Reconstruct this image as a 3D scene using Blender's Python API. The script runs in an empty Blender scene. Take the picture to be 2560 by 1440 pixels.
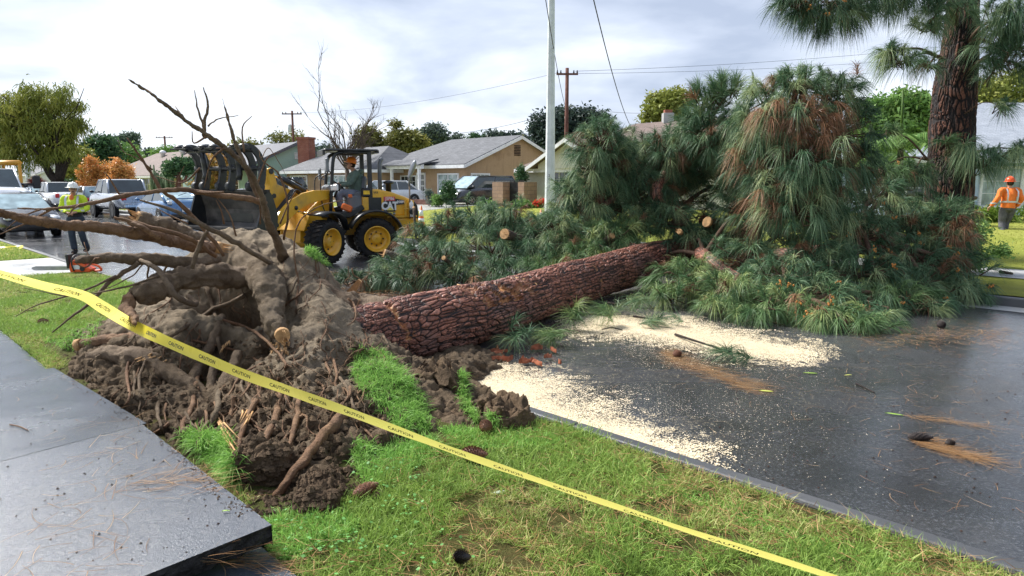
import bpy, math, random
import numpy as np
from mathutils import Vector, Matrix, Euler
from mathutils.bvhtree import BVHTree
R = math.radians; PI = math.pi
SC = bpy.context.scene; COL = SC.collection
rng = np.random.default_rng(7); rnd = random.Random(5)
# ---------------------------------------------------------------- camera
F = 1706.67; TH = math.atan(265/F); H = 1.85
cd = bpy.data.cameras.new('camera'); cam = bpy.data.objects.new('camera', cd); COL.objects.link(cam)
cam.location = (0, 0, H); cam.rotation_euler = (PI/2-TH, 0, 0)
cd.lens = 24; cd.sensor_width = 36; cd.clip_start = .05; cd.clip_end = 3000; SC.camera = cam
# ---------------------------------------------------------------- world, sun, exposure
SC.view_settings.view_transform = 'Standard'; SC.view_settings.look = 'None'; SC.view_settings.gamma = 1
SC.view_settings.exposure = 0.95
SC.cycles.max_bounces = 6; SC.cycles.diffuse_bounces = 3; SC.cycles.glossy_bounces = 3; SC.cycles.transparent_max_bounces = 6
SUN_EL, SUN_AZ = R(48), R(-60)        # azimuth from +Y towards +X
w = bpy.data.worlds.new('World'); SC.world = w; w.use_nodes = True
nt = w.node_tree; nt.nodes.clear(); N = nt.nodes.new; K = nt.links.new
out = N('ShaderNodeOutputWorld'); bg = N('ShaderNodeBackground'); K(bg.outputs[0], out.inputs[0])
sky = N('ShaderNodeTexSky'); sky.sky_type = 'NISHITA'; sky.sun_disc = False; sky.sun_elevation = SUN_EL; sky.sun_rotation = SUN_AZ
tc = N('ShaderNodeTexCoord'); sp = N('ShaderNodeSeparateXYZ'); K(tc.outputs['Generated'], sp.inputs[0])
def wm(op, a, b):
    m = N('ShaderNodeMath'); m.operation = op
    for i, v in enumerate((a, b)):
        if isinstance(v, (int, float)): m.inputs[i].default_value = v
        elif v is not None: K(v, m.inputs[i])
    return m.outputs[0]
den = wm('ADD', wm('MAXIMUM', sp.outputs[2], 0), .22)
cx = N('ShaderNodeCombineXYZ'); K(wm('DIVIDE', sp.outputs[0], den), cx.inputs[0]); K(wm('DIVIDE', sp.outputs[1], den), cx.inputs[1])
n1 = N('ShaderNodeTexNoise'); n1.inputs['Scale'].default_value = 1.15; n1.inputs['Detail'].default_value = 7; n1.inputs['Roughness'].default_value = .5
n1.inputs['Distortion'].default_value = .25
K(cx.outputs[0], n1.inputs['Vector'])
# clouds are thinner and brighter low on the left, heavier to the upper right
bias = wm('ADD', wm('MULTIPLY', sp.outputs[0], -.13), wm('MULTIPLY', sp.outputs[2], -.34))
val = wm('ADD', n1.outputs[0], wm('ADD', bias, .085))
rp = N('ShaderNodeValToRGB'); K(val, rp.inputs[0])
e = rp.color_ramp.elements; e[0].position = .40; e[0].color = (.29, .335, .43, 1); e[1].position = .63; e[1].color = (.59, .625, .69, 1)
m_ = e.new(.515); m_.color = (.41, .455, .545, 1)
mx = N('ShaderNodeMix'); mx.data_type = 'RGBA'; mx.inputs[0].default_value = .9
skm = N('ShaderNodeVectorMath'); skm.operation = 'SCALE'; skm.inputs[3].default_value = .08; K(sky.outputs[0], skm.inputs[0])
K(skm.outputs[0], mx.inputs[6]); K(rp.outputs[0], mx.inputs[7]); K(mx.outputs[2], bg.inputs[0]); bg.inputs[1].default_value = 1.0
sl = bpy.data.lights.new('sun', 'SUN'); so = bpy.data.objects.new('sun', sl); COL.objects.link(so)
sl.energy = 4.3; sl.angle = R(20); sl.color = (1, .97, .92)
so.rotation_euler = (PI/2-SUN_EL, 0, -SUN_AZ+PI)
# ---------------------------------------------------------------- geometry helpers
def ray(px, py):
    b = 720-py
    return Vector((px-1280, F*math.cos(TH)+b*math.sin(TH), -F*math.sin(TH)+b*math.cos(TH)))
def P(px, py, d):            # point seen at a pixel, at forward distance d
    r = ray(px, py); t = d/r.y; return Vector((r.x*t, d, H+r.z*t))
def G(px, py, z=0.):         # point seen at a pixel, on level z
    r = ray(px, py); t = (z-H)/r.z; return Vector((r.x*t, r.y*t, z))
Q = math.sqrt(.5)
def W(s, n, z=0.): return Vector(((n-s)*Q, (n+s)*Q, z))     # street frame: s along the kerb, n across the road
SROT = R(135)                 # local +x along +s
class MB:
    def __init__(self): self.v = []; self.f = []; self.m = []; self.s = []
    def add(self, vs, fs, mi=0, smooth=False):
        o = len(self.v); self.v += [tuple(v) for v in vs]
        for f in fs: self.f.append(tuple(i+o for i in f)); self.m.append(mi); self.s.append(smooth)
        return self
    def box(self, c, s, rot=None, mi=0, taper=1., bev=0):
        x, y, z = s[0]/2, s[1]/2, s[2]/2
        M = rot.to_matrix() if isinstance(rot, Euler) else (Euler(rot).to_matrix() if rot is not None else None)
        c = Vector(c)
        if bev:
            b = min(bev, x*.9, y*.9, z*.9); vs = []
            for sz in (-1, 1):
                for (k, ins) in (((0, b), (1, 0)) if sz < 0 else ((1, 0), (0, b))):
                    zz = sz*(z-b) if k else sz*z
                    xi, yi = x-ins, y-ins
                    for (a, bb) in ((-xi, -yi+b), (-xi+b, -yi), (xi-b, -yi), (xi, -yi+b), (xi, yi-b), (xi-b, yi), (-xi+b, yi), (-xi, yi-b)):
                        vs.append(Vector((a*(taper if sz > 0 else 1), bb*(taper if sz > 0 else 1), zz)))
            fs = [tuple(range(7, -1, -1)), tuple(range(24, 32))]
            for l in range(3):
                for i in range(8):
                    j = (i+1) % 8; fs.append((l*8+i, l*8+j, l*8+8+j, l*8+8+i))
        else:
            vs = [Vector((a*x*(taper if d > 0 else 1), b*y*(taper if d > 0 else 1), d*z)) for d in (-1, 1) for (a, b) in ((-1, -1), (1, -1), (1, 1), (-1, 1))]
            fs = [(3, 2, 1, 0), (4, 5, 6, 7), (0, 1, 5, 4), (1, 2, 6, 5), (2, 3, 7, 6), (3, 0, 4, 7)]
        if M: vs = [M @ v for v in vs]
        return self.add([v+c for v in vs], fs, mi)
    def tube(self, pts, rad, n=8, mi=0, cap=True, sx=1.):
        pts = [Vector(p) for p in pts]; k = len(pts)
        if isinstance(rad, (int, float)): rad = [rad]*k
        vs = []; u = None
        for i, p in enumerate(pts):
            t = (pts[min(i+1, k-1)]-pts[max(i-1, 0)])
            t = t.normalized() if t.length > 1e-9 else Vector((0, 0, 1))
            if u is None:
                a = Vector((0, 0, 1)) if abs(t.z) < .9 else Vector((1, 0, 0)); u = t.cross(a).normalized()
            else:
                u = (u-t*u.dot(t)); u = u.normalized() if u.length > 1e-6 else t.orthogonal().normalized()
            b = t.cross(u)
            for j in range(n):
                a = 2*PI*j/n; vs.append(p+(u*math.cos(a)*sx+b*math.sin(a))*rad[i])
        fs = [(i*n+j, i*n+(j+1) % n, (i+1)*n+(j+1) % n, (i+1)*n+j) for i in range(k-1) for j in range(n)]
        self.add(vs, fs, mi, True)
        if cap:
            o = len(self.v)-len(vs)
            self.f.append(tuple(o+j for j in range(n-1, -1, -1))); self.m.append(mi); self.s.append(False)
            self.f.append(tuple(o+(k-1)*n+j for j in range(n))); self.m.append(mi); self.s.append(False)
        return self
    def lathe(self, prof, o=(0, 0, 0), ax='z', n=24, mi=0, cap=True):     # prof: (radius, height)
        o = Vector(o); vs = []; k = len(prof)
        for (r, h) in prof:
            for j in range(n):
                a = 2*PI*j/n; c, s = math.cos(a)*r, math.sin(a)*r
                vs.append(o+(Vector((c, s, h)) if ax == 'z' else Vector((c, h, s)) if ax == 'y' else Vector((h, c, s))))
        fs = [(i*n+j, i*n+(j+1) % n, (i+1)*n+(j+1) % n, (i+1)*n+j) for i in range(k-1) for j in range(n)]
        self.add(vs, fs, mi, True)
        if not cap: return self
        b = len(self.v)-len(vs)
        self.f.append(tuple(b+j for j in range(n-1, -1, -1))); self.m.append(mi); self.s.append(False)
        self.f.append(tuple(b+(k-1)*n+j for j in range(n))); self.m.append(mi); self.s.append(False)
        return self
    def prism(self, poly, h0, h1, ax='y', mi=0):  # polygon in the plane normal to ax, extruded
        def m(a, b, h): return (a, h, b) if ax == 'y' else (a, b, h) if ax == 'z' else (h, a, b)
        k = len(poly); vs = [m(a, b, h0) for a, b in poly]+[m(a, b, h1) for a, b in poly]
        fs = [tuple(range(k-1, -1, -1)), tuple(range(k, 2*k))]+[(i, (i+1) % k, k+(i+1) % k, k+i) for i in range(k)]
        return self.add(vs, fs, mi)
    def poly(self, vs, mi=0): return self.add(vs, [tuple(range(len(vs)))], mi)
    def ball(self, c, r, n=10, mi=0, zmin=-1.):
        c = Vector(c); r = (r, r, r) if isinstance(r, (int, float)) else r; k = max(4, n//2+1); vs = []
        a0 = math.asin(zmin) if zmin > -1 else -PI/2
        for i in range(k+1):
            a = a0+(PI/2-a0)*i/k
            for j in range(n):
                b = 2*PI*j/n; vs.append(c+Vector((math.cos(a)*math.cos(b)*r[0], math.cos(a)*math.sin(b)*r[1], math.sin(a)*r[2])))
        fs = [(i*n+j, i*n+(j+1) % n, (i+1)*n+(j+1) % n, (i+1)*n+j) for i in range(k) for j in range(n)]
        return self.add(vs, fs, mi, True)
    def build(self, name, mats, parent=None, wn=False):
        me = bpy.data.meshes.new(name); me.from_pydata(self.v, [], self.f)
        if not isinstance(mats, (list, tuple)): mats = [mats]
        for m in mats: me.materials.append(m)
        me.polygons.foreach_set('material_index', self.m); me.polygons.foreach_set('use_smooth', self.s); me.update()
        bm_fix(me)
        return link(name, me, parent)
def bm_fix(me):
    import bmesh
    bm = bmesh.new(); bm.from_mesh(me); bmesh.ops.recalc_face_normals(bm, faces=bm.faces); bm.to_mesh(me); bm.free()
def link(name, data, parent=None):
    o = bpy.data.objects.new(name, data); COL.objects.link(o)
    if parent is not None: o.parent = parent
    return o
def tag(o, label=None, cat=None, group=None, kind=None):
    if label: o['label'] = label
    if cat: o['category'] = cat
    if group: o['group'] = group
    if kind: o['kind'] = kind
    return o
def thing(name, label, cat, loc=(0, 0, 0), rz=0., group=None):
    o = link(name, None); o.location = loc; o.rotation_euler = (0, 0, rz); return tag(o, label, cat, group)
def struct(o): o['kind'] = 'structure'; return o
def npmesh(name, V, Fq, mat, parent=None, smooth=False, attrs=None, deg=False):
    V = np.asarray(V, dtype=np.float32); Fq = np.asarray(Fq, dtype=np.int32); k = Fq.shape[1]; nf = len(Fq)
    me = bpy.data.meshes.new(name); me.vertices.add(len(V)); me.vertices.foreach_set('co', V.ravel())
    me.loops.add(nf*k); me.loops.foreach_set('vertex_index', Fq.ravel())
    me.polygons.add(nf); me.polygons.foreach_set('loop_start', np.arange(0, nf*k, k, dtype=np.int32))
    me.polygons.foreach_set('use_smooth', np.full(nf, smooth))
    for an, av in (attrs or {}).items():
        a = me.attributes.new(an, 'FLOAT', 'POINT'); a.data.foreach_set('value', np.asarray(av, dtype=np.float32))
    if mat is not None:
        for m in (mat if isinstance(mat, (list, tuple)) else [mat]): me.materials.append(m)
    me.update(calc_edges=True)
    return link(name, me, parent)
def hsh(a, b, c, seed=0):
    h = (a.astype(np.int64)*73856093) ^ (b.astype(np.int64)*19349663) ^ (c.astype(np.int64)*83492791) ^ (seed*2654435761)
    h = (h ^ (h >> 13))*1274126177 & 0xffffffff; h = (h ^ (h >> 16))*2246822519 & 0xffffffff; h = h ^ (h >> 15)
    return (h & 0xffffff)/float(0xffffff)
def vnoise(Pn, seed=0):
    i = np.floor(Pn).astype(np.int64); f = Pn-i; f = f*f*(3-2*f); r = 0
    for dx in (0, 1):
        for dy in (0, 1):
            for dz in (0, 1):
                wgt = (f[:, 0] if dx else 1-f[:, 0])*(f[:, 1] if dy else 1-f[:, 1])*(f[:, 2] if dz else 1-f[:, 2])
                r = r+wgt*hsh(i[:, 0]+dx, i[:, 1]+dy, i[:, 2]+dz, seed)
    return r
def fbm(Pn, oct=4, seed=0, gain=.5):
    r = 0; a = 1.; t = 0
    for o in range(oct): r = r+a*vnoise(Pn*2**o+o*17.3, seed+o); t += a; a *= gain
    return r/t
def worley(u, v, seed=0, wrap=None):
    iu = np.floor(u).astype(np.int64); iv = np.floor(v).astype(np.int64)
    f1 = np.full(u.shape, 9.); f2 = np.full(u.shape, 9.); cid = np.zeros(u.shape)
    for dx in (-1, 0, 1):
        for dy in (-1, 0, 1):
            cu = iu+dx; cv = iv+dy; hu = cu % wrap if wrap else cu
            x = cu+.1+.8*hsh(hu, cv, cv*0, seed); y = cv+.1+.8*hsh(hu, cv, cv*0+1, seed)
            d = np.sqrt((x-u)**2+(y-v)**2); c = hsh(hu, cv, cv*0+2, seed)
            nw = d < f1; f2 = np.where(nw, f1, np.minimum(f2, d)); cid = np.where(nw, c, cid); f1 = np.where(nw, d, f1)
    return f1, f2, cid
def ribbons(B, D, L, droop, Wd, segs=3, side=None):
    """curved tapering strips; returns V (n*(segs+1)*2,3), F quads"""
    n = len(B); D = D/np.linalg.norm(D, axis=1, keepdims=True)
    if side is None: side = rng.normal(size=(n, 3))
    S = np.cross(D, side); S /= np.linalg.norm(S, axis=1, keepdims=True)+1e-9
    V = np.zeros((n, segs+1, 2, 3))
    for k in range(segs+1):
        t = k/segs; p = B+D*(L*t)[:, None]; p[:, 2] -= droop*L*t*t
        wd = (Wd*(1-t)**.6*.5+Wd*.04)[:, None]
        V[:, k, 0] = p-S*wd; V[:, k, 1] = p+S*wd
    base = (np.arange(n)*(segs+1)*2)[:, None, None]
    k = np.arange(segs)[None, :, None]*2
    Fq = base+k+np.array([0, 1, 3, 2])[None, None, :]
    return V.reshape(-1, 3), Fq.reshape(-1, 4)
# ---------------------------------------------------------------- materials
def _nodes(name):
    m = bpy.data.materials.new(name); m.use_nodes = True; t = m.node_tree; return m, t, t.nodes['Principled BSDF']
def noise(t, scale, det=4, rough=.55, coord='Object', vec=None, dist=0):
    n = t.nodes.new('ShaderNodeTexNoise'); n.inputs['Scale'].default_value = scale; n.inputs['Detail'].default_value = det; n.inputs['Roughness'].default_value = rough
    n.inputs['Distortion'].default_value = dist
    if vec is None:
        c = t.nodes.new('ShaderNodeTexCoord'); vec = c.outputs[coord]
    t.links.new(vec, n.inputs['Vector']); return n.outputs[0]
def ramp(t, fac, stops):
    r = t.nodes.new('ShaderNodeValToRGB'); t.links.new(fac, r.inputs[0]); e = r.color_ramp.elements
    e[0].position = stops[0][0]; e[0].color = (*stops[0][1], 1); e[1].position = stops[-1][0]; e[1].color = (*stops[-1][1], 1)
    for p, c in stops[1:-1]: x = e.new(p); x.color = (*c, 1)
    return r.outputs[0]
def g3(v): return (v, v, v)
def mapr(t, fac, a, b, c, d):
    m = t.nodes.new('ShaderNodeMapRange'); t.links.new(fac, m.inputs[0])
    for i, v in enumerate((a, b, c, d)): m.inputs[i+1].default_value = v
    return m.outputs[0]
def bump(t, bs, h, dist=.01, st=1.):
    b = t.nodes.new('ShaderNodeBump'); b.inputs['Distance'].default_value = dist; b.inputs['Strength'].default_value = st
    t.links.new(h, b.inputs['Height']); t.links.new(b.outputs[0], bs.inputs['Normal']); return b
def mixc(t, fac, a, b, mode='MIX'):
    m = t.nodes.new('ShaderNodeMix'); m.data_type = 'RGBA'; m.blend_type = mode
    if isinstance(fac, (int, float)): m.inputs[0].default_value = fac
    else: t.links.new(fac, m.inputs[0])
    for i, v in ((6, a), (7, b)):
        if isinstance(v, tuple): m.inputs[i].default_value = (*v, 1)
        else: t.links.new(v, m.inputs[i])
    return m.outputs[2]
def mat(name, c, rough=.6, metal=0., var=.25, scale=6., bmp=0., bscale=None, coat=0., spec=.5, dirt=None, det=5):
    m, t, b = _nodes(name); b.inputs['Roughness'].default_value = rough; b.inputs['Metallic'].default_value = metal
    b.inputs['Specular IOR Level'].default_value = spec if rough < .6 else min(spec, .2); b.inputs['Coat Weight'].default_value = coat; b.inputs['Coat Roughness'].default_value = .08
    n = noise(t, scale, det); lo = tuple(x*(1-var) for x in c); hi = tuple(min(1, x*(1+var)) for x in c)
    col = ramp(t, n, [(.3, lo), (.7, hi)])
    if dirt:
        n2 = noise(t, scale*.4, 6, .65); f = mapr(t, n2, .48, .68, 0, dirt[1]); col = mixc(t, f, col, dirt[0])
    t.links.new(col, b.inputs['Base Color'])
    t.links.new(mapr(t, noise(t, scale*1.7, 3), .3, .7, max(.03, rough*.8), min(1, rough*1.2)), b.inputs['Roughness'])
    if bmp: bump(t, b, noise(t, bscale or scale*3, 6), bmp)
    return m
def leafmat(name, c1, c2, c3=None, rough=.5, trans=.25):
    """foliage: hue by the per-leaf 'tint' attribute"""
    m, t, b = _nodes(name); a = t.nodes.new('ShaderNodeAttribute'); a.attribute_name = 'tint'
    st = [(0, c1), (.75, c2), (1, c3 or c2)] if not c3 else [(0, c1), (.6, c2), (1., c3)]
    col = ramp(t, a.outputs['Fac'], st); t.links.new(col, b.inputs['Base Color']); b.inputs['Roughness'].default_value = rough
    b.inputs['Specular IOR Level'].default_value = .2
    if trans:
        tr = t.nodes.new('ShaderNodeBsdfTranslucent'); t.links.new(col, tr.inputs[0]); ms = t.nodes.new('ShaderNodeMixShader'); ms.inputs[0].default_value = trans
        t.links.new(b.outputs[0], ms.inputs[1]); t.links.new(tr.outputs[0], ms.inputs[2]); t.links.new(ms.outputs[0], t.nodes['Material Output'].inputs[0])
    return m
def catmull(pts, per=4):
    pts = [Vector(p) for p in pts]
    if len(pts) < 3: return pts
    q = [pts[0]*2-pts[1]]+pts+[pts[-1]*2-pts[-2]]; o = []
    for i in range(1, len(q)-2):
        a, b, c, d = q[i-1:i+3]
        for k in range(per):
            t = k/per; o.append(.5*((2*b)+(c-a)*t+(2*a-5*b+4*c-d)*t*t+(3*b-a-3*c+d)*t**3))
    o.append(pts[-1]); return o
def lerpl(v, n):
    v = list(v); return [v[0] if len(v) == 1 or n < 2 else float(np.interp(i/(n-1)*(len(v)-1), range(len(v)), v)) for i in range(n)]
def text_mesh(body, size, extrude=.002, spacing=1., shear=0., font_bold=0.):
    c = bpy.data.curves.new('t', 'FONT'); c.body = body; c.size = size; c.extrude = extrude; c.space_character = spacing; c.shear = shear
    c.align_x = 'CENTER'; c.align_y = 'CENTER'; c.offset = font_bold; c.resolution_u = 2
    o = bpy.data.objects.new('t', c); COL.objects.link(o); bpy.context.view_layer.update()
    me = bpy.data.meshes.new_from_object(o.evaluated_get(bpy.context.evaluated_depsgraph_get())); bpy.data.objects.remove(o); bpy.data.curves.remove(c)
    return me
# ================================================================ SETTING
def asphalt():
    m, t, b = _nodes('wet asphalt')
    c = t.nodes.new('ShaderNodeTexCoord'); v = c.outputs['Object']
    big = noise(t, .35, 5, .6, vec=v, dist=.6); mid = noise(t, 1.6, 5, .6, vec=v); fine = noise(t, 90, 3, .7, vec=v); grit = noise(t, 260, 2, .8, vec=v)
    col = ramp(t, big, [(.3, (.024, .027, .032)), (.5, (.040, .043, .050)), (.7, (.066, .069, .076))])
    br = mapr(t, mid, .55, .7, 0, .45); col = mixc(t, br, col, (.055, .045, .032))
    sp_ = mapr(t, grit, .56, .70, 0, .85); col = mixc(t, sp_, col, (.22, .21, .2))
    ag = noise(t, 42, 4, .85, vec=v); col = mixc(t, mapr(t, ag, .54, .62, 0, .75), col, (.20, .205, .215)); col = mixc(t, mapr(t, ag, .47, .40, 0, .75), col, (.008, .009, .011)); pt_ = noise(t, .9, 6, .7, vec=v, dist=1.); col = mixc(t, mapr(t, pt_, .52, .60, 0, .45), col, (.085, .085, .088)); col = mixc(t, mapr(t, pt_, .46, .38, 0, .5), col, (.012, .012, .013))
    t.links.new(col, b.inputs['Base Color'])
    # film of water: glossy where it lies, duller where the grit stands out
    mp = t.nodes.new('ShaderNodeMapping'); mp.inputs['Rotation'].default_value = (0, 0, .3); mp.inputs['Scale'].default_value = (.8, 1.3, 1); t.links.new(v, mp.inputs[0])
    wet = noise(t, .55, 9, .7, vec=mp.outputs[0], dist=.5)
    ro = mapr(t, wet, .34, .62, .40, .14); t.links.new(ro, b.inputs['Roughness'])
    b.inputs['Specular IOR Level'].default_value = .35
    co = mapr(t, wet, .40, .54, .5, 1.); t.links.new(co, b.inputs['Coat Weight']); b.inputs['Coat Roughness'].default_value = .10; b.inputs['Coat IOR'].default_value = 1.42
    add = t.nodes.new('ShaderNodeMath'); add.operation = 'ADD'; t.links.new(fine, add.inputs[0]); t.links.new(grit, add.inputs[1])
    ad2 = t.nodes.new('ShaderNodeMath'); ad2.operation = 'MULTIPLY_ADD'; t.links.new(ag, ad2.inputs[0]); ad2.inputs[1].default_value = 1.5; t.links.new(add.outputs[0], ad2.inputs[2]); bump(t, b, ad2.outputs[0], .010, 1.)
    cb_ = t.nodes.new('ShaderNodeBump'); cb_.inputs['Distance'].default_value = .0035; cb_.inputs['Strength'].default_value = .22; t.links.new(noise(t, 60, 4, .75, vec=v), cb_.inputs['Height']); t.links.new(cb_.outputs[0], b.inputs['Coat Normal'])
    return m
def concrete(name, lo, hi, rough=(.14, .42), tile=0):
    m, t, b = _nodes(name); c = t.nodes.new('ShaderNodeTexCoord'); v = c.outputs['Object']
    big = noise(t, 1.1, 6, .6, vec=v); fine = noise(t, 40, 4, .7, vec=v); gr = noise(t, 180, 3, .7, vec=v)
    col = ramp(t, big, [(.3, lo), (.7, hi)]); col = mixc(t, mapr(t, gr, .3, .75, .0, .5), col, tuple(x*1.6 for x in hi)); st_ = noise(t, 2.3, 7, .7, vec=v, dist=.8); col = mixc(t, mapr(t, st_, .52, .74, 0, .35), col, tuple(x*.5 for x in lo))
    t.links.new(col, b.inputs['Base Color']); t.links.new(mapr(t, noise(t, .9, 5, vec=v), .35, .65, rough[0], rough[1]), b.inputs['Roughness'])
    b.inputs['Specular IOR Level'].default_value = .7
    add = t.nodes.new('ShaderNodeMath'); add.operation = 'ADD'; t.links.new(fine, add.inputs[0]); t.links.new(gr, add.inputs[1]); bump(t, b, add.outputs[0], .004, .6)
    return m
def lawnmat(name, a, b_, c_, sc=9):
    m, t, b = _nodes(name); big = noise(t, .5, 4); f = noise(t, sc*9, 4, .7)
    col = ramp(t, big, [(.35, a), (.55, b_), (.7, c_)]); col = mixc(t, mapr(t, f, .3, .7, .0, .75), col, tuple(x*.45 for x in a), 'MIX')
    t.links.new(col, b.inputs['Base Color']); b.inputs['Roughness'].default_value = .9; b.inputs['Specular IOR Level'].default_value = .1; bump(t, b, f, .03); return m
M_asph = asphalt()
M_slab = concrete('wet dark concrete', (.030, .037, .050), (.050, .060, .078), (.15, .30))
M_conc = concrete('damp light concrete', (.24, .24, .24), (.36, .36, .35), (.25, .6))
M_curb = concrete('kerb concrete', (.035, .037, .04), (.065, .067, .07), (.3, .55))
M_slabedge = mat('broken concrete edge', (.03, .028, .027), .7, var=.7, scale=18, bmp=.03)
M_dirt0 = mat('topsoil', (.07, .052, .034), .85, var=.4, scale=20, bmp=.02)
M_farlawn = lawnmat('short yellow green lawn', (.29, .33, .06), (.36, .38, .075), (.42, .42, .11))
M_lawnbase = lawnmat('lawn soil and thatch', (.09, .11, .03), (.13, .125, .04), (.17, .12, .06))
def sheet(name, s0, s1, n0, n1, z, mat_, ds=.5, amp=0., seed=1):
    ns = max(2, int((s1-s0)/ds)+1); nn = max(2, int((n1-n0)/ds)+1)
    S, Nn = np.meshgrid(np.linspace(s0, s1, ns), np.linspace(n0, n1, nn), indexing='ij')
    X = (Nn-S)*Q; Y = (Nn+S)*Q; Z = np.full(X.shape, float(z))
    if amp:
        p = np.stack([X.ravel(), Y.ravel(), X.ravel()*0], 1); Z = Z+((fbm(p*1.7, 4, seed)-.5)*amp).reshape(X.shape)
    V = np.stack([X.ravel(), Y.ravel(), Z.ravel()], 1); i, j = np.meshgrid(np.arange(ns-1), np.arange(nn-1), indexing='ij'); a = (i*nn+j).ravel()
    return struct(npmesh(name, V, np.stack([a, a+1, a+nn+1, a+nn], 1), mat_, smooth=True))
def boxsn(mb, s0, s1, n0, n1, z0, z1, mi=0):     # box aligned with the street frame
    pts = [W(s, n, z) for z in (z0, z1) for s, n in ((s0, n0), (s1, n0), (s1, n1), (s0, n1))]
    return mb.add(pts, [(3, 2, 1, 0), (4, 5, 6, 7), (0, 1, 5, 4), (1, 2, 6, 5), (2, 3, 7, 6), (3, 0, 4, 7)], mi)
KN, KF = 3.7, 12.4
g = MB(); g.poly([(-900, -60, -.06), (900, -60, -.06), (900, 1600, -.06), (-900, 1600, -.06)]); struct(g.build('ground', M_farlawn))
road = sheet('road', -40, 260, KN-.05, KF+.05, 0., M_asph, 2.)
gt = sheet('gutter', -40, 260, KF-.45, KF, .004, M_conc, 2.)
def kerb(n0, n1, name):
    mb = MB(); s = -12.
    while s < 130:
        L = 3.0 if s < 40 else 12.
        boxsn(mb, s+.006, s+L-.006, n0, n1, -.05, .135); s += L
    o = mb.build(name, M_curb); struct(o)
    bv = o.modifiers.new('b', 'BEVEL'); bv.width = .018; bv.segments = 2; return o
kerb(KN-.11, KN, 'curb'); kerb(KF, KF+.16, 'curb')
near_lawn = sheet('lawn', -6, 15.3, 1.33, KN-.14, .115, M_lawnbase, .06, .05, 3)
sheet('lawn', 18.6, 130, 1.33, KN-.14, .12, M_farlawn, 1.)
sheet('lawn', -6, 130, -14, -.35, .11, M_lawnbase, 1.)
mb = MB(); boxsn(mb, 15.31, 18.59, -14, KN-.141, -.05, .125); struct(mb.build('driveway', M_conc))
# pavement slabs, two of them heaved up by the roots
def slab(s0, s1, zs, n0=-.28, n1=1.3, th=.1, m=M_slab):
    z00, z01, z10, z11 = zs        # z at (s0,n1) (s0,n0) (s1,n1) (s1,n0)
    k = 10; V = []; 
    mbb = MB()
    top = [W(s0, n1, z00), W(s0, n0, z01), W(s1, n0, z11), W(s1, n1, z10)]
    # rough broken side towards s0
    rows = []
    for j in range(41):
        f = j/40; a = top[0].lerp(top[1], f); col = []
        for q in range(5):
            jit = 0 if q == 0 else rnd.uniform(-.012, .012)
            col.append(a+Vector((0, 0, -th*q/4))+(W(1, 0)-W(0, 0))*(jit+.006*q))
        rows.append(col)
    vs = [v for c in rows for v in c]; mbb.add(vs, [(a*5+b, a*5+b+1, a*5+b+6, a*5+b+5) for a in range(40) for b in range(4)], 1)
    mbb.add([t_+Vector((0, 0, 0)) for t_ in top], [(0, 1, 2, 3)], 0)
    bot = [t_-Vector((0, 0, th)) for t_ in top]
    mbb.add([top[1], top[2], bot[2], bot[1]], [(0, 1, 2, 3)], 1); mbb.add([top[2], top[3], bot[3], bot[2]], [(0, 1, 2, 3)], 1); mbb.add([top[3], top[0], bot[0], bot[3]], [(0, 1, 2, 3)], 1)
    o = mbb.build('sidewalk', [m, M_slabedge]); return struct(o)
slab(-1.2, .95, (.13,)*4); slab(.965, 3.0, (.125,)*4)
slab(2.87, 4.68, (.285, .235, .30, .24)); slab(4.70, 7.3, (.296, .236, .16, .15), n1=1.33)
for i in range(20): slab(7.32+i*1.8, 7.32+i*1.8+1.788, (.13,)*4, m=M_slab if i < 2 else M_conc)
sheet('sidewalk', 55, 130, -.28, 1.3, .13, M_conc, 2)
# far side: parkway, pavement, then yards that rise a little towards the houses
def yz(n): return .17+min(.42, max(0, (n-16.3)*.05))
sheet('lawn', -40, 130, KF+.16, KF+2.42, .15, M_farlawn, 2.)
sheet('sidewalk', -40, 130, KF+2.4, KF+3.9, .165, M_conc, 2.)
def slope(name, s0, s1, n0, n1, dz, m):
    ns = [n0]+[x for x in (16.3, 20, 24.7) if n0 < x < n1]+[n1]; V = [W(s, n, yz(n)+dz) for s in (s0, s1) for n in ns]; k = len(ns)
    mbx = MB(); mbx.add(V, [(i, i+1, i+1+k, i+k) for i in range(k-1)]); struct(mbx.build(name, m))
slope('lawn', -40, 130, KF+3.88, 60, -.006, M_farlawn)
for s0, s1 in ((40, 47), (27.7, 31.6), (31.62, 36), (62, 67)): slope('driveway', s0, s1, KF+3.9, 28, .004, M_conc)
for s0, s1 in ((40, 47), (28, 36)): sheet('driveway', s0, s1, KF+.02, KF+2.4, .158, M_conc, 2.)
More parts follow.
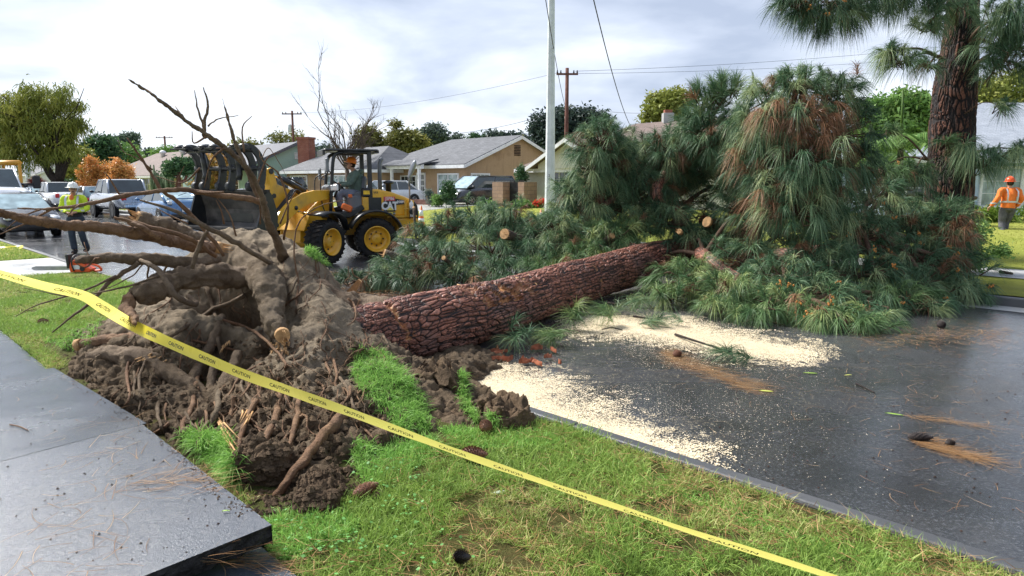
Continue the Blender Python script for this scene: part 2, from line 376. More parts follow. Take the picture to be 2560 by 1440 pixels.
# ================================================================ HOUSES AND POLES
WROOT = set()
def link(name, data, parent=None):
    o = bpy.data.objects.new(name, data); COL.objects.link(o)
    if parent is not None:
        o.parent = parent
        if parent.name in WROOT: o.matrix_parent_inverse = Matrix.Translation(-parent.location)
    return o
def wthing(name, label, cat, loc, group=None):     # children are built in world coordinates
    o = thing(name, label, cat, loc, 0, group); WROOT.add(o.name); return o
def brickmat(name, c1, c2, mortar, bw, bh, dirv=(-Q, Q, 0), ms=.012, rough=.8, zs=1., bmp=.004, off=.5, var=0.):
    m, t, b = _nodes(name); c = t.nodes.new('ShaderNodeTexCoord')
    d = t.nodes.new('ShaderNodeVectorMath'); d.operation = 'DOT_PRODUCT'; t.links.new(c.outputs['Object'], d.inputs[0]); d.inputs[1].default_value = dirv
    s = t.nodes.new('ShaderNodeSeparateXYZ'); t.links.new(c.outputs['Object'], s.inputs[0])
    mz = t.nodes.new('ShaderNodeMath'); mz.operation = 'MULTIPLY'; mz.inputs[1].default_value = zs; t.links.new(s.outputs[2], mz.inputs[0])
    cb = t.nodes.new('ShaderNodeCombineXYZ'); t.links.new(d.outputs['Value'], cb.inputs[0]); t.links.new(mz.outputs[0], cb.inputs[1])
    br = t.nodes.new('ShaderNodeTexBrick'); t.links.new(cb.outputs[0], br.inputs['Vector']); br.inputs['Scale'].default_value = 1
    br.inputs['Color1'].default_value = (*c1, 1); br.inputs['Color2'].default_value = (*c2, 1); br.inputs['Mortar'].default_value = (*mortar, 1)
    br.inputs['Mortar Size'].default_value = ms; br.inputs['Brick Width'].default_value = bw; br.inputs['Row Height'].default_value = bh; br.offset = off; br.inputs['Bias'].default_value = 0
    col = mixc(t, mapr(t, noise(t, 2.2, 6, .65), .35, .7, 0, .55), br.outputs['Color'], tuple(x*.6 for x in c1))
    t.links.new(col, b.inputs['Base Color']); b.inputs['Roughness'].default_value = rough; b.inputs['Specular IOR Level'].default_value = .25
    if bmp: bump(t, b, br.outputs['Fac'], -bmp)
    return m
def stucco(name, c, stain, amt=.5):
    m, t, b = _nodes(name); n = noise(t, 1.3, 6, .62, dist=.5); f = noise(t, 22, 5, .7)
    col = ramp(t, f, [(.3, tuple(x*.86 for x in c)), (.7, tuple(min(1, x*1.1) for x in c))]); col = mixc(t, mapr(t, n, .52, .72, 0, amt), col, stain)
    mp = t.nodes.new('ShaderNodeMapping'); mp.inputs['Scale'].default_value = (3, 3, .35); cc = t.nodes.new('ShaderNodeTexCoord'); t.links.new(cc.outputs['Object'], mp.inputs[0])
    col = mixc(t, mapr(t, noise(t, 2, 5, .6, vec=mp.outputs[0]), .55, .75, 0, amt*.5), col, tuple(x*.6 for x in stain))
    t.links.new(col, b.inputs['Base Color']); b.inputs['Roughness'].default_value = .88; b.inputs['Specular IOR Level'].default_value = .15; bump(t, b, f, .01); return m
M_tan = stucco('tan stucco', (.43, .30, .185), (.23, .14, .08), .6)
M_teal = stucco('mint green stucco', (.33, .47, .40), (.24, .36, .31), .4)
M_cream = stucco('pale cream green stucco', (.68, .67, .58), (.52, .51, .42), .5)
M_bluew = stucco('pale blue white wall', (.50, .61, .76), (.40, .5, .64), .3)
M_beige = stucco('beige wall', (.5, .44, .34), (.38, .33, .25), .3)
M_white = mat('white painted wood', (.78, .79, .80), .5, var=.06, scale=8, dirt=((.5, .48, .44), .5))
M_shg = brickmat('grey shingles', (.115, .12, .13), (.18, .185, .20), (.07, .07, .075), .32, .085, ms=.006, rough=.75, zs=2.2)
M_shd = brickmat('slate grey shingles', (.105, .11, .13), (.145, .15, .17), (.07, .07, .08), .32, .085, ms=.006, rough=.6, zs=2.2)
M_shb = brickmat('brown shingles', (.16, .12, .105), (.225, .17, .15), (.10, .075, .065), .32, .085, ms=.006, rough=.75, zs=2.2)
M_shl = brickmat('pale wet shingles', (.34, .37, .42), (.44, .47, .52), (.2, .22, .25), .34, .085, dirv=(1, 0, 0), ms=.008, rough=.5, zs=2.2)
M_brick = brickmat('red brick', (.30, .085, .05), (.38, .13, .08), (.24, .2, .17), .21, .07, ms=.008)
M_block = brickmat('tan block', (.36, .235, .16), (.42, .28, .2), (.24, .18, .14), .4, .2, dirv=(-Q-.5, Q-.5, 0), ms=.014)
M_plant = brickmat('planter brick', (.17, .075, .055), (.24, .11, .08), (.12, .09, .08), .22, .09)
M_glass = mat('window glass', (.035, .05, .055), .05, var=.6, scale=1.2, spec=.9)
M_curt = mat('window glass with curtain', (.30, .38, .37), .12, var=.5, scale=3, spec=.8)
M_black = mat('black painted metal', (.012, .012, .014), .38, var=.4, scale=12, bmp=.002, dirt=((.07, .06, .05), .4))
M_darkiron = mat('dark iron', (.03, .032, .035), .5, var=.3, scale=20)
M_bark0 = mat('grey brown bark', (.09, .068, .052), .85, var=.5, scale=9, bmp=.03)
M_barkd = mat('dark bark', (.035, .027, .022), .85, var=.5, scale=9, bmp=.03)
def street(a, b, z): return W(a, b, z)
def window(root, T, a0, a1, z0, z1, b, cols=4, rows=4, pane=None, fw=.09, side='b', sgn=-1, cur=None):
    """window on a wall at b (side='b': plane of constant b, faces sgn) ; a along the wall"""
    def tt(a, off, z): return T(a, b+sgn*off, z) if side == 'b' else T(b+sgn*off, a, z)
    def bx(mb, a0, a1, o0, o1, z0, z1):
        pts = [tt(a, o, z) for z in (z0, z1) for a, o in ((a0, o0), (a1, o0), (a1, o1), (a0, o1))]
        mb.add(pts, [(3, 2, 1, 0), (4, 5, 6, 7), (0, 1, 5, 4), (1, 2, 6, 5), (2, 3, 7, 6), (3, 0, 4, 7)])
    f = MB(); d = .07
    bx(f, a0-fw, a0, -.02, d, z0-fw, z1+fw); bx(f, a1, a1+fw, -.02, d, z0-fw, z1+fw); bx(f, a0, a1, -.02, d, z1, z1+fw); bx(f, a0, a1, -.02, d+.03, z0-fw, z0)
    for i in range(1, cols):
        x = a0+(a1-a0)*i/cols; w_ = .035 if (cols % 2 == 0 and i == cols//2) else .012; bx(f, x-w_, x+w_, -.01, .045, z0, z1)
    for i in range(1, rows): z = z0+(z1-z0)*i/rows; bx(f, a0, a1, -.01, .04, z-.012, z+.012)
    fo = f.build('window', M_white, root); p = MB(); bx(p, a0, a1, -.05, .02, z0, z1); p.build('pane', pane or M_glass, fo)
    return fo
def gable(root, T, a0, a1, b0, b1, zb, ze, zr, along, wallm, roofm, oh=.45, rake=.3, peak=None, hips=(0, 0), fas=None, th=.11):
    """walls + gable roof; ridge runs along 'a' or 'b'; hips = inset of the ridge at each end"""
    U = (lambda a, b, z: T(a, b, z)) if along == 'a' else (lambda a, b, z: T(b, a, z))
    if along == 'b': a0, a1, b0, b1 = b0, b1, a0, a1
    pk = (b0+b1)/2 if peak is None else peak
    m = MB(); sl0 = (zr-ze)/(pk-b0); sl1 = (zr-ze)/(b1-pk); e = .02
    vs = [U(a, b, z) for a in (a0, a1) for b, z in ((b0, zb), (b1, zb), (b1, ze-e), (pk, (zr if not hips[0 if a == a0 else 1] else ze)-e), (b0, ze-e))]
    m.add(vs, [(0, 1, 2, 3, 4), (9, 8, 7, 6, 5), (0, 5, 6, 1), (1, 6, 7, 2), (2, 7, 8, 3), (3, 8, 9, 4), (4, 9, 5, 0)]); wo = m.build('wall', wallm, root)
    r = MB(); A0, A1 = a0-rake, a1+rake; h0, h1 = hips; B0, B1 = b0-oh, b1+oh; z0, z1 = ze-oh*sl0, ze-oh*sl1
    def quad(p4):
        up = [U(*p)+Vector((0, 0, th)) for p in p4]; dn = [U(*p) for p in p4]; k = len(p4)
        r.add(up+dn, [tuple(range(k)), tuple(range(2*k-1, k-1, -1))]+[(i, i+k, (i+1) % k+k, (i+1) % k) for i in range(k)])
    quad([(A0, B0, z0), (A1, B0, z0), (A1-h1, pk, zr), (A0+h0, pk, zr)]); quad([(A0, B1, z1), (A0+h0, pk, zr), (A1-h1, pk, zr), (A1, B1, z1)])
    if h0: quad([(A0, B0, z0), (A0+h0, pk, zr), (A0, B1, z1)])
    if h1: quad([(A1, B0, z0), (A1, B1, z1), (A1-h1, pk, zr)])
    ro = r.build('roof', roofm, root)
    f = MB()
    def board(p, q, dz=.2):      # vertical white board hung under an edge, 25 mm thick
        p, q = U(*p), U(*q); d = (q-p); nrm = Vector((d.y, -d.x, 0)).normalized()*.025
        vs = [p+nrm*k+Vector((0, 0, z)) for z in (th*.55-dz, th*.55) for k in (-1, 1)]+[q+nrm*k+Vector((0, 0, z)) for z in (th*.55-dz, th*.55) for k in (-1, 1)]
        f.add(vs, [(0, 1, 3, 2), (4, 6, 7, 5), (0, 4, 5, 1), (2, 3, 7, 6), (0, 2, 6, 4), (1, 5, 7, 3)])
    x = .03
    board((A0, B0-x, z0), (A1, B0-x, z0)); board((A0, B1+x, z1), (A1, B1+x, z1))
    for A, h, sg in ((A0, h0, -1), (A1, h1, 1)):
        if h: board((A+sg*x, B0, z0), (A+sg*x, B1, z1))
        else: board((A+sg*x, B0, z0), (A+sg*x, pk, zr)); board((A+sg*x, pk, zr), (A+sg*x, B1, z1))
    f.build('fascia', fas or M_white, root)
    return wo, ro
# --- tan house across the street
h = wthing('house', 'tan stucco bungalow with grey shingle roof and white porch posts behind the wheel loader', 'house', W(36, 30))
gable(h, street, 31.8, 41.5, 27.9, 36.9, .2, 3.0, 4.75, 'a', M_tan, M_shg, hips=(0, 3.2))
gable(h, street, 38.6, 50.3, 25.6, 31.5, .2, 2.8, 4.25, 'a', M_tan, M_shg, hips=(2.5, 3.0), oh=.4)
window(h, street, 32.6, 34.5, 1.02, 2.3, 27.9, 4, 4, M_curt)
window(h, street, 28.3, 29.7, 1.02, 2.3, 31.8, 4, 4, M_curt, side='a', sgn=-1)
window(h, street, 47.2, 49.6, .95, 2.25, 25.6, 4, 4, M_glass)
window(h, street, 41.3, 44.2, .95, 2.25, 25.6, 4, 3, M_curt)
window(h, street, 36.9, 38.5, .95, 2.2, 27.9, 4, 4, M_glass)
window(h, street, 34.6, 35.3, 1.1, 2.1, 31.8, 1, 2, M_glass, side='a', sgn=-1)
m = MB()
for k in range(7): boxsn(m, 31.74, 31.8, 32.0, 32.55, 3.55+k*.1, 3.6+k*.1)
m.build('attic_vent', M_barkd, h)
m = MB(); boxsn(m, 35.85, 36.75, 27.8, 27.9, .35, 2.45); dr = m.build('door', M_white, h)
m = MB()
for a in (35.95, 36.15, 36.32, 36.5):
    for z in range(5): boxsn(m, a, a+.11, 27.78, 27.8, .5+z*.38, .8+z*.38)
m.build('pane', M_glass, dr)
for s in (34.95, 37.9, 39.4):
    m = MB(); boxsn(m, s-.08, s+.08, 26.6, 26.76, .2, 2.75); m.build('porch_post', M_white, h)
m = MB(); boxsn(m, 34.6, 40.2, 26.55, 26.8, 2.68, 2.95); m.build('porch_beam', M_white, h)
m = MB(); p = [W(34.5, 26.3, 2.86), W(40.6, 26.3, 2.86), W(40.6, 27.9, 3.25), W(34.5, 27.9, 3.25)]; m.add(p+[v+Vector((0, 0, .08)) for v in p], [(3, 2, 1, 0), (4, 5, 6, 7), (0, 1, 5, 4), (1, 2, 6, 5), (2, 3, 7, 6), (3, 0, 4, 7)]); m.build('porch_roof', M_shg, h)
m = MB(); boxsn(m, 34.4, 40.6, 26.2, 27.9, .15, .34); m.build('porch_step', M_conc, h)
m = MB(); boxsn(m, 37.0-.14, 37.14-.14, 27.75, 27.9, 1.15, 1.55); m.build('mailbox', M_darkiron, h)
# --- mint green house
h = wthing('house', 'mint green house with dark slate roof and a red brick chimney behind the raised bucket', 'house', W(58, 27))
gable(h, street, 52.2, 66, 23.4, 31.6, .2, 3.1, 4.95, 'a', M_teal, M_shd, hips=(0, 0), fas=mat('dark trim', (.09, .10, .12), .5))
m = MB(); c = P(769, 440, 54.5)
m.box((c.x, c.y, 2.6), (1.02, .85, 5.1), (0, 0, R(-20))); ch = m.build('chimney', M_brick, h)
m = MB(); m.box((c.x, c.y, 5.22), (1.14, .97, .16), (0, 0, R(-20))); m.build('chimney_cap', M_brick, ch)
m = MB()
for k in range(5): boxsn(m, 52.14, 52.2, 27.3, 27.8, 3.7+k*.11, 3.76+k*.11)
m.build('attic_vent', M_white, h)
window(h, street, 24.2, 25.3, .9, 2.6, 52.2, 1, 1, M_glass, side='a', sgn=-1, fw=.08)
window(h, street, 54, 56, .9, 2.3, 23.4, 2, 2, M_glass)
# --- cream house with a small porch gable
h = wthing('house', 'pale cream house with brown shingle roof and small white front gable beside the light pole', 'house', W(24, 31))
gable(h, street, 12, 27.3, 28.3, 37.5, .2, 2.75, 5.0, 'a', M_cream, M_shb, hips=(4, 4.6), oh=.5)
gable(h, street, 21.0, 25.6, 27.6, 33.0, 2.55, 2.8, 4.0, 'b', M_cream, M_shb, oh=.45, rake=.5)
window(h, street, 23.9, 25.4, .95, 2.35, 28.3, 4, 4, M_glass, fw=.12)
m = MB(); m_ = street
for k in range(5): boxsn(m, 22.95, 23.65, 27.52, 27.6, 3.1+k*.09, 3.15+k*.09)
m.build('attic_vent', M_white, h)
m = MB(); boxsn(m, 23.7, 25.6, 28.12, 28.3, .74, .84); m.build('window_sill', M_white, h)
m = MB(); c = W(21, 33); m.box((c.x, c.y, 5.15), (.55, .55, .8)); cc = m.build('chimney', M_conc, h); m = MB(); m.box((c.x, c.y, 5.62), (.4, .4, .2)); m.build('chimney_pot', M_brick, cc)
m = MB(); c = W(21.5, 28.25); m.tube([(c.x, c.y, .2), (c.x, c.y, 2.7)], .05); m.build('downpipe', M_white, h)
# --- brick side wall and gate
h = wthing('garden_wall', 'tan block garden wall pillars either side of a dark gate between the two bungalows', 'wall', W(29, 28))
for a0, a1 in ((26.9, 27.75), (25.3, 25.75)):
    m = MB(); boxsn(m, a0, a1, 26.2, 27.2, .15, 1.85); m.build('pillar', M_block, h)
m = MB(); boxsn(m, 25.75, 26.9, 26.7, 26.76, 1.45, 1.5)
for k in range(12): a = 25.78+k*.094; boxsn(m, a, a+.035, 26.69, 26.72, .25, 1.95)
boxsn(m, 25.76, 26.89, 26.73, 26.75, .25, 1.8); m.build('gate', M_darkiron, h)
def planter(label, s0, s1, n0, n1, z):
    m = MB(); boxsn(m, s0, s1, n0, n1, .1, z); o = m.build('planter_wall', M_plant); tag(o, label, 'planter')
planter('low red brick planter wall in front of the cream house', 20.0, 26.8, 24.9, 25.2, .75)
planter('low dark brick planter wall by the tan house porch', 30.0, 34.5, 24.2, 24.5, .85)
# --- far houses on the left
h = wthing('house', 'long brown roofed bungalow behind the orange shrubs, beige walls', 'house', W(80, 27))
gable(h, street, 70, 96, 25, 34, .2, 2.8, 5.2, 'a', M_beige, M_shb, hips=(5, 5), oh=.7)
window(h, street, 74, 77, .9, 2.2, 25, 4, 2, M_glass); window(h, street, 80, 83, .9, 2.2, 25, 4, 2, M_glass)
for a in (84, 87, 90, 93): m = MB(); boxsn(m, a-.1, a+.1, 24.4, 24.6, .2, 2.7); m.build('porch_post', M_darkiron, h)
for a, b in ((86, 28.5), (80, 28.6)):
    c = W(a, b, 4.6); m = MB(); m.lathe([(.25, 0), (.25, .5), (.38, .55), (.3, .8), (.05, .9)], c, 'z', 12); m.build('roof_vent', M_white, h)
h = wthing('house', 'white walled house with pale grey roof at the far left end of the street', 'house', W(105, 24))
gable(h, street, 100, 118, 19, 28, .2, 3.0, 5.0, 'a', M_white, M_shg, oh=.6)
window(h, street, 20.5, 22.5, 1, 2.2, 100, 2, 2, M_glass, side='a', sgn=-1)
h = wthing('house', 'beige house with a low grey roof beyond the yellow steel frame', 'house', W(130, 16))
gable(h, street, 124, 142, 12.5, 20, .2, 3.2, 5.6, 'a', M_beige, M_shg, oh=.6)
window(h, street, 14, 16, 1, 2.4, 124, 2, 2, M_glass, side='a', sgn=-1)
# --- pale blue house on the right, square to the camera
def TR(a, b, z): return Vector((a, b, z))
h = wthing('house', 'pale blue white house with wet pale shingle roof behind the standing pine', 'house', (18, 29, 0))
gable(h, TR, 14.3, 30, 26.6, 35.5, .2, 2.95, 5.2, 'a', M_bluew, M_shl, hips=(4.2, 0), oh=.5)
window(h, TR, 18.1, 19.55, .95, 2.35, 26.6, 3, 3, M_curt, fw=.1); window(h, TR, 19.75, 20.9, .95, 2.35, 26.6, 2, 3, M_glass, fw=.1)
window(h, TR, 15.2, 16.6, .95, 2.3, 26.6, 2, 2, M_glass)
m = MB()
for k in range(3): m.box((17+3.2*k, 25.15, .28), (3.1, .3, .3))
tag(m.build('planter_wall', M_plant), 'low brown brick bed edging behind the worker in orange', 'planter')
# ---------------------------------------------------------------- poles, wires, lamp
M_pole = mat('galvanised pale pole', (.62, .66, .66), .5, var=.12, scale=5, dirt=((.42, .44, .43), .5))
M_wood = mat('brown utility pole wood', (.13, .06, .045), .85, var=.35, scale=4, bmp=.01)
M_wire = mat('black cable', (.03, .03, .035), .6)
b = P(1374, 560, 19.2); b.z = .15
h = wthing('street_light_pole', 'tall pale grey octagonal street light pole in the middle of the photo', 'pole', b)
zt = 10.5; m = MB(); m.tube([(b.x, b.y, .15), (b.x, b.y, zt)], [.155, .05], 8, cap=True)
for v in range(len(m.s)): m.s[v] = False
m.build('shaft', M_pole, h); m = MB(); m.box((b.x, b.y, .2), (.46, .46, .14), bev=.02); m.build('base_plate', M_pole, h)
m = MB(); me = text_mesh('2\n0\n1\n1', .1, .001)
o = link('number_marking', me, h); me.materials.append(M_darkiron); o.location = (0, 0, 0)
o.matrix_parent_inverse = Matrix.Identity(4); o.rotation_euler = (PI/2, 0, R(-4)); o.location = (-.03, -.158, 1.72)
def upole(label, px, ptop, d, arms=((0.35, 1.9),), hz=None, tf=False, w_=.15, lean=0):
    t = P(px, ptop, d); h = wthing('utility_pole', label, 'pole', (t.x, t.y, 0), 'wooden utility poles behind the houses')
    m = MB(); m.tube([(t.x, t.y, 0), (t.x+lean, t.y, t.z)], [w_*1.15, w_*.8], 8); m.build('post', M_wood, h)
    for dz, L in arms:
        m = MB(); m.box((t.x, t.y-.12, t.z-dz), (L, .1, .12)); ca = m.build('crossarm', M_wood, h)
        for k in (-.46, -.3, .3, .46): m = MB(); m.lathe([(.04, 0), (.06, .06), (.03, .12), (.055, .17)], (t.x+k*L, t.y-.12, t.z-dz+.06), 'z', 6); m.build('insulator', M_darkiron, ca)
    if tf: m = MB(); m.lathe([(.2, 0), (.22, .05), (.22, .75), (.12, .85)], (t.x-.35, t.y, t.z-2.3), 'z', 10); m.build('transformer', M_pole, h)
    return t
pa = upole('brown utility pole with a grey transformer can behind the red chimney', 730, 277, 78, ((.35, 2.2),), tf=True)
pb = upole('tall brown utility pole just right of the pale street light pole', 1418, 170, 46, ((.4, 1.4),), w_=.14)
upole('small distant utility pole between the long branch and the orange shrubs', 411, 340, 120, ((.3, 2.9),), w_=.2)
upole('utility pole half hidden behind the dark conifer', 237, 345, 120, ((.3, 2.9),), w_=.2)
b = P(74, 470, 75)
h = wthing('street_light_pole', 'distant pale street pole beside the big left tree trunk', 'pole', (b.x, b.y, 0)); m = MB(); m.tube([(b.x, b.y, 0), (b.x, b.y, 4.2)], .28, 8); m.build('shaft', M_pole, h)
def wire(label, a, b, sag, r=.014, n=24):
    pts = [a.lerp(b, i/n)-Vector((0, 0, sag*4*(i/n)*(1-i/n))) for i in range(n+1)]
    m = MB(); m.tube(pts, r, 5); return tag(m.build('overhead_cable', M_wire), label, 'cable')
wire('thin cable dropping from the top of the photo right of the pole', P(1470, -60, 14), P(1578, 318, 33), .35, .013)
wire('thin cable crossing behind the pale pole near its top', P(1355, -60, 14), P(1412, 262, 30), .2, .010)
wire('upper long power line across the sky at right', pb+Vector((.5, 0, -.2)), P(2560, 92, 60), .4, .011)
wire('lower long power line across the sky at right', pb+Vector((.3, 0, -.35)), P(2560, 122, 55), .4, .010)
wire('faint power line between the transformer pole and the tall brown pole', pa+Vector((1, 0, -.2)), pb+Vector((-.6, 0, -.3)), .6, .010)
wire('cable sagging from the tall brown pole towards the tan roof', P(1416, 270, 46), P(1130, 335, 48), .25, .013)
wire('short cable from the brown pole to the right over the roof', P(1416, 262, 46), P(1620, 283, 40), .15, .010)
b = P(735, 520, 45); b.z = .2
h = wthing('garden_lamp', 'small white post lamp on the lawn in front of the tan garage window', 'lamp', b)
m = MB(); m.lathe([(.12, 0), (.06, .15), (.05, 1.3), (.1, 1.35)], b, 'z', 10); m.build('post', M_white, h)
m = MB(); m.lathe([(.09, 1.35), (.16, 1.6), (.17, 1.62), (.05, 1.85), (.02, 1.95)], b, 'z', 8); m.build('lantern', M_white, h)
# ================================================================ TREES AND SHRUBS
def blob(px, py, d, rx, ry, rd=None):
    c = P(px, py, d); k = d/F; return (c, (rx*k, (rd or (rx+ry)/2)*k, ry*k))
def leaves(name, blobs, n, size, mat_, parent, clump=.25, hang=0., shell=.5, aspect=2.2, up=0., cl_n=None):
    """leaf sized strips gathered in clumps spread through the crown blobs"""
    V, Fs, T = [], [], []; vol = np.array([r[0]*r[2] for _, r in blobs]); vol = vol/vol.sum(); off = 0
    for (c, r), wv in zip(blobs, vol):
        k = max(30, int(n*wv)); nc = max(8, k//(cl_n or 26))
        dd = rng.normal(size=(nc, 3)); dd /= np.linalg.norm(dd, axis=1, keepdims=True)
        rr = shell+(1.06-shell)*rng.random(nc)**.6; rr = rr*(1+.22*(rng.random(nc)-.5))
        cc = np.array(c)+dd*np.array(r)*rr[:, None]; ct = rng.random(nc)
        idx = rng.integers(0, nc, k); rm = min(r[0], r[2])
        p = cc[idx]+rng.normal(size=(k, 3))*clump*np.array([1, 1, .75]) 
        D = rng.normal(size=(k, 3)); D[:, 2] = D[:, 2]*.7-hang+up
        L = size*(.6+.8*rng.random(k)); v, f = ribbons(p, D, L, .15*np.ones(k)+hang*.3, L/aspect, 2)
        V.append(v); Fs.append(f+off); off += len(v); T.append(np.repeat(np.clip(ct[idx]*.7+.3*rng.random(k), 0, 1), 6))
    return npmesh(name, np.concatenate(V), np.concatenate(Fs), mat_, parent, attrs={'tint': np.concatenate(T)})
def limbs(mb, base, top, blobs, r0, n=8, sub=3, seed=1):
    rr = random.Random(seed); mid = base.lerp(top, .5)+Vector((rr.uniform(-.1, .1), 0, 0))
    mb.tube(catmull([base, mid, top]), lerpl([r0*1.25, r0, r0*.8], 9), n)
    for c, r in blobs:
        q = top.lerp(c, .5)+Vector((rr.uniform(-.2, .2), rr.uniform(-.2, .2), -.12*(c-top).length))
        path = catmull([top-Vector((0, 0, r0)), q, c]); mb.tube(path, lerpl([r0*.62, r0*.38, r0*.14], len(path)), 6)
        for k in range(sub):
            a = path[rr.randrange(3, len(path))]; e = c+Vector((rr.uniform(-1, 1)*r[0], rr.uniform(-1, 1)*r[1], rr.uniform(-.3, 1)*r[2]))*.85
            pp = catmull([a, a.lerp(e, .5)+Vector((0, 0, .1*r[2])), e]); mb.tube(pp, lerpl([r0*.25, r0*.05], len(pp)), 5)
def tree(label, base, top, blobs, n, size, lm, bm=None, r0=.2, name='tree', cat='tree', group=None, sub=3, **kw):
    b = Vector(base); t = wthing(name, label, cat, b, group); m = MB(); limbs(m, b, Vector(top), blobs, r0, sub=sub, seed=int(abs(b.x*10))+1); m.build('trunk', bm or M_bark0, t)
    leaves('crown', blobs, n, size, lm, t, **kw); return t
L_will = leafmat('yellow green feathery leaves', (.12, .16, .03), (.25, .28, .06), (.38, .38, .09))
L_dark = leafmat('dark green leaves', (.03, .075, .035), (.065, .14, .06), (.12, .20, .08))
L_bri = leafmat('bright green leaves', (.08, .18, .04), (.17, .30, .08), (.28, .42, .12))
L_olive = leafmat('olive leaves', (.10, .12, .03), (.20, .20, .05), (.34, .31, .08))
L_oran = leafmat('orange new leaves', (.34, .22, .06), (.72, .36, .12), (.90, .48, .22))
L_orgr = leafmat('orange green leaves', (.20, .20, .05), (.48, .30, .09), (.75, .38, .13))
L_blue = leafmat('grey green leaves', (.06, .095, .08), (.11, .15, .12), (.17, .22, .17))
L_grey = leafmat('dark grey green leaves', (.025, .045, .04), (.055, .085, .07), (.11, .15, .11))
L_yel = leafmat('yellow green leaves', (.13, .17, .03), (.25, .28, .06), (.38, .38, .10))
L_strap = leafmat('strap leaves', (.06, .12, .015), (.16, .26, .03), (.35, .42, .08))
L_red = leafmat('red flowers', (.5, .03, .02), (.65, .06, .04), (.7, .2, .1))
def gz(px, d, z=.1): p = P(px, 455, d); return (p.x, p.y, z)
def pz(px, py, d): return P(px, py, d)
# big willowy tree on the left: four dark limbs under a broad crown
b = Vector(gz(147, 56)); t = wthing('tree', 'big willowy yellow green tree with dark forked limbs on the left', 'tree', b)
m = MB(); top = P(147, 452, 56)
m.tube([b, top], [.75, .55], 10)
for pts, r in (([(147, 455), (128, 438), (106, 400), (88, 378), (60, 330)], .38), ([(147, 452), (148, 420), (140, 380), (120, 300)], .36), ([(148, 452), (160, 420), (176, 385), (180, 330)], .32), ([(140, 400), (132, 385), (128, 360)], .22), ([(110, 405), (98, 395)], .25), ([(160, 425), (150, 385), (160, 300)], .2)):
    q = catmull([P(x, y, 56) for x, y in pts]); m.tube(q, lerpl([r, r*.3], len(q)), 8)
for k in range(26):
    a = P(rnd.uniform(90, 180), rnd.uniform(350, 390), 56+rnd.uniform(-1, 1)); e = P(rnd.uniform(-30, 215), rnd.uniform(215, 330), 56+rnd.uniform(-2, 2)); q = catmull([a, a.lerp(e, .5)+Vector((0, 0, .3)), e]); m.tube(q, lerpl([.09, .02], len(q)), 5)
m.build('trunk', M_barkd, t)
bl = [blob(85, 250, 56, 50, 38), blob(150, 250, 56, 34, 36), blob(40, 290, 56, 46, 55), blob(105, 320, 56, 62, 50), blob(5, 335, 57, 40, 60), blob(165, 320, 56, 34, 50), blob(35, 380, 56, 44, 24), blob(160, 375, 56, 30, 34), blob(95, 228, 56, 24, 18), blob(200, 310, 56, 12, 34), blob(100, 375, 56, 30, 30), blob(10, 262, 56, 20, 16), blob(130, 395, 56, 16, 24), blob(196, 268, 56, 10, 14), blob(60, 405, 56, 12, 20)]
leaves('crown', bl, 23000, .34, L_will, t, clump=.30, hang=1.0, shell=.15, aspect=5.5, cl_n=60)
M_bg = "trees beyond the house roofs"
tree('dark green tree with layered boughs behind the orange shrubs', gz(250, 70), P(250, 430, 70), [blob(252, 375, 70, 38, 28), blob(240, 400, 70, 48, 30), blob(262, 415, 70, 45, 30), blob(258, 352, 70, 16, 12)], 9000, .36, L_dark, M_barkd, .3, clump=.3, shell=.2)
tree('mid green tree left of the dark conifer', gz(205, 66), P(205, 430, 66), [blob(200, 405, 66, 26, 34), blob(185, 440, 66, 28, 20)], 4200, .32, L_will, M_barkd, .25, clump=.3)
tree('bright green rounded tree right of the dark conifer', gz(300, 90), P(300, 430, 90), [blob(296, 385, 90, 36, 26), blob(310, 405, 90, 40, 24)], 5500, .4, L_bri, M_barkd, .3, clump=.4)
tree('tall grey green eucalyptus far away on the left', gz(322, 130), P(322, 430, 130), [blob(322, 362, 130, 16, 24), blob(330, 345, 130, 9, 12), blob(320, 388, 130, 18, 16), blob(286, 358, 130, 10, 12)], 4000, .55, L_blue, M_barkd, .3, clump=.5)
tree('small distant grey green tree above the brown roof', gz(370, 130), P(370, 440, 130), [blob(370, 388, 130, 14, 12), blob(366, 402, 130, 16, 10)], 1500, .55, L_blue, M_barkd, .25, clump=.5)
tree('pale green round tree above the brown roof ridge', gz(425, 115), P(425, 440, 115), [blob(425, 388, 115, 36, 16), blob(408, 398, 115, 26, 12)], 3600, .5, L_bri, M_barkd, .25, clump=.5)
tree('small green tree top over the mint house roof', gz(618, 85), P(618, 420, 85), [blob(605, 364, 85, 20, 9), blob(632, 366, 85, 16, 8), blob(615, 380, 85, 24, 14)], 1500, .4, L_olive, M_barkd, .2, clump=.4, group=M_bg)
tree('low grey green tree right of the red chimney', gz(815, 80), P(815, 420, 80), [blob(812, 376, 80, 20, 7), blob(825, 386, 80, 24, 12)], 1500, .4, L_blue, M_barkd, .2, clump=.4, group=M_bg)
tree('grey leaved tree cluster right of the olive trees', gz(1085, 80), P(1085, 420, 80), [blob(1085, 340, 80, 26, 22), blob(1055, 348, 80, 14, 16), blob(1138, 352, 80, 14, 9)], 3800, .4, L_blue, M_barkd, .2, clump=.35)
tree('low dark treeline bush over the left part of the tan ridge', gz(1190, 85), P(1190, 420, 85), [blob(1190, 345, 85, 10, 10), blob(1212, 352, 85, 16, 8)], 900, .4, L_dark, M_barkd, .2, clump=.35, group=M_bg)
tree('round dark green tree behind the tan roof ridge', gz(1245, 80), P(1245, 420, 80), [blob(1240, 344, 80, 26, 12), blob(1290, 350, 80, 20, 14), blob(1262, 360, 80, 40, 16)], 3000, .38, L_grey, M_barkd, .2, clump=.35)
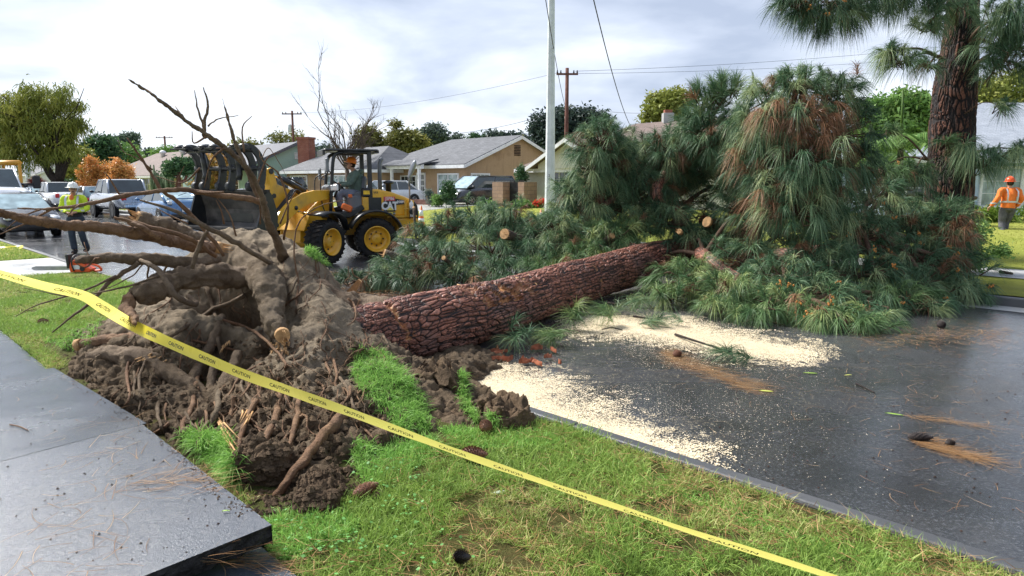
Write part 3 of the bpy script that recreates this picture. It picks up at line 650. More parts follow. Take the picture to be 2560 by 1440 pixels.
tree('yellow fruited green tree between the tan gable and the dark tree', gz(1320, 62), P(1320, 420, 62), [blob(1305, 368, 62, 22, 12), blob(1330, 384, 62, 26, 12)], 2600, .3, L_olive, M_barkd, .18, clump=.25)
tree('large dark grey green tree behind the pale street light pole', gz(1410, 60), P(1410, 420, 60), [blob(1350, 320, 60, 34, 32), blob(1380, 345, 60, 40, 40), blob(1420, 300, 60, 40, 30), blob(1470, 300, 60, 44, 26), blob(1440, 350, 60, 60, 40), blob(1500, 320, 60, 30, 30), blob(1348, 370, 60, 22, 18)], 15000, .3, L_grey, M_barkd, .35, clump=.3, shell=.2)
tree('yellow green tree above the roof between pines', gz(1670, 46), P(1670, 400, 46), [blob(1668, 262, 46, 44, 34), blob(1640, 285, 46, 30, 26), blob(1700, 250, 46, 28, 28), blob(1680, 310, 46, 40, 30)], 6500, .26, L_yel, M_bark0, .2, clump=.22)
tree('light green feathery tree behind the palm at right', gz(2230, 24), P(2230, 400, 24), [blob(2190, 285, 24, 50, 36), blob(2265, 262, 24, 50, 30), blob(2220, 330, 24, 80, 46), blob(2300, 290, 24, 40, 44), blob(2190, 400, 24, 60, 40)], 15000, .15, L_bri, M_bark0, .12, clump=.14)
tree('yellow green bushy tree beyond the roof at the right edge', gz(2480, 42), P(2480, 400, 42), [blob(2450, 240, 42, 55, 36), blob(2530, 225, 42, 50, 44), blob(2500, 270, 42, 60, 30)], 8000, .24, L_yel, M_bark0, .2, clump=.2)
tree('thin leafy olive tree left of the red brick chimney', gz(705, 90), P(705, 410, 90), [blob(690, 345, 90, 26, 12), blob(730, 345, 90, 24, 14)], 1100, .3, L_olive, M_bark0, .2, sub=14, clump=.5, shell=.1)
tree('olive green half bare tree over the tan roof', gz(935, 60), P(935, 410, 60), [blob(925, 345, 60, 30, 26), blob(950, 370, 60, 34, 22), blob(905, 360, 60, 20, 24)], 4200, .26, L_olive, M_barkd, .2, sub=10, clump=.24, shell=.2)
tree('olive green dense tree over the tan roof with one bare bough', gz(1010, 60), P(1010, 410, 60), [blob(1005, 345, 60, 34, 22), blob(1025, 365, 60, 40, 22), blob(990, 312, 60, 8, 10), blob(1045, 350, 60, 24, 14)], 6500, .26, L_olive, M_barkd, .2, sub=5, clump=.24, shell=.2)
# bare tree
b = Vector(gz(868, 46)); t = wthing('bare_tree', 'leafless upright winter tree behind the loader canopy', 'tree', b); m = MB()
fk = P(868, 425, 46); m.tube([b, fk], [.2, .14], 8)
def twig(m, a, dr, L, r, lv, seg=4, spread=.5, up=.12):
    pts = [a]; d = dr.normalized()
    for i in range(seg):
        d = (d+Vector((rnd.gauss(0, .16), rnd.gauss(0, .16), rnd.gauss(0, .1)+up))).normalized(); pts.append(pts[-1]+d*L/seg)
    m.tube(pts, lerpl([r, r*.35], len(pts)), 5 if r > .01 else 3, cap=False)
    if lv:
        for k in range(rnd.randint(3, 5)):
            i = rnd.randint(1, seg); dd = (d+Vector((rnd.gauss(0, spread), rnd.gauss(0, spread), rnd.gauss(0.1, spread*.6)))); twig(m, pts[i], dd, L*rnd.uniform(.4, .62), r*.5, lv-1, 3, spread, up)
for (x, y) in ((880, 245), (845, 290), (826, 320), (905, 300), (868, 320), (890, 330), (850, 340), (915, 345), (860, 290), (895, 300), (835, 350), (925, 325)):
    e = P(x, y, 46+rnd.uniform(-1, 1)); twig(m, fk, e-fk, (e-fk).length*.9, .07, 3, 6, .42, .05)
m.build('branches', M_bark0, t)
# orange shrubs
tree('large orange tipped shrub behind the worker in yellow', gz(240, 60), P(240, 470, 60), [blob(232, 405, 60, 11, 16), blob(222, 432, 60, 22, 20), blob(245, 440, 60, 36, 26), blob(272, 425, 60, 14, 16), blob(240, 465, 60, 44, 20)], 7000, .2, L_oran, M_bark0, .1, name='shrub', cat='shrub', clump=.2, shell=.3, up=.8)
tree('smaller orange tipped shrub left of the silver pickup', gz(303, 58), P(303, 470, 58), [blob(297, 420, 58, 13, 18), blob(322, 428, 58, 8, 14), blob(300, 450, 58, 22, 22), blob(318, 455, 58, 12, 18)], 4200, .2, L_oran, M_bark0, .1, name='shrub', cat='shrub', clump=.2, shell=.3, up=.8)
tree('orange green shrub behind the raised grapple', gz(530, 52), P(530, 470, 52), [blob(505, 410, 52, 24, 26), blob(540, 425, 52, 30, 40), blob(520, 460, 52, 40, 30), blob(560, 400, 52, 14, 20)], 7500, .2, L_orgr, M_bark0, .1, name='shrub', cat='shrub', clump=.2, shell=.3, up=.8)
# topiary tree and cactus
b = Vector(gz(447, 46)); t = wthing('topiary_tree', 'sculpted dark leaved tree with curved limb beside the raised bucket', 'tree', b); m = MB()
m.tube([b, P(447, 470, 46), P(446, 430, 46)], [.22, .16, .14], 8); q = catmull([P(446, 455, 46), P(462, 450, 46), P(467, 430, 46), P(455, 418, 46)]); m.tube(q, .09, 6); q = catmull([P(440, 440, 46), P(425, 425, 46), P(432, 415, 46)]); m.tube(q, .08, 6)
m.build('trunk', M_wood, t); leaves('crown', [blob(460, 410, 46, 30, 10), blob(478, 420, 46, 24, 14), blob(440, 414, 46, 20, 8), blob(420, 432, 46, 16, 7)], 3600, .24, L_dark, t, clump=.18, up=.6, shell=.3)
b = Vector(gz(402, 52)); t = wthing('cactus', 'tall clump of upright grey green cactus stems left of the sculpted tree', 'cactus', b); m = MB()
for k in range(34):
    x = rnd.uniform(375, 432); e = P(x, rnd.uniform(405, 440), 52+rnd.uniform(-.8, .8)); q = [Vector((b.x+(e.x-b.x)*.6, e.y, .1)), Vector((e.x, e.y, e.z*.5)), e]; m.tube(q, [.10, .11, .05], 6)
m.build('stems', mat('cactus skin', (.10, .14, .07), .6, var=.4), t)
# cordyline
b = Vector(gz(93, 62)); t = wthing('cordyline', 'spiky dark red cordyline by the pale pole at far left', 'plant', b); c = P(92, 458, 62)
m = MB(); m.tube([b, c], .08, 6); m.build('trunk', M_bark0, t); n = 260; D = rng.normal(size=(n, 3)); D[:, 2] += .5
v, f = ribbons(np.tile(np.array(c), (n, 1)), D, .75+.25*rng.random(n), np.full(n, .12), np.full(n, .07), 3); npmesh('leaves', v, f, leafmat('dark red leaves', (.05, .02, .02), (.12, .03, .03), (.25, .04, .03)), t, attrs={'tint': np.repeat(rng.random(n), 8)})
def bush(label, px, py, d, rx, ry, lm, n=1500, sz=.09, name='bush', extra=None):
    c = P(px, py, d); b = Vector((c.x, c.y, max(.2, c.z-ry*d/F*1.05))); bl = [blob(px, py, d, rx, ry)]+(extra or []); t = wthing(name, label, 'bush', b); m = MB()
    for k in range(6): e = c+Vector((rnd.uniform(-1, 1)*bl[0][1][0], 0, rnd.uniform(0, .6)*bl[0][1][2])); m.tube([b, b.lerp(e, .6), e], [.03, .02, .008], 5)
    m.build('stems', M_bark0, t); leaves('foliage', bl, n, sz, lm, t, clump=sz*.9, shell=.35, up=.3); return t
bush('dark green rounded bush beside the porch of the tan house', 1121, 480, 37, 17, 24, L_dark, 3500, .1)
bush('small bright green bush left of the dark porch bush', 1092, 500, 37, 13, 13, L_bri, 1400, .09)
bush('grey green sparse plant by the white porch post', 1075, 492, 37.5, 9, 18, L_blue, 700, .1)
bush('bright green low hedge in front of the dark minivan', 1217, 513, 34, 22, 9, L_bri, 2200, .09)
bush('bright green mound at the foot of the block wall', 1305, 512, 34, 18, 10, L_bri, 1800, .09)
bush('green bed plants under the cream house window', 1345, 514, 34, 18, 9, L_bri, 1600, .09)
bush('row of red amaryllis flowers by the cream house', 1362, 506, 34, 9, 6, L_red, 420, .1, name='flowers')
bush('second patch of red flowers near the foot of the light pole', 1340, 508, 33.8, 6, 4, L_red, 160, .1, name='flowers')
bush('narrow dark shrub in front of the cream house corner', 1303, 440, 38, 8, 22, L_dark, 1600, .12)
bush('dark low hedge under the big left tree', 165, 462, 60, 24, 9, L_dark, 2200, .2)
bush('tall dark hedge between the white houses at left', 120, 430, 95, 30, 12, L_grey, 1500, .3)
bush('bright leafy shrub at the edge of the fallen crown on the right', 2445, 585, 13.6, 26, 26, L_bri, 2600, .07, extra=[blob(2425, 640, 12.8, 30, 36), blob(2500, 625, 13.4, 18, 20)])
bush('glossy green shrub with small leaves below the standing pine', 2200, 600, 16, 40, 30, L_dark, 1600, .09)
# strap leaved plants on the right
def straps(label, px, py, d, w_, n, L):
    c = P(px, py, d); t = wthing('strap_plant', label, 'plant', Vector((c.x, c.y, .15))); B = np.array([[c.x+rng.uniform(-1, 1)*w_*d/F, c.y+rng.uniform(-.4, .4), .25+rng.random()*.7] for _ in range(n)])
    D = rng.normal(size=(n, 3))*.55; D[:, 2] = .9; v, f = ribbons(B, D, L*(.6+.6*rng.random(n)), .75+.5*rng.random(n), np.full(n, .06), 5)
    npmesh('leaves', v, f, L_strap, t, attrs={'tint': np.repeat(rng.random(n), 12)}); return t
straps('clump of long arching yellow green strap leaves left of the worker in orange', 2468, 520, 22, 52, 420, .95)
straps('darker clump of strap leaves right of the worker in orange', 2575, 540, 23, 40, 200, .7)
# palm
b = Vector((P(2243, 500, 15.5).x, 15.5, .15)); t = wthing('palm', 'young palm with arching fronds left of the standing pine trunk', 'palm', b)
m = MB(); ct = P(2252, 375, 15.5); m.tube([b, P(2243, 480, 15.5), ct], [.10, .10, .06], 10); m.build('trunk', mat('palm trunk', (.10, .085, .06), .8, var=.4, bmp=.01), t)
V, Fs, T = [], [], []; off = 0; m = MB()
for k in range(13):
    a = 2*PI*k/13+rnd.uniform(-.2, .2); el = rnd.uniform(.25, 1.25); L = rnd.uniform(1.1, 1.5); d0 = Vector((math.cos(a)*math.cos(el), math.sin(a)*math.cos(el), math.sin(el)))
    pts = [ct+d0*L*u-Vector((0, 0, .65*L*u*u)) for u in np.linspace(0, 1, 12)]; m.tube(pts, lerpl([.02, .006], 12), 5)
    for i in range(2, 12):
        tg = (pts[i]-pts[i-1]).normalized(); sd = tg.cross(Vector((0, 0, 1))).normalized()
        B = np.array([pts[i]-(pts[i]-pts[i-1])*q for q in (0, .33, .66) for sg in (-1, 1)]); D = np.array([sd*sg+tg*.55-Vector((0, 0, .25)) for q in (0, .33, .66) for sg in (-1, 1)])
        ln = .42*math.sin(PI*min(.97, i/12))**.6; v, f = ribbons(B, D, np.full(6, ln), np.full(6, .35), np.full(6, .034), 3); V.append(v); Fs.append(f+off); off += len(v); T.append(np.repeat(rng.random(6), 8))
m.tube([ct, P(2258, 225, 15.5)], [.035, .02], 6)
m.build('frond_stalks', L_strap, t); npmesh('fronds', np.concatenate(V), np.concatenate(Fs), L_bri, t, attrs={'tint': np.concatenate(T)})
# ================================================================ VEHICLES
M_tyre = mat('black rubber', (.018, .018, .019), .75, var=.4, scale=14, bmp=.004, dirt=((.06, .05, .04), .4))
M_rim = mat('silver alloy', (.5, .51, .53), .28, .8, var=.1)
M_trim = mat('black plastic trim', (.02, .02, .022), .5, var=.2)
M_cglass = mat('car glass', (.03, .045, .05), .04, var=.4, scale=1.5, spec=1.)
M_wglass = mat('wet pale windscreen', (.30, .40, .43), .12, var=.4, scale=2.5, spec=1.)
M_lamp = mat('headlamp glass', (.7, .72, .74), .1, var=.1, spec=1.)
M_tail = mat('red tail lamp', (.55, .02, .025), .2, var=.2)
M_plate = mat('number plate', (.75, .76, .78), .4, var=.05)
M_amber = mat('amber lens', (.8, .25, .02), .25, var=.1)
def paint(name, c, metal=.2): return mat(name, c, .3, metal, var=.06, scale=3, coat=.8, dirt=(tuple(x*.55+.03 for x in c), .25))
def ip(tbl, x): return float(np.interp(x, [a for a, _ in tbl], [b for _, b in tbl]))
def wheel(root, x, y, r, wd, rim=M_rim, spokes=5, rimr=.66, name='wheel'):
    sg = 1 if y > 0 else -1; m = MB()
    m.lathe([(r*rimr, -wd/2), (r*.93, -wd/2), (r, -wd*.36), (r, wd*.36), (r*.93, wd/2), (r*rimr, wd/2)], (x, y, r), 'y', 24, cap=False); o = m.build(name, M_tyre, root)
    m = MB(); yo = y+sg*wd*.32
    m.lathe([(r*rimr, 0), (r*rimr*.96, sg*wd*.16), (r*rimr*.88, sg*wd*.16), (r*rimr*.84, 0), (.02, 0)], (x, yo, r), 'y', 20, cap=False)
    for k in range(spokes):
        a = 2*PI*k/spokes; m.box((x+math.cos(a)*r*rimr*.45, yo+sg*wd*.1, r+math.sin(a)*r*rimr*.45), (r*rimr*.95, wd*.1, r*.14), (0, -a, 0))
    m.lathe([(r*.14, 0), (r*.12, sg*wd*.2)], (x, yo, r), 'y', 10); m.build('rim', rim, o); return o
def car(label, pos, rz, L=4.5, Wd=1.78, top=((-1, .9), (1, .9)), gh=None, roof=1.45, belt=.9, wr=.33, wx=(-1.35, 1.35), zb=.22, pm=None, rearglass=None, frontglass=None, bed=None, cat='car', name='parked_car',
        face='rear', plate=True, rimm=M_rim, tailm=None, grille=True, inset=.80, z=0., lampz=None, sides=1, group='cars and trucks parked along the street', win=2, shape=None):
    root = thing(name, label, cat, (pos[0], pos[1], z), rz, group); h = Wd/2; k = 22; xs = [(-L/2)+L*i/(k-1) for i in range(k)]
    m = MB(); sec = []
    for x in xs:
        u = abs(x)/(L/2); wsc = 1-.20*max(0, (u-.72)/.28)**1.8; zt = ip(top, x); b = zb+.10*max(0, (u-.85)/.15); w_ = h*wsc; hh = zt-b
        half = [(0, b), (w_*.86, b), (w_*.97, b+hh*.16), (w_, b+hh*.5), (w_*.985, b+hh*.78), (w_*.9, zt-.025), (w_*.72, zt), (0, zt+.03)]
        sec.append([(x, y, zz) for y, zz in half]+[(x, -y, zz) for y, zz in half[-2:0:-1]])
    n = len(sec[0]); vs = [v for s_ in sec for v in s_]; fs = [(i*n+j, i*n+(j+1) % n, (i+1)*n+(j+1) % n, (i+1)*n+j) for i in range(k-1) for j in range(n)]+[tuple(range(n)), tuple((k-1)*n+j for j in range(n))]
    m.add(vs, fs, 0, True); bo = m.build('body', pm, root)
    for sy in (-1, 1):
        for x in wx:
            m = MB(); m.lathe([(wr*1.16, 0), (wr*1.16, sy*.03)], (x, sy*(h-.022), wr*1.02), 'y', 20); m.build('wheel_arch', M_trim, root); wheel(root, x, sy*(h-.10), wr, .23, rimm)
    xA, xB, xC, xD = gh; wb, wt = h*.90, h*inset*.86; z0, z1 = belt-.02, roof-.045
    def q(x, y, zz): return Vector((x, y, zz))
    def pane(nm, p4, mt):
        c = sum(p4, Vector())/len(p4); nr = (p4[1]-p4[0]).cross(p4[2]-p4[0]).normalized()
        if nr.dot(c-Vector((0, 0, (z0+z1)/2))) < 0: nr = -nr
        mm = MB(); kk = len(p4); a = [p for p in p4]; b = [p-nr*.03 for p in p4]; mm.add(a+b, [tuple(range(kk)), tuple(range(2*kk-1, kk-1, -1))]+[(i, (i+1) % kk, kk+(i+1) % kk, kk+i) for i in range(kk)]); return mm.build(nm, mt, root)
    pane('windshield', [q(xA, -wb*.93, z0), q(xA, wb*.93, z0), q(xB, wt, z1), q(xB, -wt, z1)], frontglass or M_cglass)
    pane('rear_window', [q(xD, wb*.93, z0), q(xD, -wb*.93, z0), q(xC, -wt, z1), q(xC, wt, z1)], rearglass or M_cglass)
    for sy in (-1, 1):
        cuts = np.linspace(0, 1, win+1)
        for i in range(win):
            u0, u1 = cuts[i]+.012, cuts[i+1]-.012; f0, f1 = lambda u: xA+(xD-xA)*u, lambda u: xB+(xC-xB)*u
            pane('side_window', [q(f0(u0), sy*wb, z0), q(f0(u1), sy*wb, z0), q(f1(u1), sy*wt*1.03, z1), q(f1(u0), sy*wt*1.03, z1)], M_cglass)
    m = MB(); rows = []
    for i in range(7):
        u = i/6; x = xB+(xC-xB)*u; zz = roof-.05*(2*u-1)**2; rows.append([(x, y*wt*1.06, zz-.03*abs(y)**3-(0 if True else 0)) for y in (-1, -.7, 0, .7, 1)])
    vs = [v for r_ in rows for v in r_]; fs = [(i*5+j, i*5+j+1, i*5+6+j, i*5+5+j) for i in range(6) for j in range(4)]; lo = [(x, y, zz-.05) for x, y, zz in vs]; o_ = len(vs)
    m.add(vs+lo, fs+[tuple(o_+i for i in reversed(f)) for f in fs]+[(i*5, (i+1)*5, (i+1)*5+o_, i*5+o_) for i in range(6)]+[(i*5+4, i*5+4+o_, (i+1)*5+4+o_, (i+1)*5+4) for i in range(6)]+[(j, j+o_, j+1+o_, j+1) for j in range(4)]+[(30+j, 31+j, 31+j+o_, 30+j+o_) for j in range(4)], 0, True)
    for sy in (-1, 1):
        m.tube([(xA, sy*wb*.97, z0), (xB, sy*wt*1.02, z1)], .04, 6); m.tube([(xD, sy*wb*.97, z0), (xC, sy*wt*1.02, z1)], .055, 6); m.tube([(xB, sy*wt*1.02, z1), (xC, sy*wt*1.02, z1)], .04, 6)
        if win > 1:
            for i in range(1, win): u = i/win; m.tube([(xA+(xD-xA)*u, sy*wb, z0), (xB+(xC-xB)*u, sy*wt*1.03, z1)], .028, 6)
    m.build('roof', pm, root)
    for sy in (-1, 1):
        m = MB(); m.ball((xA-.25, sy*(h+.08), belt+.05), (.07, .11, .07), 8); m.box((xA-.25, sy*(h-.02), belt+.02), (.06, .16, .04)); m.build('mirror', pm if Wd < 1.9 else M_trim, root)
    lz = lampz or (belt-.18); ex = L/2
    if face in ('rear', 'both'):
        for sy in (-1, 1):
            m = MB(); m.box((-ex+.10, sy*h*.70, lz), (.26, h*.22, .26 if bed else .16), (0, 0, sy*-.35), bev=.03); m.build('taillight', tailm or M_tail, root)
        m = MB(); m.box((-ex+.03, 0, zb+.16), (.12, Wd*.74, .2), bev=.04); m.build('bumper', M_trim if not bed else M_rim, root)
        if plate: m = MB(); m.box((-ex-.035, 0, .62), (.012, .32, .16)); m.build('license_plate', M_plate, root)
    if face in ('front', 'both'):
        for sy in (-1, 1):
            m = MB(); m.box((ex-.22, sy*h*.70, lz-.02), (.42, h*.26, .13), (0, .15, sy*.42), bev=.05); m.build('headlight', M_lamp, root)
        m = MB(); m.box((ex-.01, 0, zb+.15), (.10, Wd*.6, .22), bev=.04); m.build('grille', M_trim, root)
    return root
SA = R(135); SB = R(-45)
sedan_top = ((-2.3, .72), (-2.2, .95), (-1.5, .98), (1.0, .98), (1.7, .84), (2.15, .70), (2.3, .5))
hatch_top = ((-2.25, .7), (-2.15, 1.02), (-1.4, 1.05), (.9, .98), (1.7, .84), (2.1, .68), (2.25, .48))
suv_top = ((-2.25, .75), (-2.2, 1.05), (1.0, 1.05), (1.9, .98), (2.15, .85), (2.25, .55))
# black hybrid in front, facing the camera
c = car('glossy black hybrid hatchback parked facing the camera at the left edge', W(29.6, 4.85), SB, 4.55, 1.78, ((-2.25, .8), (-2.15, 1.0), (1.0, .98), (1.6, .88), (2.05, .74), (2.28, .52)), (1.25, .30, -1.0, -2.0), 1.48, .98, .33, (-1.4, 1.3), .2, mat('black car paint', (.012, .013, .017), .3, .1, var=.05, coat=.6), face='front', frontglass=M_wglass, lampz=.70)
ex = 2.275
m = MB(); m.box((ex+.02, 0, .66), (.02, .32, .16)); pl = m.build('license_plate', M_plate, c); pl.location = (0, 0, -.1)
me = text_mesh('8XGW740', .085, .001); me.materials.append(mat('plate navy', (.03, .05, .15), .5)); o = link('plate_text', me, pl); o.rotation_euler = (PI/2, 0, PI/2); o.location = (ex+.034, 0, .655)
me = text_mesh('California', .03, .001); me.materials.append(mat('plate red', (.5, .04, .04), .5)); o = link('plate_text', me, pl); o.rotation_euler = (PI/2, 0, PI/2); o.location = (ex+.034, 0, .715)
m = MB(); m.lathe([(.085, 0), (.095, .02), (.07, .02), (.07, .0)], (ex-.05, 0, .72), 'x', 16); m.lathe([(.04, 0), (.045, .022), (.03, .022), (.03, 0)], (ex-.05, 0, .735), 'x', 12); m.build('badge', M_rim, c)
m = MB(); m.box((ex+.0, 0, .32), (.08, 1.3, .14), bev=.03); m.build('lower_grille', M_trim, c)
P_sil = paint('silver car paint', (.42, .46, .53), .5)
c = car('lifted silver pickup truck parked with its tailgate towards the camera', W(40.2, 11.15), SA, 5.7, 2.02, ((-2.85, .9), (-2.8, 1.28), (-.9, 1.30), (1.2, 1.32), (2.2, 1.24), (2.7, 1.1), (2.85, .8)), (1.55, .85, -.70, -.95), 2.0, 1.3, .43, (-1.75, 1.75), .52, P_sil, face='rear', bed=True, name='parked_pickup', cat='pickup truck', rimm=M_trim, lampz=1.08, inset=.92)
m = MB(); m.box((-2.86, 0, 1.06), (.03, 1.5, .42), bev=.01); m.build('tailgate', P_sil, c)
m = MB(); m.box((-1.9, 0, 1.315), (1.7, 1.6, .03)); m.build('truck_bed', M_trim, c)
P_blu = paint('blue car paint', (.085, .19, .36), .3)
c = car('blue hybrid hatchback parked just left of the raised loader bucket', W(34.0, 11.3), SA, 4.45, 1.74, hatch_top, (1.35, .35, -.9, -2.05), 1.49, 1.0, .32, (-1.35, 1.35), .2, P_blu, rearglass=M_wglass, tailm=mat('pale clear tail lamp', (.6, .62, .65), .2), lampz=.95, win=2)
m = MB(); m.tube([(-2.1, -.7, 1.12), (-2.1, .7, 1.12)], .035, 6); m.build('spoiler', P_blu, c)
m = MB(); m.tube([(-1.75, .1, 1.25), (-1.45, -.35, 1.36)], .014, 5); m.build('wiper', M_trim, c)
car('dark grey hatchback with black lower bumper between the white pickup and silver pickup', W(47.2, 11.3), SA, 4.5, 1.82, suv_top, (1.1, .4, -1.7, -2.1), 1.62, 1.05, .35, (-1.4, 1.35), .26, paint('grey car paint', (.20, .23, .27), .4), rearglass=M_wglass)
c = car('white pickup truck parked behind the worker in the yellow jacket', W(53.5, 11.1), SA, 5.5, 1.95, ((-2.75, .85), (-2.7, 1.18), (1.2, 1.2), (2.2, 1.14), (2.65, 1.0), (2.75, .7)), (1.45, .8, -.6, -.85), 1.86, 1.2, .38, (-1.7, 1.7), .4, paint('white car paint', (.7, .72, .75), .0), bed=True, name='parked_pickup', cat='pickup truck', lampz=1.0, inset=.9)
car('blue grey sedan parked left of the worker in the yellow jacket', W(60.3, 11.2), SA, 4.7, 1.82, sedan_top, (1.1, .35, -1.0, -1.75), 1.47, .97, .34, (-1.45, 1.4), .22, paint('blue grey car paint', (.19, .26, .36), .4), rearglass=M_wglass)
car('silver compact wagon farthest back in the row at left', W(67.5, 11.2), SA, 4.3, 1.75, suv_top, (1.1, .4, -1.7, -2.05), 1.55, 1.0, .33, (-1.35, 1.3), .24, paint('pale silver paint', (.5, .53, .56), .4))
cw = P(108, 460, 88); car('white work van half hidden by the big left tree trunk', (cw.x, cw.y), SA, 5.0, 1.9, ((-2.5, .9), (-2.4, 1.2), (1.5, 1.2), (2.4, 1.0), (2.5, .7)), (1.6, 1.0, -2.2, -2.4), 2.25, 1.2, .36, (-1.6, 1.6), .3, paint('white van paint', (.68, .7, .73), 0), cat='van', name='parked_van', inset=.98)
cw = P(190, 460, 92); car('white car at the foot of the orange shrubs, roof only showing', (cw.x, cw.y), SA, 4.5, 1.8, suv_top, (1.1, .4, -1.7, -2.1), 2.0, 1.25, .35, (-1.4, 1.35), .24, paint('white car paint', (.68, .7, .73), 0))
car('dark grey minivan nosing out beside the tan gable wall', W(29.5, 26.9), R(-135), 4.9, 1.9, ((-2.45, .8), (-2.4, 1.05), (1.0, 1.05), (1.9, .92), (2.3, .75), (2.45, .5)), (1.7, .7, -1.9, -2.3), 1.72, 1.04, .34, (-1.5, 1.5), .22, paint('graphite paint', (.05, .052, .06), .4), face='front', frontglass=M_wglass, group='cars standing in driveways', z=.5, cat='minivan', name='parked_minivan')
car('white sedan showing above the loader engine hood', W(33.9, 23.4), R(-135), 4.5, 1.8, sedan_top, (1.1, .35, -1.0, -1.75), 1.5, .97, .33, (-1.4, 1.35), .22, paint('white sedan paint', (.66, .68, .7), 0), face='front', group='cars standing in driveways', z=.45)
car('dark blue grey car in the garage driveway behind the yellow loader arm', W(46.0, 22.4), R(-135), 4.7, 1.85, suv_top, (1.1, .4, -1.8, -2.1), 1.75, 1.1, .35, (-1.45, 1.4), .24, paint('dark slate paint', (.06, .08, .10), .4), face='front', frontglass=M_wglass, group='cars standing in driveways', z=.42)
# big white work truck at the left edge and the yellow frame beyond
c = car('big white work truck with long black tow mirrors at the left edge', W(40.6, 5.7), SB, 6.6, 2.15, ((-3.3, 1.2), (.6, 1.62), (2.4, 1.6), (3.0, 1.45), (3.3, .9)), (1.3, .35, -1.4, -1.6), 2.5, 1.62, .46, (-2.1, 2.1), .5, paint('white truck paint', (.68, .7, .74), 0), face='front', cat='truck', name='work_truck', inset=.92)
m = MB(); m.tube([(1.0, 1.0, 1.75), (.98, 1.5, 1.72)], .07, 6); m.box((.95, 1.62, 1.85), (.12, .32, .62), bev=.04); m.build('tow_mirror', M_trim, c)
m = MB(); m.lathe([(.62, 0), (.62, .05)], (2.1, 1.04, .52), 'y', 20); m.build('wheel_arch', M_trim, c)
M_yel2 = mat('orange yellow steel', (.62, .30, .03), .5, var=.1)
b = P(30, 455, 47); h = wthing('steel_frame', 'orange yellow steel gantry frame above the white truck', 'frame', (b.x, b.y, 0))
m = MB(); a_, b_ = P(-60, 407, 47), P(50, 407, 45.5); m.tube([a_, b_], .17, 4); m.build('beam', M_yel2, h)
m = MB(); a2 = P(8, 408, 50); m.add([a_, b_, a2, a_+(a2-b_)]+[v-Vector((0, 0, .06)) for v in (a_, b_, a2, a_+(a2-b_))], [(0, 1, 2, 3), (7, 6, 5, 4), (0, 4, 5, 1), (1, 5, 6, 2), (2, 6, 7, 3), (3, 7, 4, 0)]); m.build('top_panel', M_yel2, h)
for px, d in ((48, 45.5), (8, 50)): p = P(px, 408, d); m = MB(); m.tube([(p.x, p.y, 0), p], .12, 4); m.build('post', M_yel2, h)
# ================================================================ CONES, CHAINSAW
M_or = mat('orange plastic', (.80, .17, .03), .45, var=.08, dirt=((.4, .12, .05), .4)); M_refl = mat('white reflective band', (.75, .77, .8), .35, var=.05)
def cone(label, px, py, z, hh=.92):
    g0 = G(px, py, z); t = thing('traffic_cone', label, 'cone', g0, 0, 'orange traffic cones'); r = lambda u: .15-.12*u
    m = MB(); m.box((0, 0, .02), (.36, .36, .04), bev=.01); m.build('base', M_trim if hh > .8 else M_or, t)
    m = MB(); m.lathe([(r(u)*hh/.92, .04+u*(hh-.04)) for u in (0, .5, 1)], (0, 0, 0), 'z', 16); b = m.build('cone_body', M_or, t)
    for u0, u1 in ((.40, .53), (.62, .84)): m = MB(); m.lathe([(r(u0)*hh/.92+.004, .04+u0*(hh-.04)), (r(u1)*hh/.92+.004, .04+u1*(hh-.04))], (0, 0, 0), 'z', 16); m.build('reflective_band', M_refl, b)
cone('orange cone with two white bands right behind the loader', 1054, 584, .15)
cone('orange cone tip beside the foot of the pale light pole', 1352, 572, .16, .7)
cone('distant orange cone beside the big white truck', 38, 505, .1, .9)
M_saw = mat('orange chainsaw plastic', (.75, .10, .02), .35, var=.1); M_steel = mat('worn steel', (.35, .36, .38), .35, .8, var=.2)
s0 = G(208, 682, .13); t = thing('chainsaw', 'orange chainsaw with long bar lying on the driveway edge near the worker in yellow', 'chainsaw', s0, R(4))
m = MB(); m.prism([(-.19, .02), (.17, .02), (.21, .08), (.10, .14), (.06, .24), (-.08, .27), (-.17, .22), (-.2, .1)], -.10, .10, 'y'); o = m.build('housing', M_saw, t); bv = o.modifiers.new('b', 'BEVEL'); bv.width = .015
m = MB(); m.tube(catmull([(.08, 0, .2), (.2, 0, .16), (.30, 0, .12), (.34, 0, .05), (.2, 0, .035)]), .022, 8); m.build('rear_handle', M_saw, t)
m = MB(); m.tube(catmull([(-.1, -.12, .05), (-.12, -.14, .2), (-.1, -.1, .32), (-.1, .1, .33), (-.1, .13, .1)]), .014, 8); m.build('front_handle', M_trim, t)
m = MB(); m.prism([(-.24, .1), (-.2, .1), (-.2, .36), (-.25, .36)], -.09, .1, 'y'); m.build('hand_guard', M_trim, t)
m = MB(); m.prism([(-.19, .06), (-.19, .13), (-.85, .135), (-.92, .115), (-.93, .09), (-.9, .065), (-.85, .055)], -.014, -.006, 'y'); m.build('guide_bar', M_steel, t)
m = MB(); m.box((-.06, -.103, .12), (.12, .006, .08)); m.build('label_plate', M_plate, t)
m = MB(); m.lathe([(.045, 0), (.04, .02)], (.05, -.12, .09), 'y', 12); m.build('starter_cover', M_trim, t)
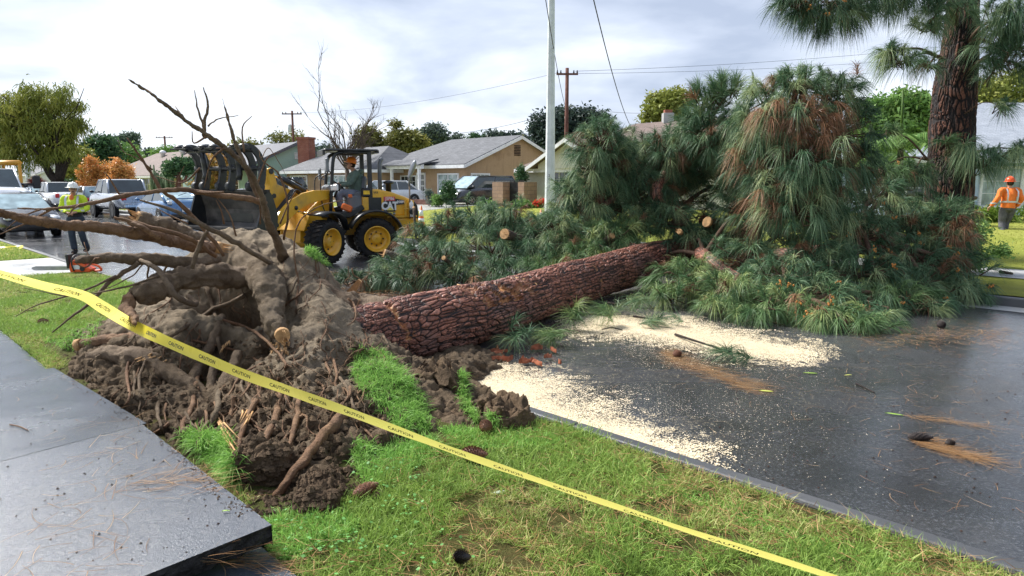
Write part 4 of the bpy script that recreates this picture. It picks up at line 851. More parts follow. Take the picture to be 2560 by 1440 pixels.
# ================================================================ PEOPLE
M_skin = mat('skin', (.42, .23, .15), .5, var=.1, scale=20); M_boot = mat('dark boots', (.03, .027, .025), .7)
def remesh(mb, name, m_, parent, vox=.012, sm=3):
    o = mb.build(name, m_, parent); r_ = o.modifiers.new('r', 'REMESH'); r_.mode = 'VOXEL'; r_.voxel_size = vox; r_.use_smooth_shade = True
    s_ = o.modifiers.new('s', 'SMOOTH'); s_.iterations = sm; s_.factor = .5; return o
def hand(mb, w, d, up, curl=.5):       # palm, four fingers and a thumb, from the wrist along d
    w = Vector(w); d = Vector(d).normalized(); u = Vector(up); u = (u-d*u.dot(d)).normalized(); s_ = d.cross(u)
    mb.tube([w, w+d*.04, w+d*.085], [.026, .034, .034], 8, sx=1.)
    for i, (o, l) in enumerate(((-.027, .07), (-.009, .08), (.009, .076), (.027, .06))):
        a = w+d*.08+s_*o; b = a+(d*math.cos(curl*.6)-u*math.sin(curl*.6))*l*.5; c = b+(d*math.cos(curl*1.6)-u*math.sin(curl*1.6))*l*.5; mb.tube([a, b, c], [.0095, .009, .0075], 6)
    a = w+d*.03-s_*.03; mb.tube([a, a+(d-s_*.8).normalized()*.035, a+(d*1.2-s_*.3-u*.3).normalized()*.07-s_*.01], [.013, .011, .009], 6)
def person(label, loc, rz, J, top_m, leg_m, hat=None, hatcol=None, hair=None, headrot=(0, 0, 0), parent=None, neckc=None, boots=M_boot, moust=False, bulk=1., vest=None, glasses=False, brim=False):
    t = thing('person', label, 'person', loc, rz); V3 = Vector; jo = {k: V3(v) for k, v in J.items()}; b = bulk
    hd = jo['head']; ch = jo['chest']; hp = jo['hip']; Rm = Euler(headrot).to_matrix()
    m = MB(); 
    m.ball(hd+Rm@V3((0, .01, .025)), (.076, .094, .10), 14); m.ball(hd+Rm@V3((0, -.02, -.05)), (.058, .068, .065), 12)
    m.tube([hd+Rm@V3((0, -.088, .02)), hd+Rm@V3((0, -.112, -.022))], [.009, .016], 6)
    for sx in (-1, 1): m.ball(hd+Rm@V3((sx*.078, .01, -.005)), (.012, .022, .032), 6)
    m.tube([ch+V3((0, .0, .13)), hd+V3((0, .015, -.06))], [.064, .058], 8)
    m.tube([hp, hp.lerp(ch, .5), ch, ch+V3((0, .01, .12))], [.135*b, .13*b, .15*b, .09], 10, sx=1.1)
    for S in ('L', 'R'):
        sh, el, wr = jo['sh'+S], jo['el'+S], jo['wr'+S]; m.tube([ch+V3((0, 0, .08)), sh, el, wr], [.07, .052, .042, .028], 8)
        hipj = jo['hj'+S]; m.tube([hp, hipj, jo['kn'+S], jo['an'+S], jo['an'+S]+V3((0, -.02, -.04))], [.1*b, .088*b, .058, .042, .04], 8)
        an = jo['an'+S]; m.tube([an+V3((0, .04, -.05)), an+jo.get('toe'+S, V3((0, -.17, -.055)))], [.04, .03], 8)
        hand(m, wr, jo.get('hd'+S, (wr-el)), jo.get('up'+S, V3((0, -.3, 1))), .7)
    bo = remesh(m, 'body', M_skin, t, .0085, 2)
    m = MB(); m.tube([hp+V3((0, 0, -.02)), hp.lerp(ch, .45), ch, ch+V3((0, .01, .10)), ch+V3((0, .01, .165))], [.165*b, .168*b, .175*b, .13*b, .075], 12, sx=1.12)
    for S in ('L', 'R'):
        sh, el, wr = jo['sh'+S], jo['el'+S], jo['wr'+S]; m.tube(catmull([ch+V3((0, 0, .08)), sh, sh.lerp(el, .5), el, el.lerp(wr, .9)], 3), lerpl([.10, .088, .075, .068, .052], 13), 10)
    jk = remesh(m, 'jacket', top_m, t, .014, 2)
    m = MB(); m.tube([hp+V3((0, 0, .06)), hp+V3((0, 0, -.07))], [.155*b, .14*b], 12, sx=1.1)
    for S in ('L', 'R'):
        m.tube(catmull([hp+V3((0, 0, -.02)), jo['hj'+S], jo['hj'+S].lerp(jo['kn'+S], .5), jo['kn'+S], jo['an'+S]+(jo['kn'+S]-jo['an'+S])*.08], 3), lerpl([.12*b, .112*b, .1*b, .082, .076], 13), 10)
    remesh(m, 'trousers', leg_m, t, .014, 2)
    for S in ('L', 'R'):
        an = jo['an'+S]; m = MB(); m.tube([an+V3((0, .03, .08)), an+V3((0, .035, -.03))], [.06, .062], 8); m.tube([an+V3((0, .05, -.045)), an+V3((0, -.04, -.035)), an+jo.get('toe'+S, V3((0, -.17, -.05)))], [.056, .062, .045], 8); remesh(m, 'boot', boots, t, .014, 1)
    if hair: m = MB(); m.ball(hd+Rm@V3((0, .03, .02)), (.086, .09, .095), 12); m.build('hair', hair, t)
    if moust: m = MB(); m.tube([hd+Rm@V3((x, -.098+abs(x)*.35, -.048-abs(x)*.3)) for x in (-.035, -.018, 0, .018, .035)], [.006, .011, .012, .011, .006], 6); m.build('moustache', hair, t)
    m = MB()
    for sx in (-1, 1): m.ball(hd+Rm@V3((sx*.031, -.082, .012)), (.013, .008, .008), 6)
    m.build('eyes', M_darkiron, t)
    if glasses:
        m = MB()
        for sx in (-1, 1): m.tube([hd+Rm@V3((sx*.034+.026*math.cos(q_), -.102, .012+.018*math.sin(q_))) for q_ in np.linspace(0, 2*PI, 11)], .0028, 4)
        m.tube([hd+Rm@V3((-.09, -.09, .014)), hd+Rm@V3((-.09, .0, .014))], .004, 4); m.tube([hd+Rm@V3((.09, -.09, .014)), hd+Rm@V3((.09, .0, .014))], .004, 4); m.build('glasses', M_trim, t)
    if hatcol:
        m = MB(); pr = [(.125, 0), (.122, .035), (.108, .08), (.078, .118), (.03, .135), (.004, .137)]; m.lathe(pr, (0, 0, 0), 'z', 20)
        rim = [(.12, -.004), (.172 if brim else .145, -.012), (.172 if brim else .145, -.002), (.12, .01)]; m.lathe(rim, (0, 0, 0), 'z', 24)
        m.box((0, -.125, -.002), (.16, .11, .012), bev=.004); m.tube([(0, -.118, .06), (0, -.07, .128), (0, 0, .146), (0, .08, .125), (0, .12, .05)], .013, 6)
        o = m.build('hard_hat', hatcol, t); o.location = hd+Rm@V3((0, .005, .055)); o.rotation_euler = headrot
    if vest:
        for nm, fs in vest: m = MB(); fs(m, jo); m.build(nm, M_stripe, jk)
    return t
M_stripe = mat('silver reflective tape', (.55, .58, .6), .3, .3, var=.1)
def ring(m, c, rx, ry, hgt, a0=0, a1=2*PI, n=28):
    vs = []
    for i in range(n+1):
        a = a0+(a1-a0)*i/n
        for z in (-hgt/2, hgt/2): vs.append((c[0]+math.cos(a)*rx, c[1]+math.sin(a)*ry, c[2]+z))
    m.add(vs, [(2*i, 2*i+2, 2*i+3, 2*i+1) for i in range(n)], 0, True)
def strap(m, pts, wd=.05):
    vs = []
    for p in pts: vs += [Vector(p)-Vector((wd/2, 0, 0)), Vector(p)+Vector((wd/2, 0, 0))]
    m.add(vs, [(2*i, 2*i+1, 2*i+3, 2*i+2) for i in range(len(pts)-1)], 0, True)
def hivis(name, c, dark, zsplit):
    m_, t, b = _nodes(name); tc_ = t.nodes.new('ShaderNodeTexCoord'); s_ = t.nodes.new('ShaderNodeSeparateXYZ'); t.links.new(tc_.outputs['Object'], s_.inputs[0])
    f = mapr(t, s_.outputs[2], zsplit-.004, zsplit+.004, 0, 1); v = ramp(t, noise(t, 9, 4), [(.3, tuple(x*.82 for x in c)), (.7, c)]); t.links.new(mixc(t, f, dark, v), b.inputs['Base Color']); b.inputs['Roughness'].default_value = .7; bump(t, b, noise(t, 14, 4), .02); return m_
M_yv = hivis('hi vis yellow cloth', (.62, .80, .03), (.015, .015, .018), 1.085); M_ov = hivis('hi vis orange cloth', (.90, .20, .02), (.9, .2, .02), 0)
M_navy = mat('dark blue grey work trousers', (.045, .06, .08), .8, var=.3, scale=10, bmp=.01); M_grt = mat('grey trousers', (.10, .10, .11), .8, var=.3, scale=10, bmp=.01); M_grey2 = mat('light grey trousers', (.19, .21, .26), .8, var=.25, scale=8, bmp=.01)
M_green = mat('grey green hoodie', (.12, .17, .14), .85, var=.2, scale=8, bmp=.012); M_olv = mat('olive jacket', (.10, .10, .07), .85, var=.3, scale=8)
M_whh = mat('white hard hat', (.75, .76, .72), .35, var=.05); M_orh = mat('orange hard hat', (.85, .22, .02), .35, var=.05); M_reh = mat('red orange hard hat', (.85, .10, .02), .35, var=.05); M_hair = mat('dark hair', (.02, .014, .01), .7)
JA = dict(head=(.02, -.04, 1.655), chest=(0, 0, 1.33), hip=(0, 0, .98), shL=(-.205, .01, 1.44), shR=(.205, .01, 1.44), elL=(-.29, -.02, 1.17), elR=(.30, -.02, 1.17), wrL=(-.085, -.255, 1.07), wrR=(.10, -.25, 1.08), hjL=(-.1, 0, .9), hjR=(.1, 0, .9), knL=(-.10, -.05, .5), knR=(.13, -.03, .5), anL=(-.085, 0, .09), anR=(.15, .16, .13), hdL=(.9, -.25, -.15), hdR=(-.9, -.25, -.1), upL=(0, -.2, 1), upR=(0, -.2, 1))
def vA(m, j):
    ring(m, (0, 0, 1.17), .212, .192, .05); strap(m, [(-.13, -.16, 1.17), (-.135, -.178, 1.3), (-.14, -.15, 1.42), (-.13, -.06, 1.5)]); strap(m, [(.13, -.16, 1.17), (.135, -.178, 1.3), (.14, -.15, 1.42), (.13, -.06, 1.5)])
    for s in (-1, 1): ring(m, (s*.20, -.13, 1.125), .075, .07, .045)
t = person('worker in yellow hi-vis jacket and white hard hat, hands together, walking on the wet street', G(197, 634, 0), R(14), JA, M_yv, M_navy, hatcol=M_whh, hair=M_hair, headrot=(0, .06, .35), moust=True, vest=[('reflective_stripe', vA)], glasses=True, bulk=1.05, brim=True)
m = MB(); m.ball((0, -.125, 1.44), (.055, .05, .09), 12); m.build('undershirt', M_or, t)
JC = dict(head=(0, -.05, 1.64), chest=(0, -.02, 1.33), hip=(.02, .02, .96), shL=(-.205, -.01, 1.45), shR=(.205, -.01, 1.45), elL=(-.29, .06, 1.2), elR=(.33, .03, 1.19), wrL=(-.26, -.1, .98), wrR=(.44, -.05, .99), hjL=(-.09, 0, .9), hjR=(.11, 0, .9), knL=(-.04, -.10, .5), knR=(.14, .03, .5), anL=(.02, .02, .09), anR=(.20, .28, .16))
def vC(m, j):
    ring(m, (0, 0, 1.13), .21, .195, .045); 
    for s in (-1, 1): strap(m, [(s*.125, .17, 1.13), (s*.13, .19, 1.3), (s*.135, .16, 1.42), (s*.12, .06, 1.5)], .04)
    ring(m, (.385, -.01, 1.09), .08, .075, .04); ring(m, (-.275, -.02, 1.09), .08, .075, .04)
t = person('worker in orange long sleeve shirt and red hard hat walking away at the right edge', G(2511, 604, .17), R(172), JC, M_ov, M_grt, hatcol=M_reh, hair=M_hair, vest=[('reflective_stripe', vC)])
JD = dict(JA); JD.update(wrL=(-.2, -.2, 1.2), wrR=(.2, -.2, 1.1))
b = P(2452, 560, 21.5); b.z = .25
t = person('person in olive jacket and tan cap mostly hidden behind the standing pine trunk', (P(2404, 500, 20).x+.45, 20.5, .2), R(80), JD, M_olv, M_grt, hair=M_hair)
m = MB(); m.lathe([(.115, 0), (.105, .06), (.06, .11), (.004, .12)], (0, -.03, 1.71), 'z', 14); m.box((0, -.14, 1.715), (.15, .12, .012)); m.build('cap', mat('tan cap', (.4, .28, .15), .8), t)
# ================================================================ WHEEL LOADER
M_cy = mat('machine yellow paint', (.80, .43, .025), .38, var=.07, scale=5, coat=.35, dirt=((.30, .20, .08), .55))
M_cyd = mat('muddy machine yellow', (.62, .34, .03), .5, var=.15, scale=7, dirt=((.16, .10, .05), .8))
M_bk = mat('machine black paint', (.016, .018, .02), .35, var=.4, scale=9, dirt=((.05, .045, .04), .5))
M_bucket = mat('scraped muddy bucket steel', (.035, .032, .030), .55, var=.5, scale=5, bmp=.004, dirt=((.16, .14, .125), .75))
M_gr = mat('grey machine plastic', (.15, .165, .18), .5, var=.12, scale=6)
M_chr = mat('chrome rod', (.6, .6, .6), .15, 1.)
M_decw = mat('white decal', (.75, .75, .74), .4, var=.03); M_decr = mat('red sticker', (.62, .09, .09), .5, var=.05); M_decy = mat('yellow label', (.80, .68, .12), .5, var=.05)
A_R, A_F = R(180+22), R(180+66)
pv = Vector((-4.57, 16.85, 0)); lo = thing('wheel_loader', 'yellow articulated wheel loader with black open canopy and raised grapple bucket', 'loader', pv, A_R)
FR = Matrix.Rotation(A_F-A_R, 4, 'Z')
def fb(m, name, mt, parent=lo, bev=0):      # front frame part: turn by the articulation
    m.v = [tuple(FR @ Vector(v)) for v in m.v]; o = m.build(name, mt, parent)
    if bev: b = o.modifiers.new('b', 'BEVEL'); b.width = bev; b.segments = 2; b.limit_method = 'ANGLE'
    return o
def rb(m, name, mt, parent=lo, bev=0):
    o = m.build(name, mt, parent)
    if bev: b = o.modifiers.new('b', 'BEVEL'); b.width = bev; b.segments = 2; b.limit_method = 'ANGLE'
    return o
WB = 1.05
def sy_near(y): return y > 0
def lwheel(x, y, front):
    sg = 1 if y > 0 else -1; B = fb if front else rb; r = .50; m = MB()
    prof = [(.29, -.17), (.35, -.2), (.45, -.205), (.478, -.17), (.483, -.06), (.483, .06), (.478, .17), (.45, .205), (.35, .2), (.29, .17)]
    m.lathe(prof, (x, y, r), 'y', 40, cap=False)
    for k in range(26):        # tread lugs, staggered
        for s2 in (-1, 1):
            a = 2*PI*(k+.5*(s2 > 0))/26; M = Matrix.Translation((x, y+s2*.105, r)) @ Matrix.Rotation(-a, 4, 'Y') @ Matrix.Rotation(s2*.35, 4, 'X')
            mm = MB(); mm.box((.474, 0, 0), (.052, .2, .062), taper=.8); m.add([M @ Vector(v) for v in mm.v], mm.f)
    o = B(m, 'wheel', M_tyre); m = MB(); yo = y+sg*.1
    m.lathe([(.305, sg*.09), (.315, sg*.12), (.29, sg*.12), (.275, sg*.02), (.24, -sg*.02), (.2, -sg*.03), (.13, -sg*.03), (.12, sg*.03), (.10, sg*.045), (.01, sg*.045)], (x, yo, r), 'y', 32, cap=False); ri = B(m, 'rim', M_cy, o)
    for k in range(8 if sy_near(y) else 0): m = MB(); a = 2*PI*k/8; m.lathe([(.02, 0), (.02, sg*.02), (.01, sg*.028)], (x+math.cos(a)*.165, yo-sg*.03, r+math.sin(a)*.165), 'y', 6); B(m, 'wheel_nut', M_darkiron, o)
for fr in (True, False):
    for sy in (-1, 1): lwheel(WB if fr else -WB, sy*.8, fr)
# rear frame: chassis, hood, counterweight
m = MB(); m.prism([(-2.0, .62), (-.1, .55), (-.05, .95), (-.9, 1.05), (-2.0, 1.05)], -.3, .3, 'y'); rb(m, 'rear_chassis', M_cyd, bev=.02)
m = MB(); m.lathe([(.13, -.62), (.15, -.3), (.18, 0), (.15, .3), (.13, .62)], (-WB, 0, .5), 'y', 12); rb(m, 'rear_axle', M_cyd)
m = MB(); m.lathe([(.13, -.62), (.15, -.3), (.18, 0), (.15, .3), (.13, .62)], (WB, 0, .5), 'y', 12); fb(m, 'front_axle', M_cyd)
hp_ = [(-.80, 1.02), (-.80, 1.52), (-.98, 1.58), (-1.02, 1.69), (-1.2, 1.68), (-1.55, 1.60), (-1.85, 1.49), (-2.06, 1.39), (-2.13, 1.28), (-2.14, 1.02)]
m = MB(); m.prism(hp_, -.56, .56, 'y'); hood = rb(m, 'engine_hood', M_cy, bev=.045)
m = MB(); m.prism([(-2.08, 1.39), (-2.16, 1.27), (-2.19, 1.05), (-2.17, .86), (-2.06, .86), (-2.06, 1.3)], -.5, .58, 'y'); rb(m, 'rear_grille', M_bk, bev=.03)
m = MB(); m.prism([(-1.55, .98), (-2.12, .98), (-2.2, .9), (-2.16, .62), (-2.0, .5), (-1.72, .5), (-1.62, .7)], -.58, .62, 'y'); rb(m, 'counterweight', M_cy, bev=.06)
m = MB(); m.box((-1.75, .6, 1.01), (.75, .1, .05)); rb(m, 'step_plate', M_cy)
m = MB()
for x in (-1.83, -1.92, -2.02): m.box((x, .66, 1.2), (.045, .05, .40))
m.tube([(-1.78, .68, 1.2), (-2.08, .68, 1.2)], .014, 6); rb(m, 'tool_rack', M_cy)
m = MB(); m.lathe([(.045, 0), (.05, .02), (.05, .14), (.02, .18), (.02, .2)], (-1.965, .735, 1.2), 'z', 10); m.lathe([(.04, 0), (.045, .12)], (-1.965, .735, 1.0), 'z', 10); rb(m, 'spray_bottle', M_decw)
m = MB(); m.lathe([(.07, 0), (.075, .05), (.06, .07)], (-1.965, .745, 1.13), 'y', 14); rb(m, 'cable_reel', M_bk)
m = MB(); m.box((-1.13, .565, 1.30), (.26, .012, .36)); rb(m, 'side_vent', M_bk, hood)
m = MB(); m.box((-1.4575, .568, 1.29), (.285, .012, .32)); m.prism([(-1.602, 1.29), (-1.602, 1.45), (-1.84, 1.40), (-1.86, 1.36), (-1.84, 1.31)], .562, .573, 'y'); de = rb(m, 'decal_panel', M_bk, hood)
m = MB(); m.box((-1.455, .574, 1.445), (.28, .008, .105)); rb(m, 'red_sticker', M_decr, hood)
m = MB(); m.box((-1.47, .568, 1.082), (.26, .01, .075)); m.m = m.m; rb(m, 'yellow_label', M_decy, hood)
m = MB(); m.box((-1.565, .575, 1.082), (.06, .006, .06)); rb(m, 'small_black_logo_box', M_bk, hood)
m = MB(); m.prism([(-1.385, 1.165), (-1.555, 1.165), (-1.47, 1.245)], .578, .584, 'y'); rb(m, 'yellow_triangle', M_decy, hood)
def side_text(s, size, x, z, mt, name, y=.576, bold=0., spacing=1., sx=1., sy=1.):
    me = text_mesh(s, size, .001, spacing, 0, bold); me.materials.append(mt); o = link(name, me, hood); o.rotation_euler = (PI/2, 0, PI); o.location = (x, y, z); o.scale = (sx, sy, 1)
side_text('CAT', .235, -1.46, 1.262, M_decw, 'brand_letters', .5755, .011, .93, .92, 1.12)
side_text('908M', .085, -1.735, 1.365, M_decw, 'model_letters', .5755, .003)
side_text('J5P86', .10, -1.465, 1.447, M_decw, 'fleet_number', .580, .001, 1., .95, 1.05)
side_text('QUINN', .05, -1.43, 1.083, M_bk, 'dealer_letters', .575, .002); side_text('CAT', .032, -1.565, 1.083, M_decw, 'dealer_logo_letters', .580, .001)
m = MB()
for k in range(3): m.box((-1.09-.04*k, .4, 1.69-.012*k), (.018, .12, .03), (0, .3, 0)); m.box((-1.09-.04*k, .566, 1.60), (.014, .012, .05), (0, .3, 0))
rb(m, 'cooling_slots', M_bk, hood)
m = MB(); m.box((-.90, .52, 1.6), (.24, .16, .22), bev=.03); rb(m, 'light_housing', M_bk); m = MB(); m.box((-.90, .606, 1.6), (.15, .012, .09)); rb(m, 'yellow_reflector', mat('yellow reflector', (.85, .5, .02), .3))
m = MB(); m.tube([(-1.3, .25, 1.6), (-1.3, .25, 2.28), (-1.33, .25, 2.38), (-1.38, .25, 2.42)], .05, 10); rb(m, 'exhaust_stack', M_gr)
m = MB(); m.lathe([(.07, 0), (.07, .2), (.13, .21), (.13, .26), (.05, .29)], (-1.5, .3, 1.6), 'z', 12); rb(m, 'air_intake', M_bk)
# rear fenders
for sy in (-1, 1):
    m = MB(); n = 14; vs = []
    for i in range(n+1):
        a = R(8)+(R(158)-R(8))*i/n; rr = .68
        for (r2, y) in ((rr, .56), (rr, 1.0), (rr-.05, 1.03), (rr-.03, 1.0), (rr-.03, .56)): vs.append((-WB-math.cos(a)*r2, sy*y, .52+math.sin(a)*r2))
    m.add(vs, [(i*5+j, i*5+(j+1) % 5, (i+1)*5+(j+1) % 5, (i+1)*5+j) for i in range(n) for j in range(5)]+[(0, 1, 2, 3, 4), tuple(n*5+j for j in range(5))], 0, True); rb(m, 'rear_fender', M_bk)
    m = MB(); vs = []
    for i, (x, z) in enumerate([(.42, .78), (.5, 1.02), (.72, 1.15), (1.05, 1.2), (1.35, 1.14)]):
        for y, dz in ((.58, 0), (1.0, 0), (1.02, -.05), (.58, -.03)): vs.append((x, sy*y, z+dz))
    m.add(vs, [(i*4+j, i*4+(j+1) % 4, (i+1)*4+(j+1) % 4, (i+1)*4+j) for i in range(4) for j in range(4)]+[(0, 1, 2, 3), (16, 17, 18, 19)], 0, True); fb(m, 'front_fender', M_bk)
# operator station
m = MB(); m.prism([(.35, 1.02), (.3, 1.14), (-.45, 1.14), (-.8, 1.3), (-.85, 1.2), (-.5, 1.0)], -.56, .60, 'y'); m.prism([(.2, .62), (.2, 1.0), (-.35, 1.0), (-.5, .8), (-.4, .62)], -.45, .45, 'y'); rb(m, 'cab_floor', M_bk, bev=.02)
m = MB(); m.box((.0, .5, .66), (.5, .16, .04)); m.box((.18, .5, .82), (.03, .04, .34)); m.box((-.2, .5, .82), (.03, .04, .34)); rb(m, 'entry_step', M_cyd)
m = MB(); m.box((-.70, 0, 1.32), (.45, .95, .4), bev=.04); rb(m, 'seat_base', M_gr)
m = MB(); m.box((-.66, .0, 1.5), (.46, .46, .1), bev=.04); m.box((-.92, 0, 1.74), (.12, .44, .5), (0, -.12, 0), bev=.05); m.box((-.80, .34, 1.42), (.3, .14, .42), bev=.05); rb(m, 'seat', M_gr)
m = MB(); m.box((-.02, 0, 1.38), (.26, .5, .48), bev=.05); m.box((-.08, 0, 1.68), (.3, .42, .18), (0, -.3, 0), bev=.07); rb(m, 'dash_console', M_gr)
m = MB(); m.tube([(-.10, 0, 1.62), (-.28, 0, 1.78)], .025, 8); cw_ = Vector((-.29, 0, 1.80)); ax = Vector((-.6, 0, .8)).normalized(); u = Vector((0, 1, 0)); v_ = ax.cross(u)
m.tube([cw_+(u*math.cos(a)+v_*math.sin(a))*.19 for a in np.linspace(0, 2*PI, 21)], .017, 6)
for a in (0, 2.1, 4.2): m.tube([cw_, cw_+(u*math.cos(a)+v_*math.sin(a))*.19], .012, 5)
rb(m, 'steering_wheel', M_bk)
ZT = 2.60
for sy in (-1, 1):
    m = MB(); m.tube(catmull([(-.04, sy*.56, 1.1), (-.10, sy*.56, 1.9), (-.16, sy*.54, 2.40), (-.26, sy*.52, ZT-.08), (-.4, sy*.52, ZT-.05)], 4), .042, 8); rb(m, 'front_post', M_bk)
    m = MB(); m.box((-1.0, sy*.53, 1.88), (.10, .08, 1.4)); m.tube([(-.4, sy*.53, ZT-.05), (-1.0, sy*.53, ZT-.05)], .045, 8); rb(m, 'rear_post', M_bk)
    m = MB(); m.tube(catmull([(.1, sy*.62, 1.15), (.16, sy*.63, 1.4), (.16, sy*.63, 1.9), (.0, sy*.6, 2.05)]), .015, 6); rb(m, 'grab_rail', M_bk)
m = MB(); m.box((-.58, 0, ZT), (1.28, 1.22, .055), bev=.02); m.box((.06, 0, ZT-.06), (.06, 1.16, .12)); m.box((-1.2, 0, ZT-.03), (.08, 1.1, .07)); rb(m, 'canopy_roof', M_bk)
m = MB(); m.tube([(-.08, .60, 2.05), (.0, .70, 2.15)], .015, 6); m.box((.02, .74, 2.24), (.07, .19, .36), bev=.04); rb(m, 'mirror', M_gr)
m = MB(); m.tube([(-.08, -.6, 1.9), (.0, -.74, 1.95)], .015, 6); m.box((.02, -.78, 2.05), (.07, .17, .3), bev=.04); rb(m, 'mirror', M_gr)
m = MB(); m.box((-.42, .60, 1.24), (.26, .10, .16), (0, -.4, 0), bev=.03); ob = rb(m, 'orange_tool_bag', M_or)
m = MB(); m.box((-.52, .54, 1.52), (.09, .05, .08), bev=.01); rb(m, 'marker_light', M_or)
# front frame
m = MB(); m.prism([(-.15, .5), (1.15, .45), (1.3, .52), (1.28, .72), (1.0, 1.18), (.55, 1.45), (.30, 1.62), (.12, 1.62), (.05, 1.2), (-.15, .95)], -.30, -.26, 'y'); m.prism([(-.15, .5), (1.15, .45), (1.3, .52), (1.28, .72), (1.0, 1.18), (.55, 1.45), (.30, 1.62), (.12, 1.62), (.05, 1.2), (-.15, .95)], .26, .30, 'y')
m.prism([(1.02, 1.14), (1.28, .74), (1.30, .76), (1.05, 1.17)], -.42, .42, 'y'); m.box((.6, 0, .62), (1.3, .56, .3)); fb(m, 'front_frame', M_cy, bev=.012)
m = MB(); m.box((.0, 0, .8), (.22, .3, .7)); m.lathe([(.1, .4), (.1, 1.2)], (0, 0, 0), 'z', 12); fb(m, 'articulation_joint', M_bk)
for sy in (-1, 1):
    m = MB(); m.tube([(.28, sy*.5, 1.5), (.34, sy*.62, 1.62)], .03, 6); m.box((.37, sy*.64, 1.72), (.13, .24, .17), bev=.05); fb(m, 'headlight_housing', M_bk)
    m = MB(); m.box((.44, sy*.64, 1.72), (.04, .22, .15), bev=.018); fb(m, 'headlight', M_lamp)
arm = [(.22, 1.66), (.85, 1.66), (1.25, 1.60), (1.65, 1.45), (1.98, 1.22), (2.22, .97), (2.2, .88), (2.08, .84), (1.85, .95), (1.5, 1.17), (1.05, 1.36), (.6, 1.42), (.22, 1.46)]
for sy in (-1, 1):
    m = MB(); m.prism(arm, sy*.36-.035, sy*.36+.035, 'y'); a_o = fb(m, 'lift_arm', M_cy, bev=.008)
    for (x, z) in ((.30, 1.55), (1.5, 1.28), (2.12, .93)): m = MB(); m.lathe([(.05, sy*.036), (.045, sy*.06), (.01, sy*.065)], (x, sy*.36, z), 'y', 10); fb(m, 'pivot_pin', M_darkiron, a_o)
    m = MB(); m.tube([(.35, sy*.24, .98), (1.05, sy*.24, 1.13)], .055, 10); o = fb(m, 'lift_cylinder', M_bk); m = MB(); m.tube([(1.05, sy*.24, 1.13), (1.5, sy*.30, 1.24)], .028, 8); fb(m, 'piston_rod', M_chr, o)
m = MB(); m.tube([(1.3, -.36, 1.45), (1.3, .36, 1.45)], .07, 10); fb(m, 'arm_cross_tube', M_cy)
lev = [(1.98, 2.13), (1.88, 2.16), (1.80, 2.08), (1.72, 1.80), (1.45, 1.72), (1.1, 1.62), (1.1, 1.42), (1.5, 1.38), (1.75, 1.1), (1.95, 1.0), (2.08, 1.1), (2.0, 1.5), (1.95, 1.8)]
m = MB(); m.prism(lev, -.10, -.06, 'y'); m.prism(lev, .06, .10, 'y'); m.prism([(x*.985+.03, z*.985+.02) for x, z in lev], -.06, .06, 'y'); lv = fb(m, 'tilt_lever', M_cy, bev=.008)
m = MB(); m.lathe([(.06, -.13), (.06, .13)], (1.9, 0, 2.08), 'y', 12); fb(m, 'pin', M_darkiron, lv); m = MB(); m.lathe([(.05, -.13), (.05, .13)], (1.85, 0, 1.55), 'y', 12); fb(m, 'pin', M_darkiron, lv)
m = MB(); m.tube([(1.5, 0, 1.93), (.75, 0, 1.64)], .07, 12); m.tube([(1.35, .07, 1.96), (.9, .07, 1.78)], .018, 6); o = fb(m, 'tilt_cylinder', M_bk); m = MB(); m.tube([(1.88, 0, 2.08), (1.5, 0, 1.93)], .032, 8); fb(m, 'piston_rod', M_chr, o)
m = MB()
for k in range(4): y = .12+.04*k; m.tube(catmull([(1.0, y, 1.50), (1.3, y+.03, 1.68), (1.55, y+.05, 1.50), (1.9, y, 1.2), (2.1, y*.5, 1.3)]), .016, 6)
fb(m, 'hydraulic_hoses', M_bk)
# bucket and grapple
BW = .95; DX = .60; BX = lambda q: [(x+DX, z) for x, z in q]
out = BX([(2.68, .93), (2.30, .82), (2.17, .86), (2.12, 1.0), (2.14, 1.3), (2.22, 1.56), (2.30, 1.66)])
inn = BX([(2.68, .96), (2.31, .86), (2.21, .90), (2.17, 1.02), (2.185, 1.29), (2.27, 1.54), (2.34, 1.645)])
m = MB(); k = len(out); vs = [(x, s*BW, z) for s in (-1, 1) for x, z in out+inn[::-1]]; n = 2*k
m.add(vs, [tuple(range(n)), tuple(range(2*n-1, n-1, -1))]+[(i, (i+1) % n, n+(i+1) % n, n+i) for i in range(n)]); m.box((2.68+DX, 0, .945), (.12, 2*BW+.04, .03), (0, -.25, 0)); m.box((2.32+DX, 0, 1.675), (.09, 2*BW+.04, .05)); bk = fb(m, 'bucket', M_bucket)
for sy in (-1, 1):
    m = MB(); m.prism(BX([(2.70, .93), (2.30, .80), (2.16, .84), (2.10, 1.0), (2.12, 1.3), (2.2, 1.56), (2.30, 1.68), (2.42, 1.60), (2.55, 1.25)]), sy*BW-.02, sy*BW+.02, 'y'); fb(m, 'side_plate', M_bk, bk)
m = MB(); m.box((2.42, 0, 1.15), (.72, .82, .30), bev=.03); m.tube([(2.2, -.42, .93), (2.2, .42, .93)], .05, 8); fb(m, 'coupler', M_bk)
TX = .72
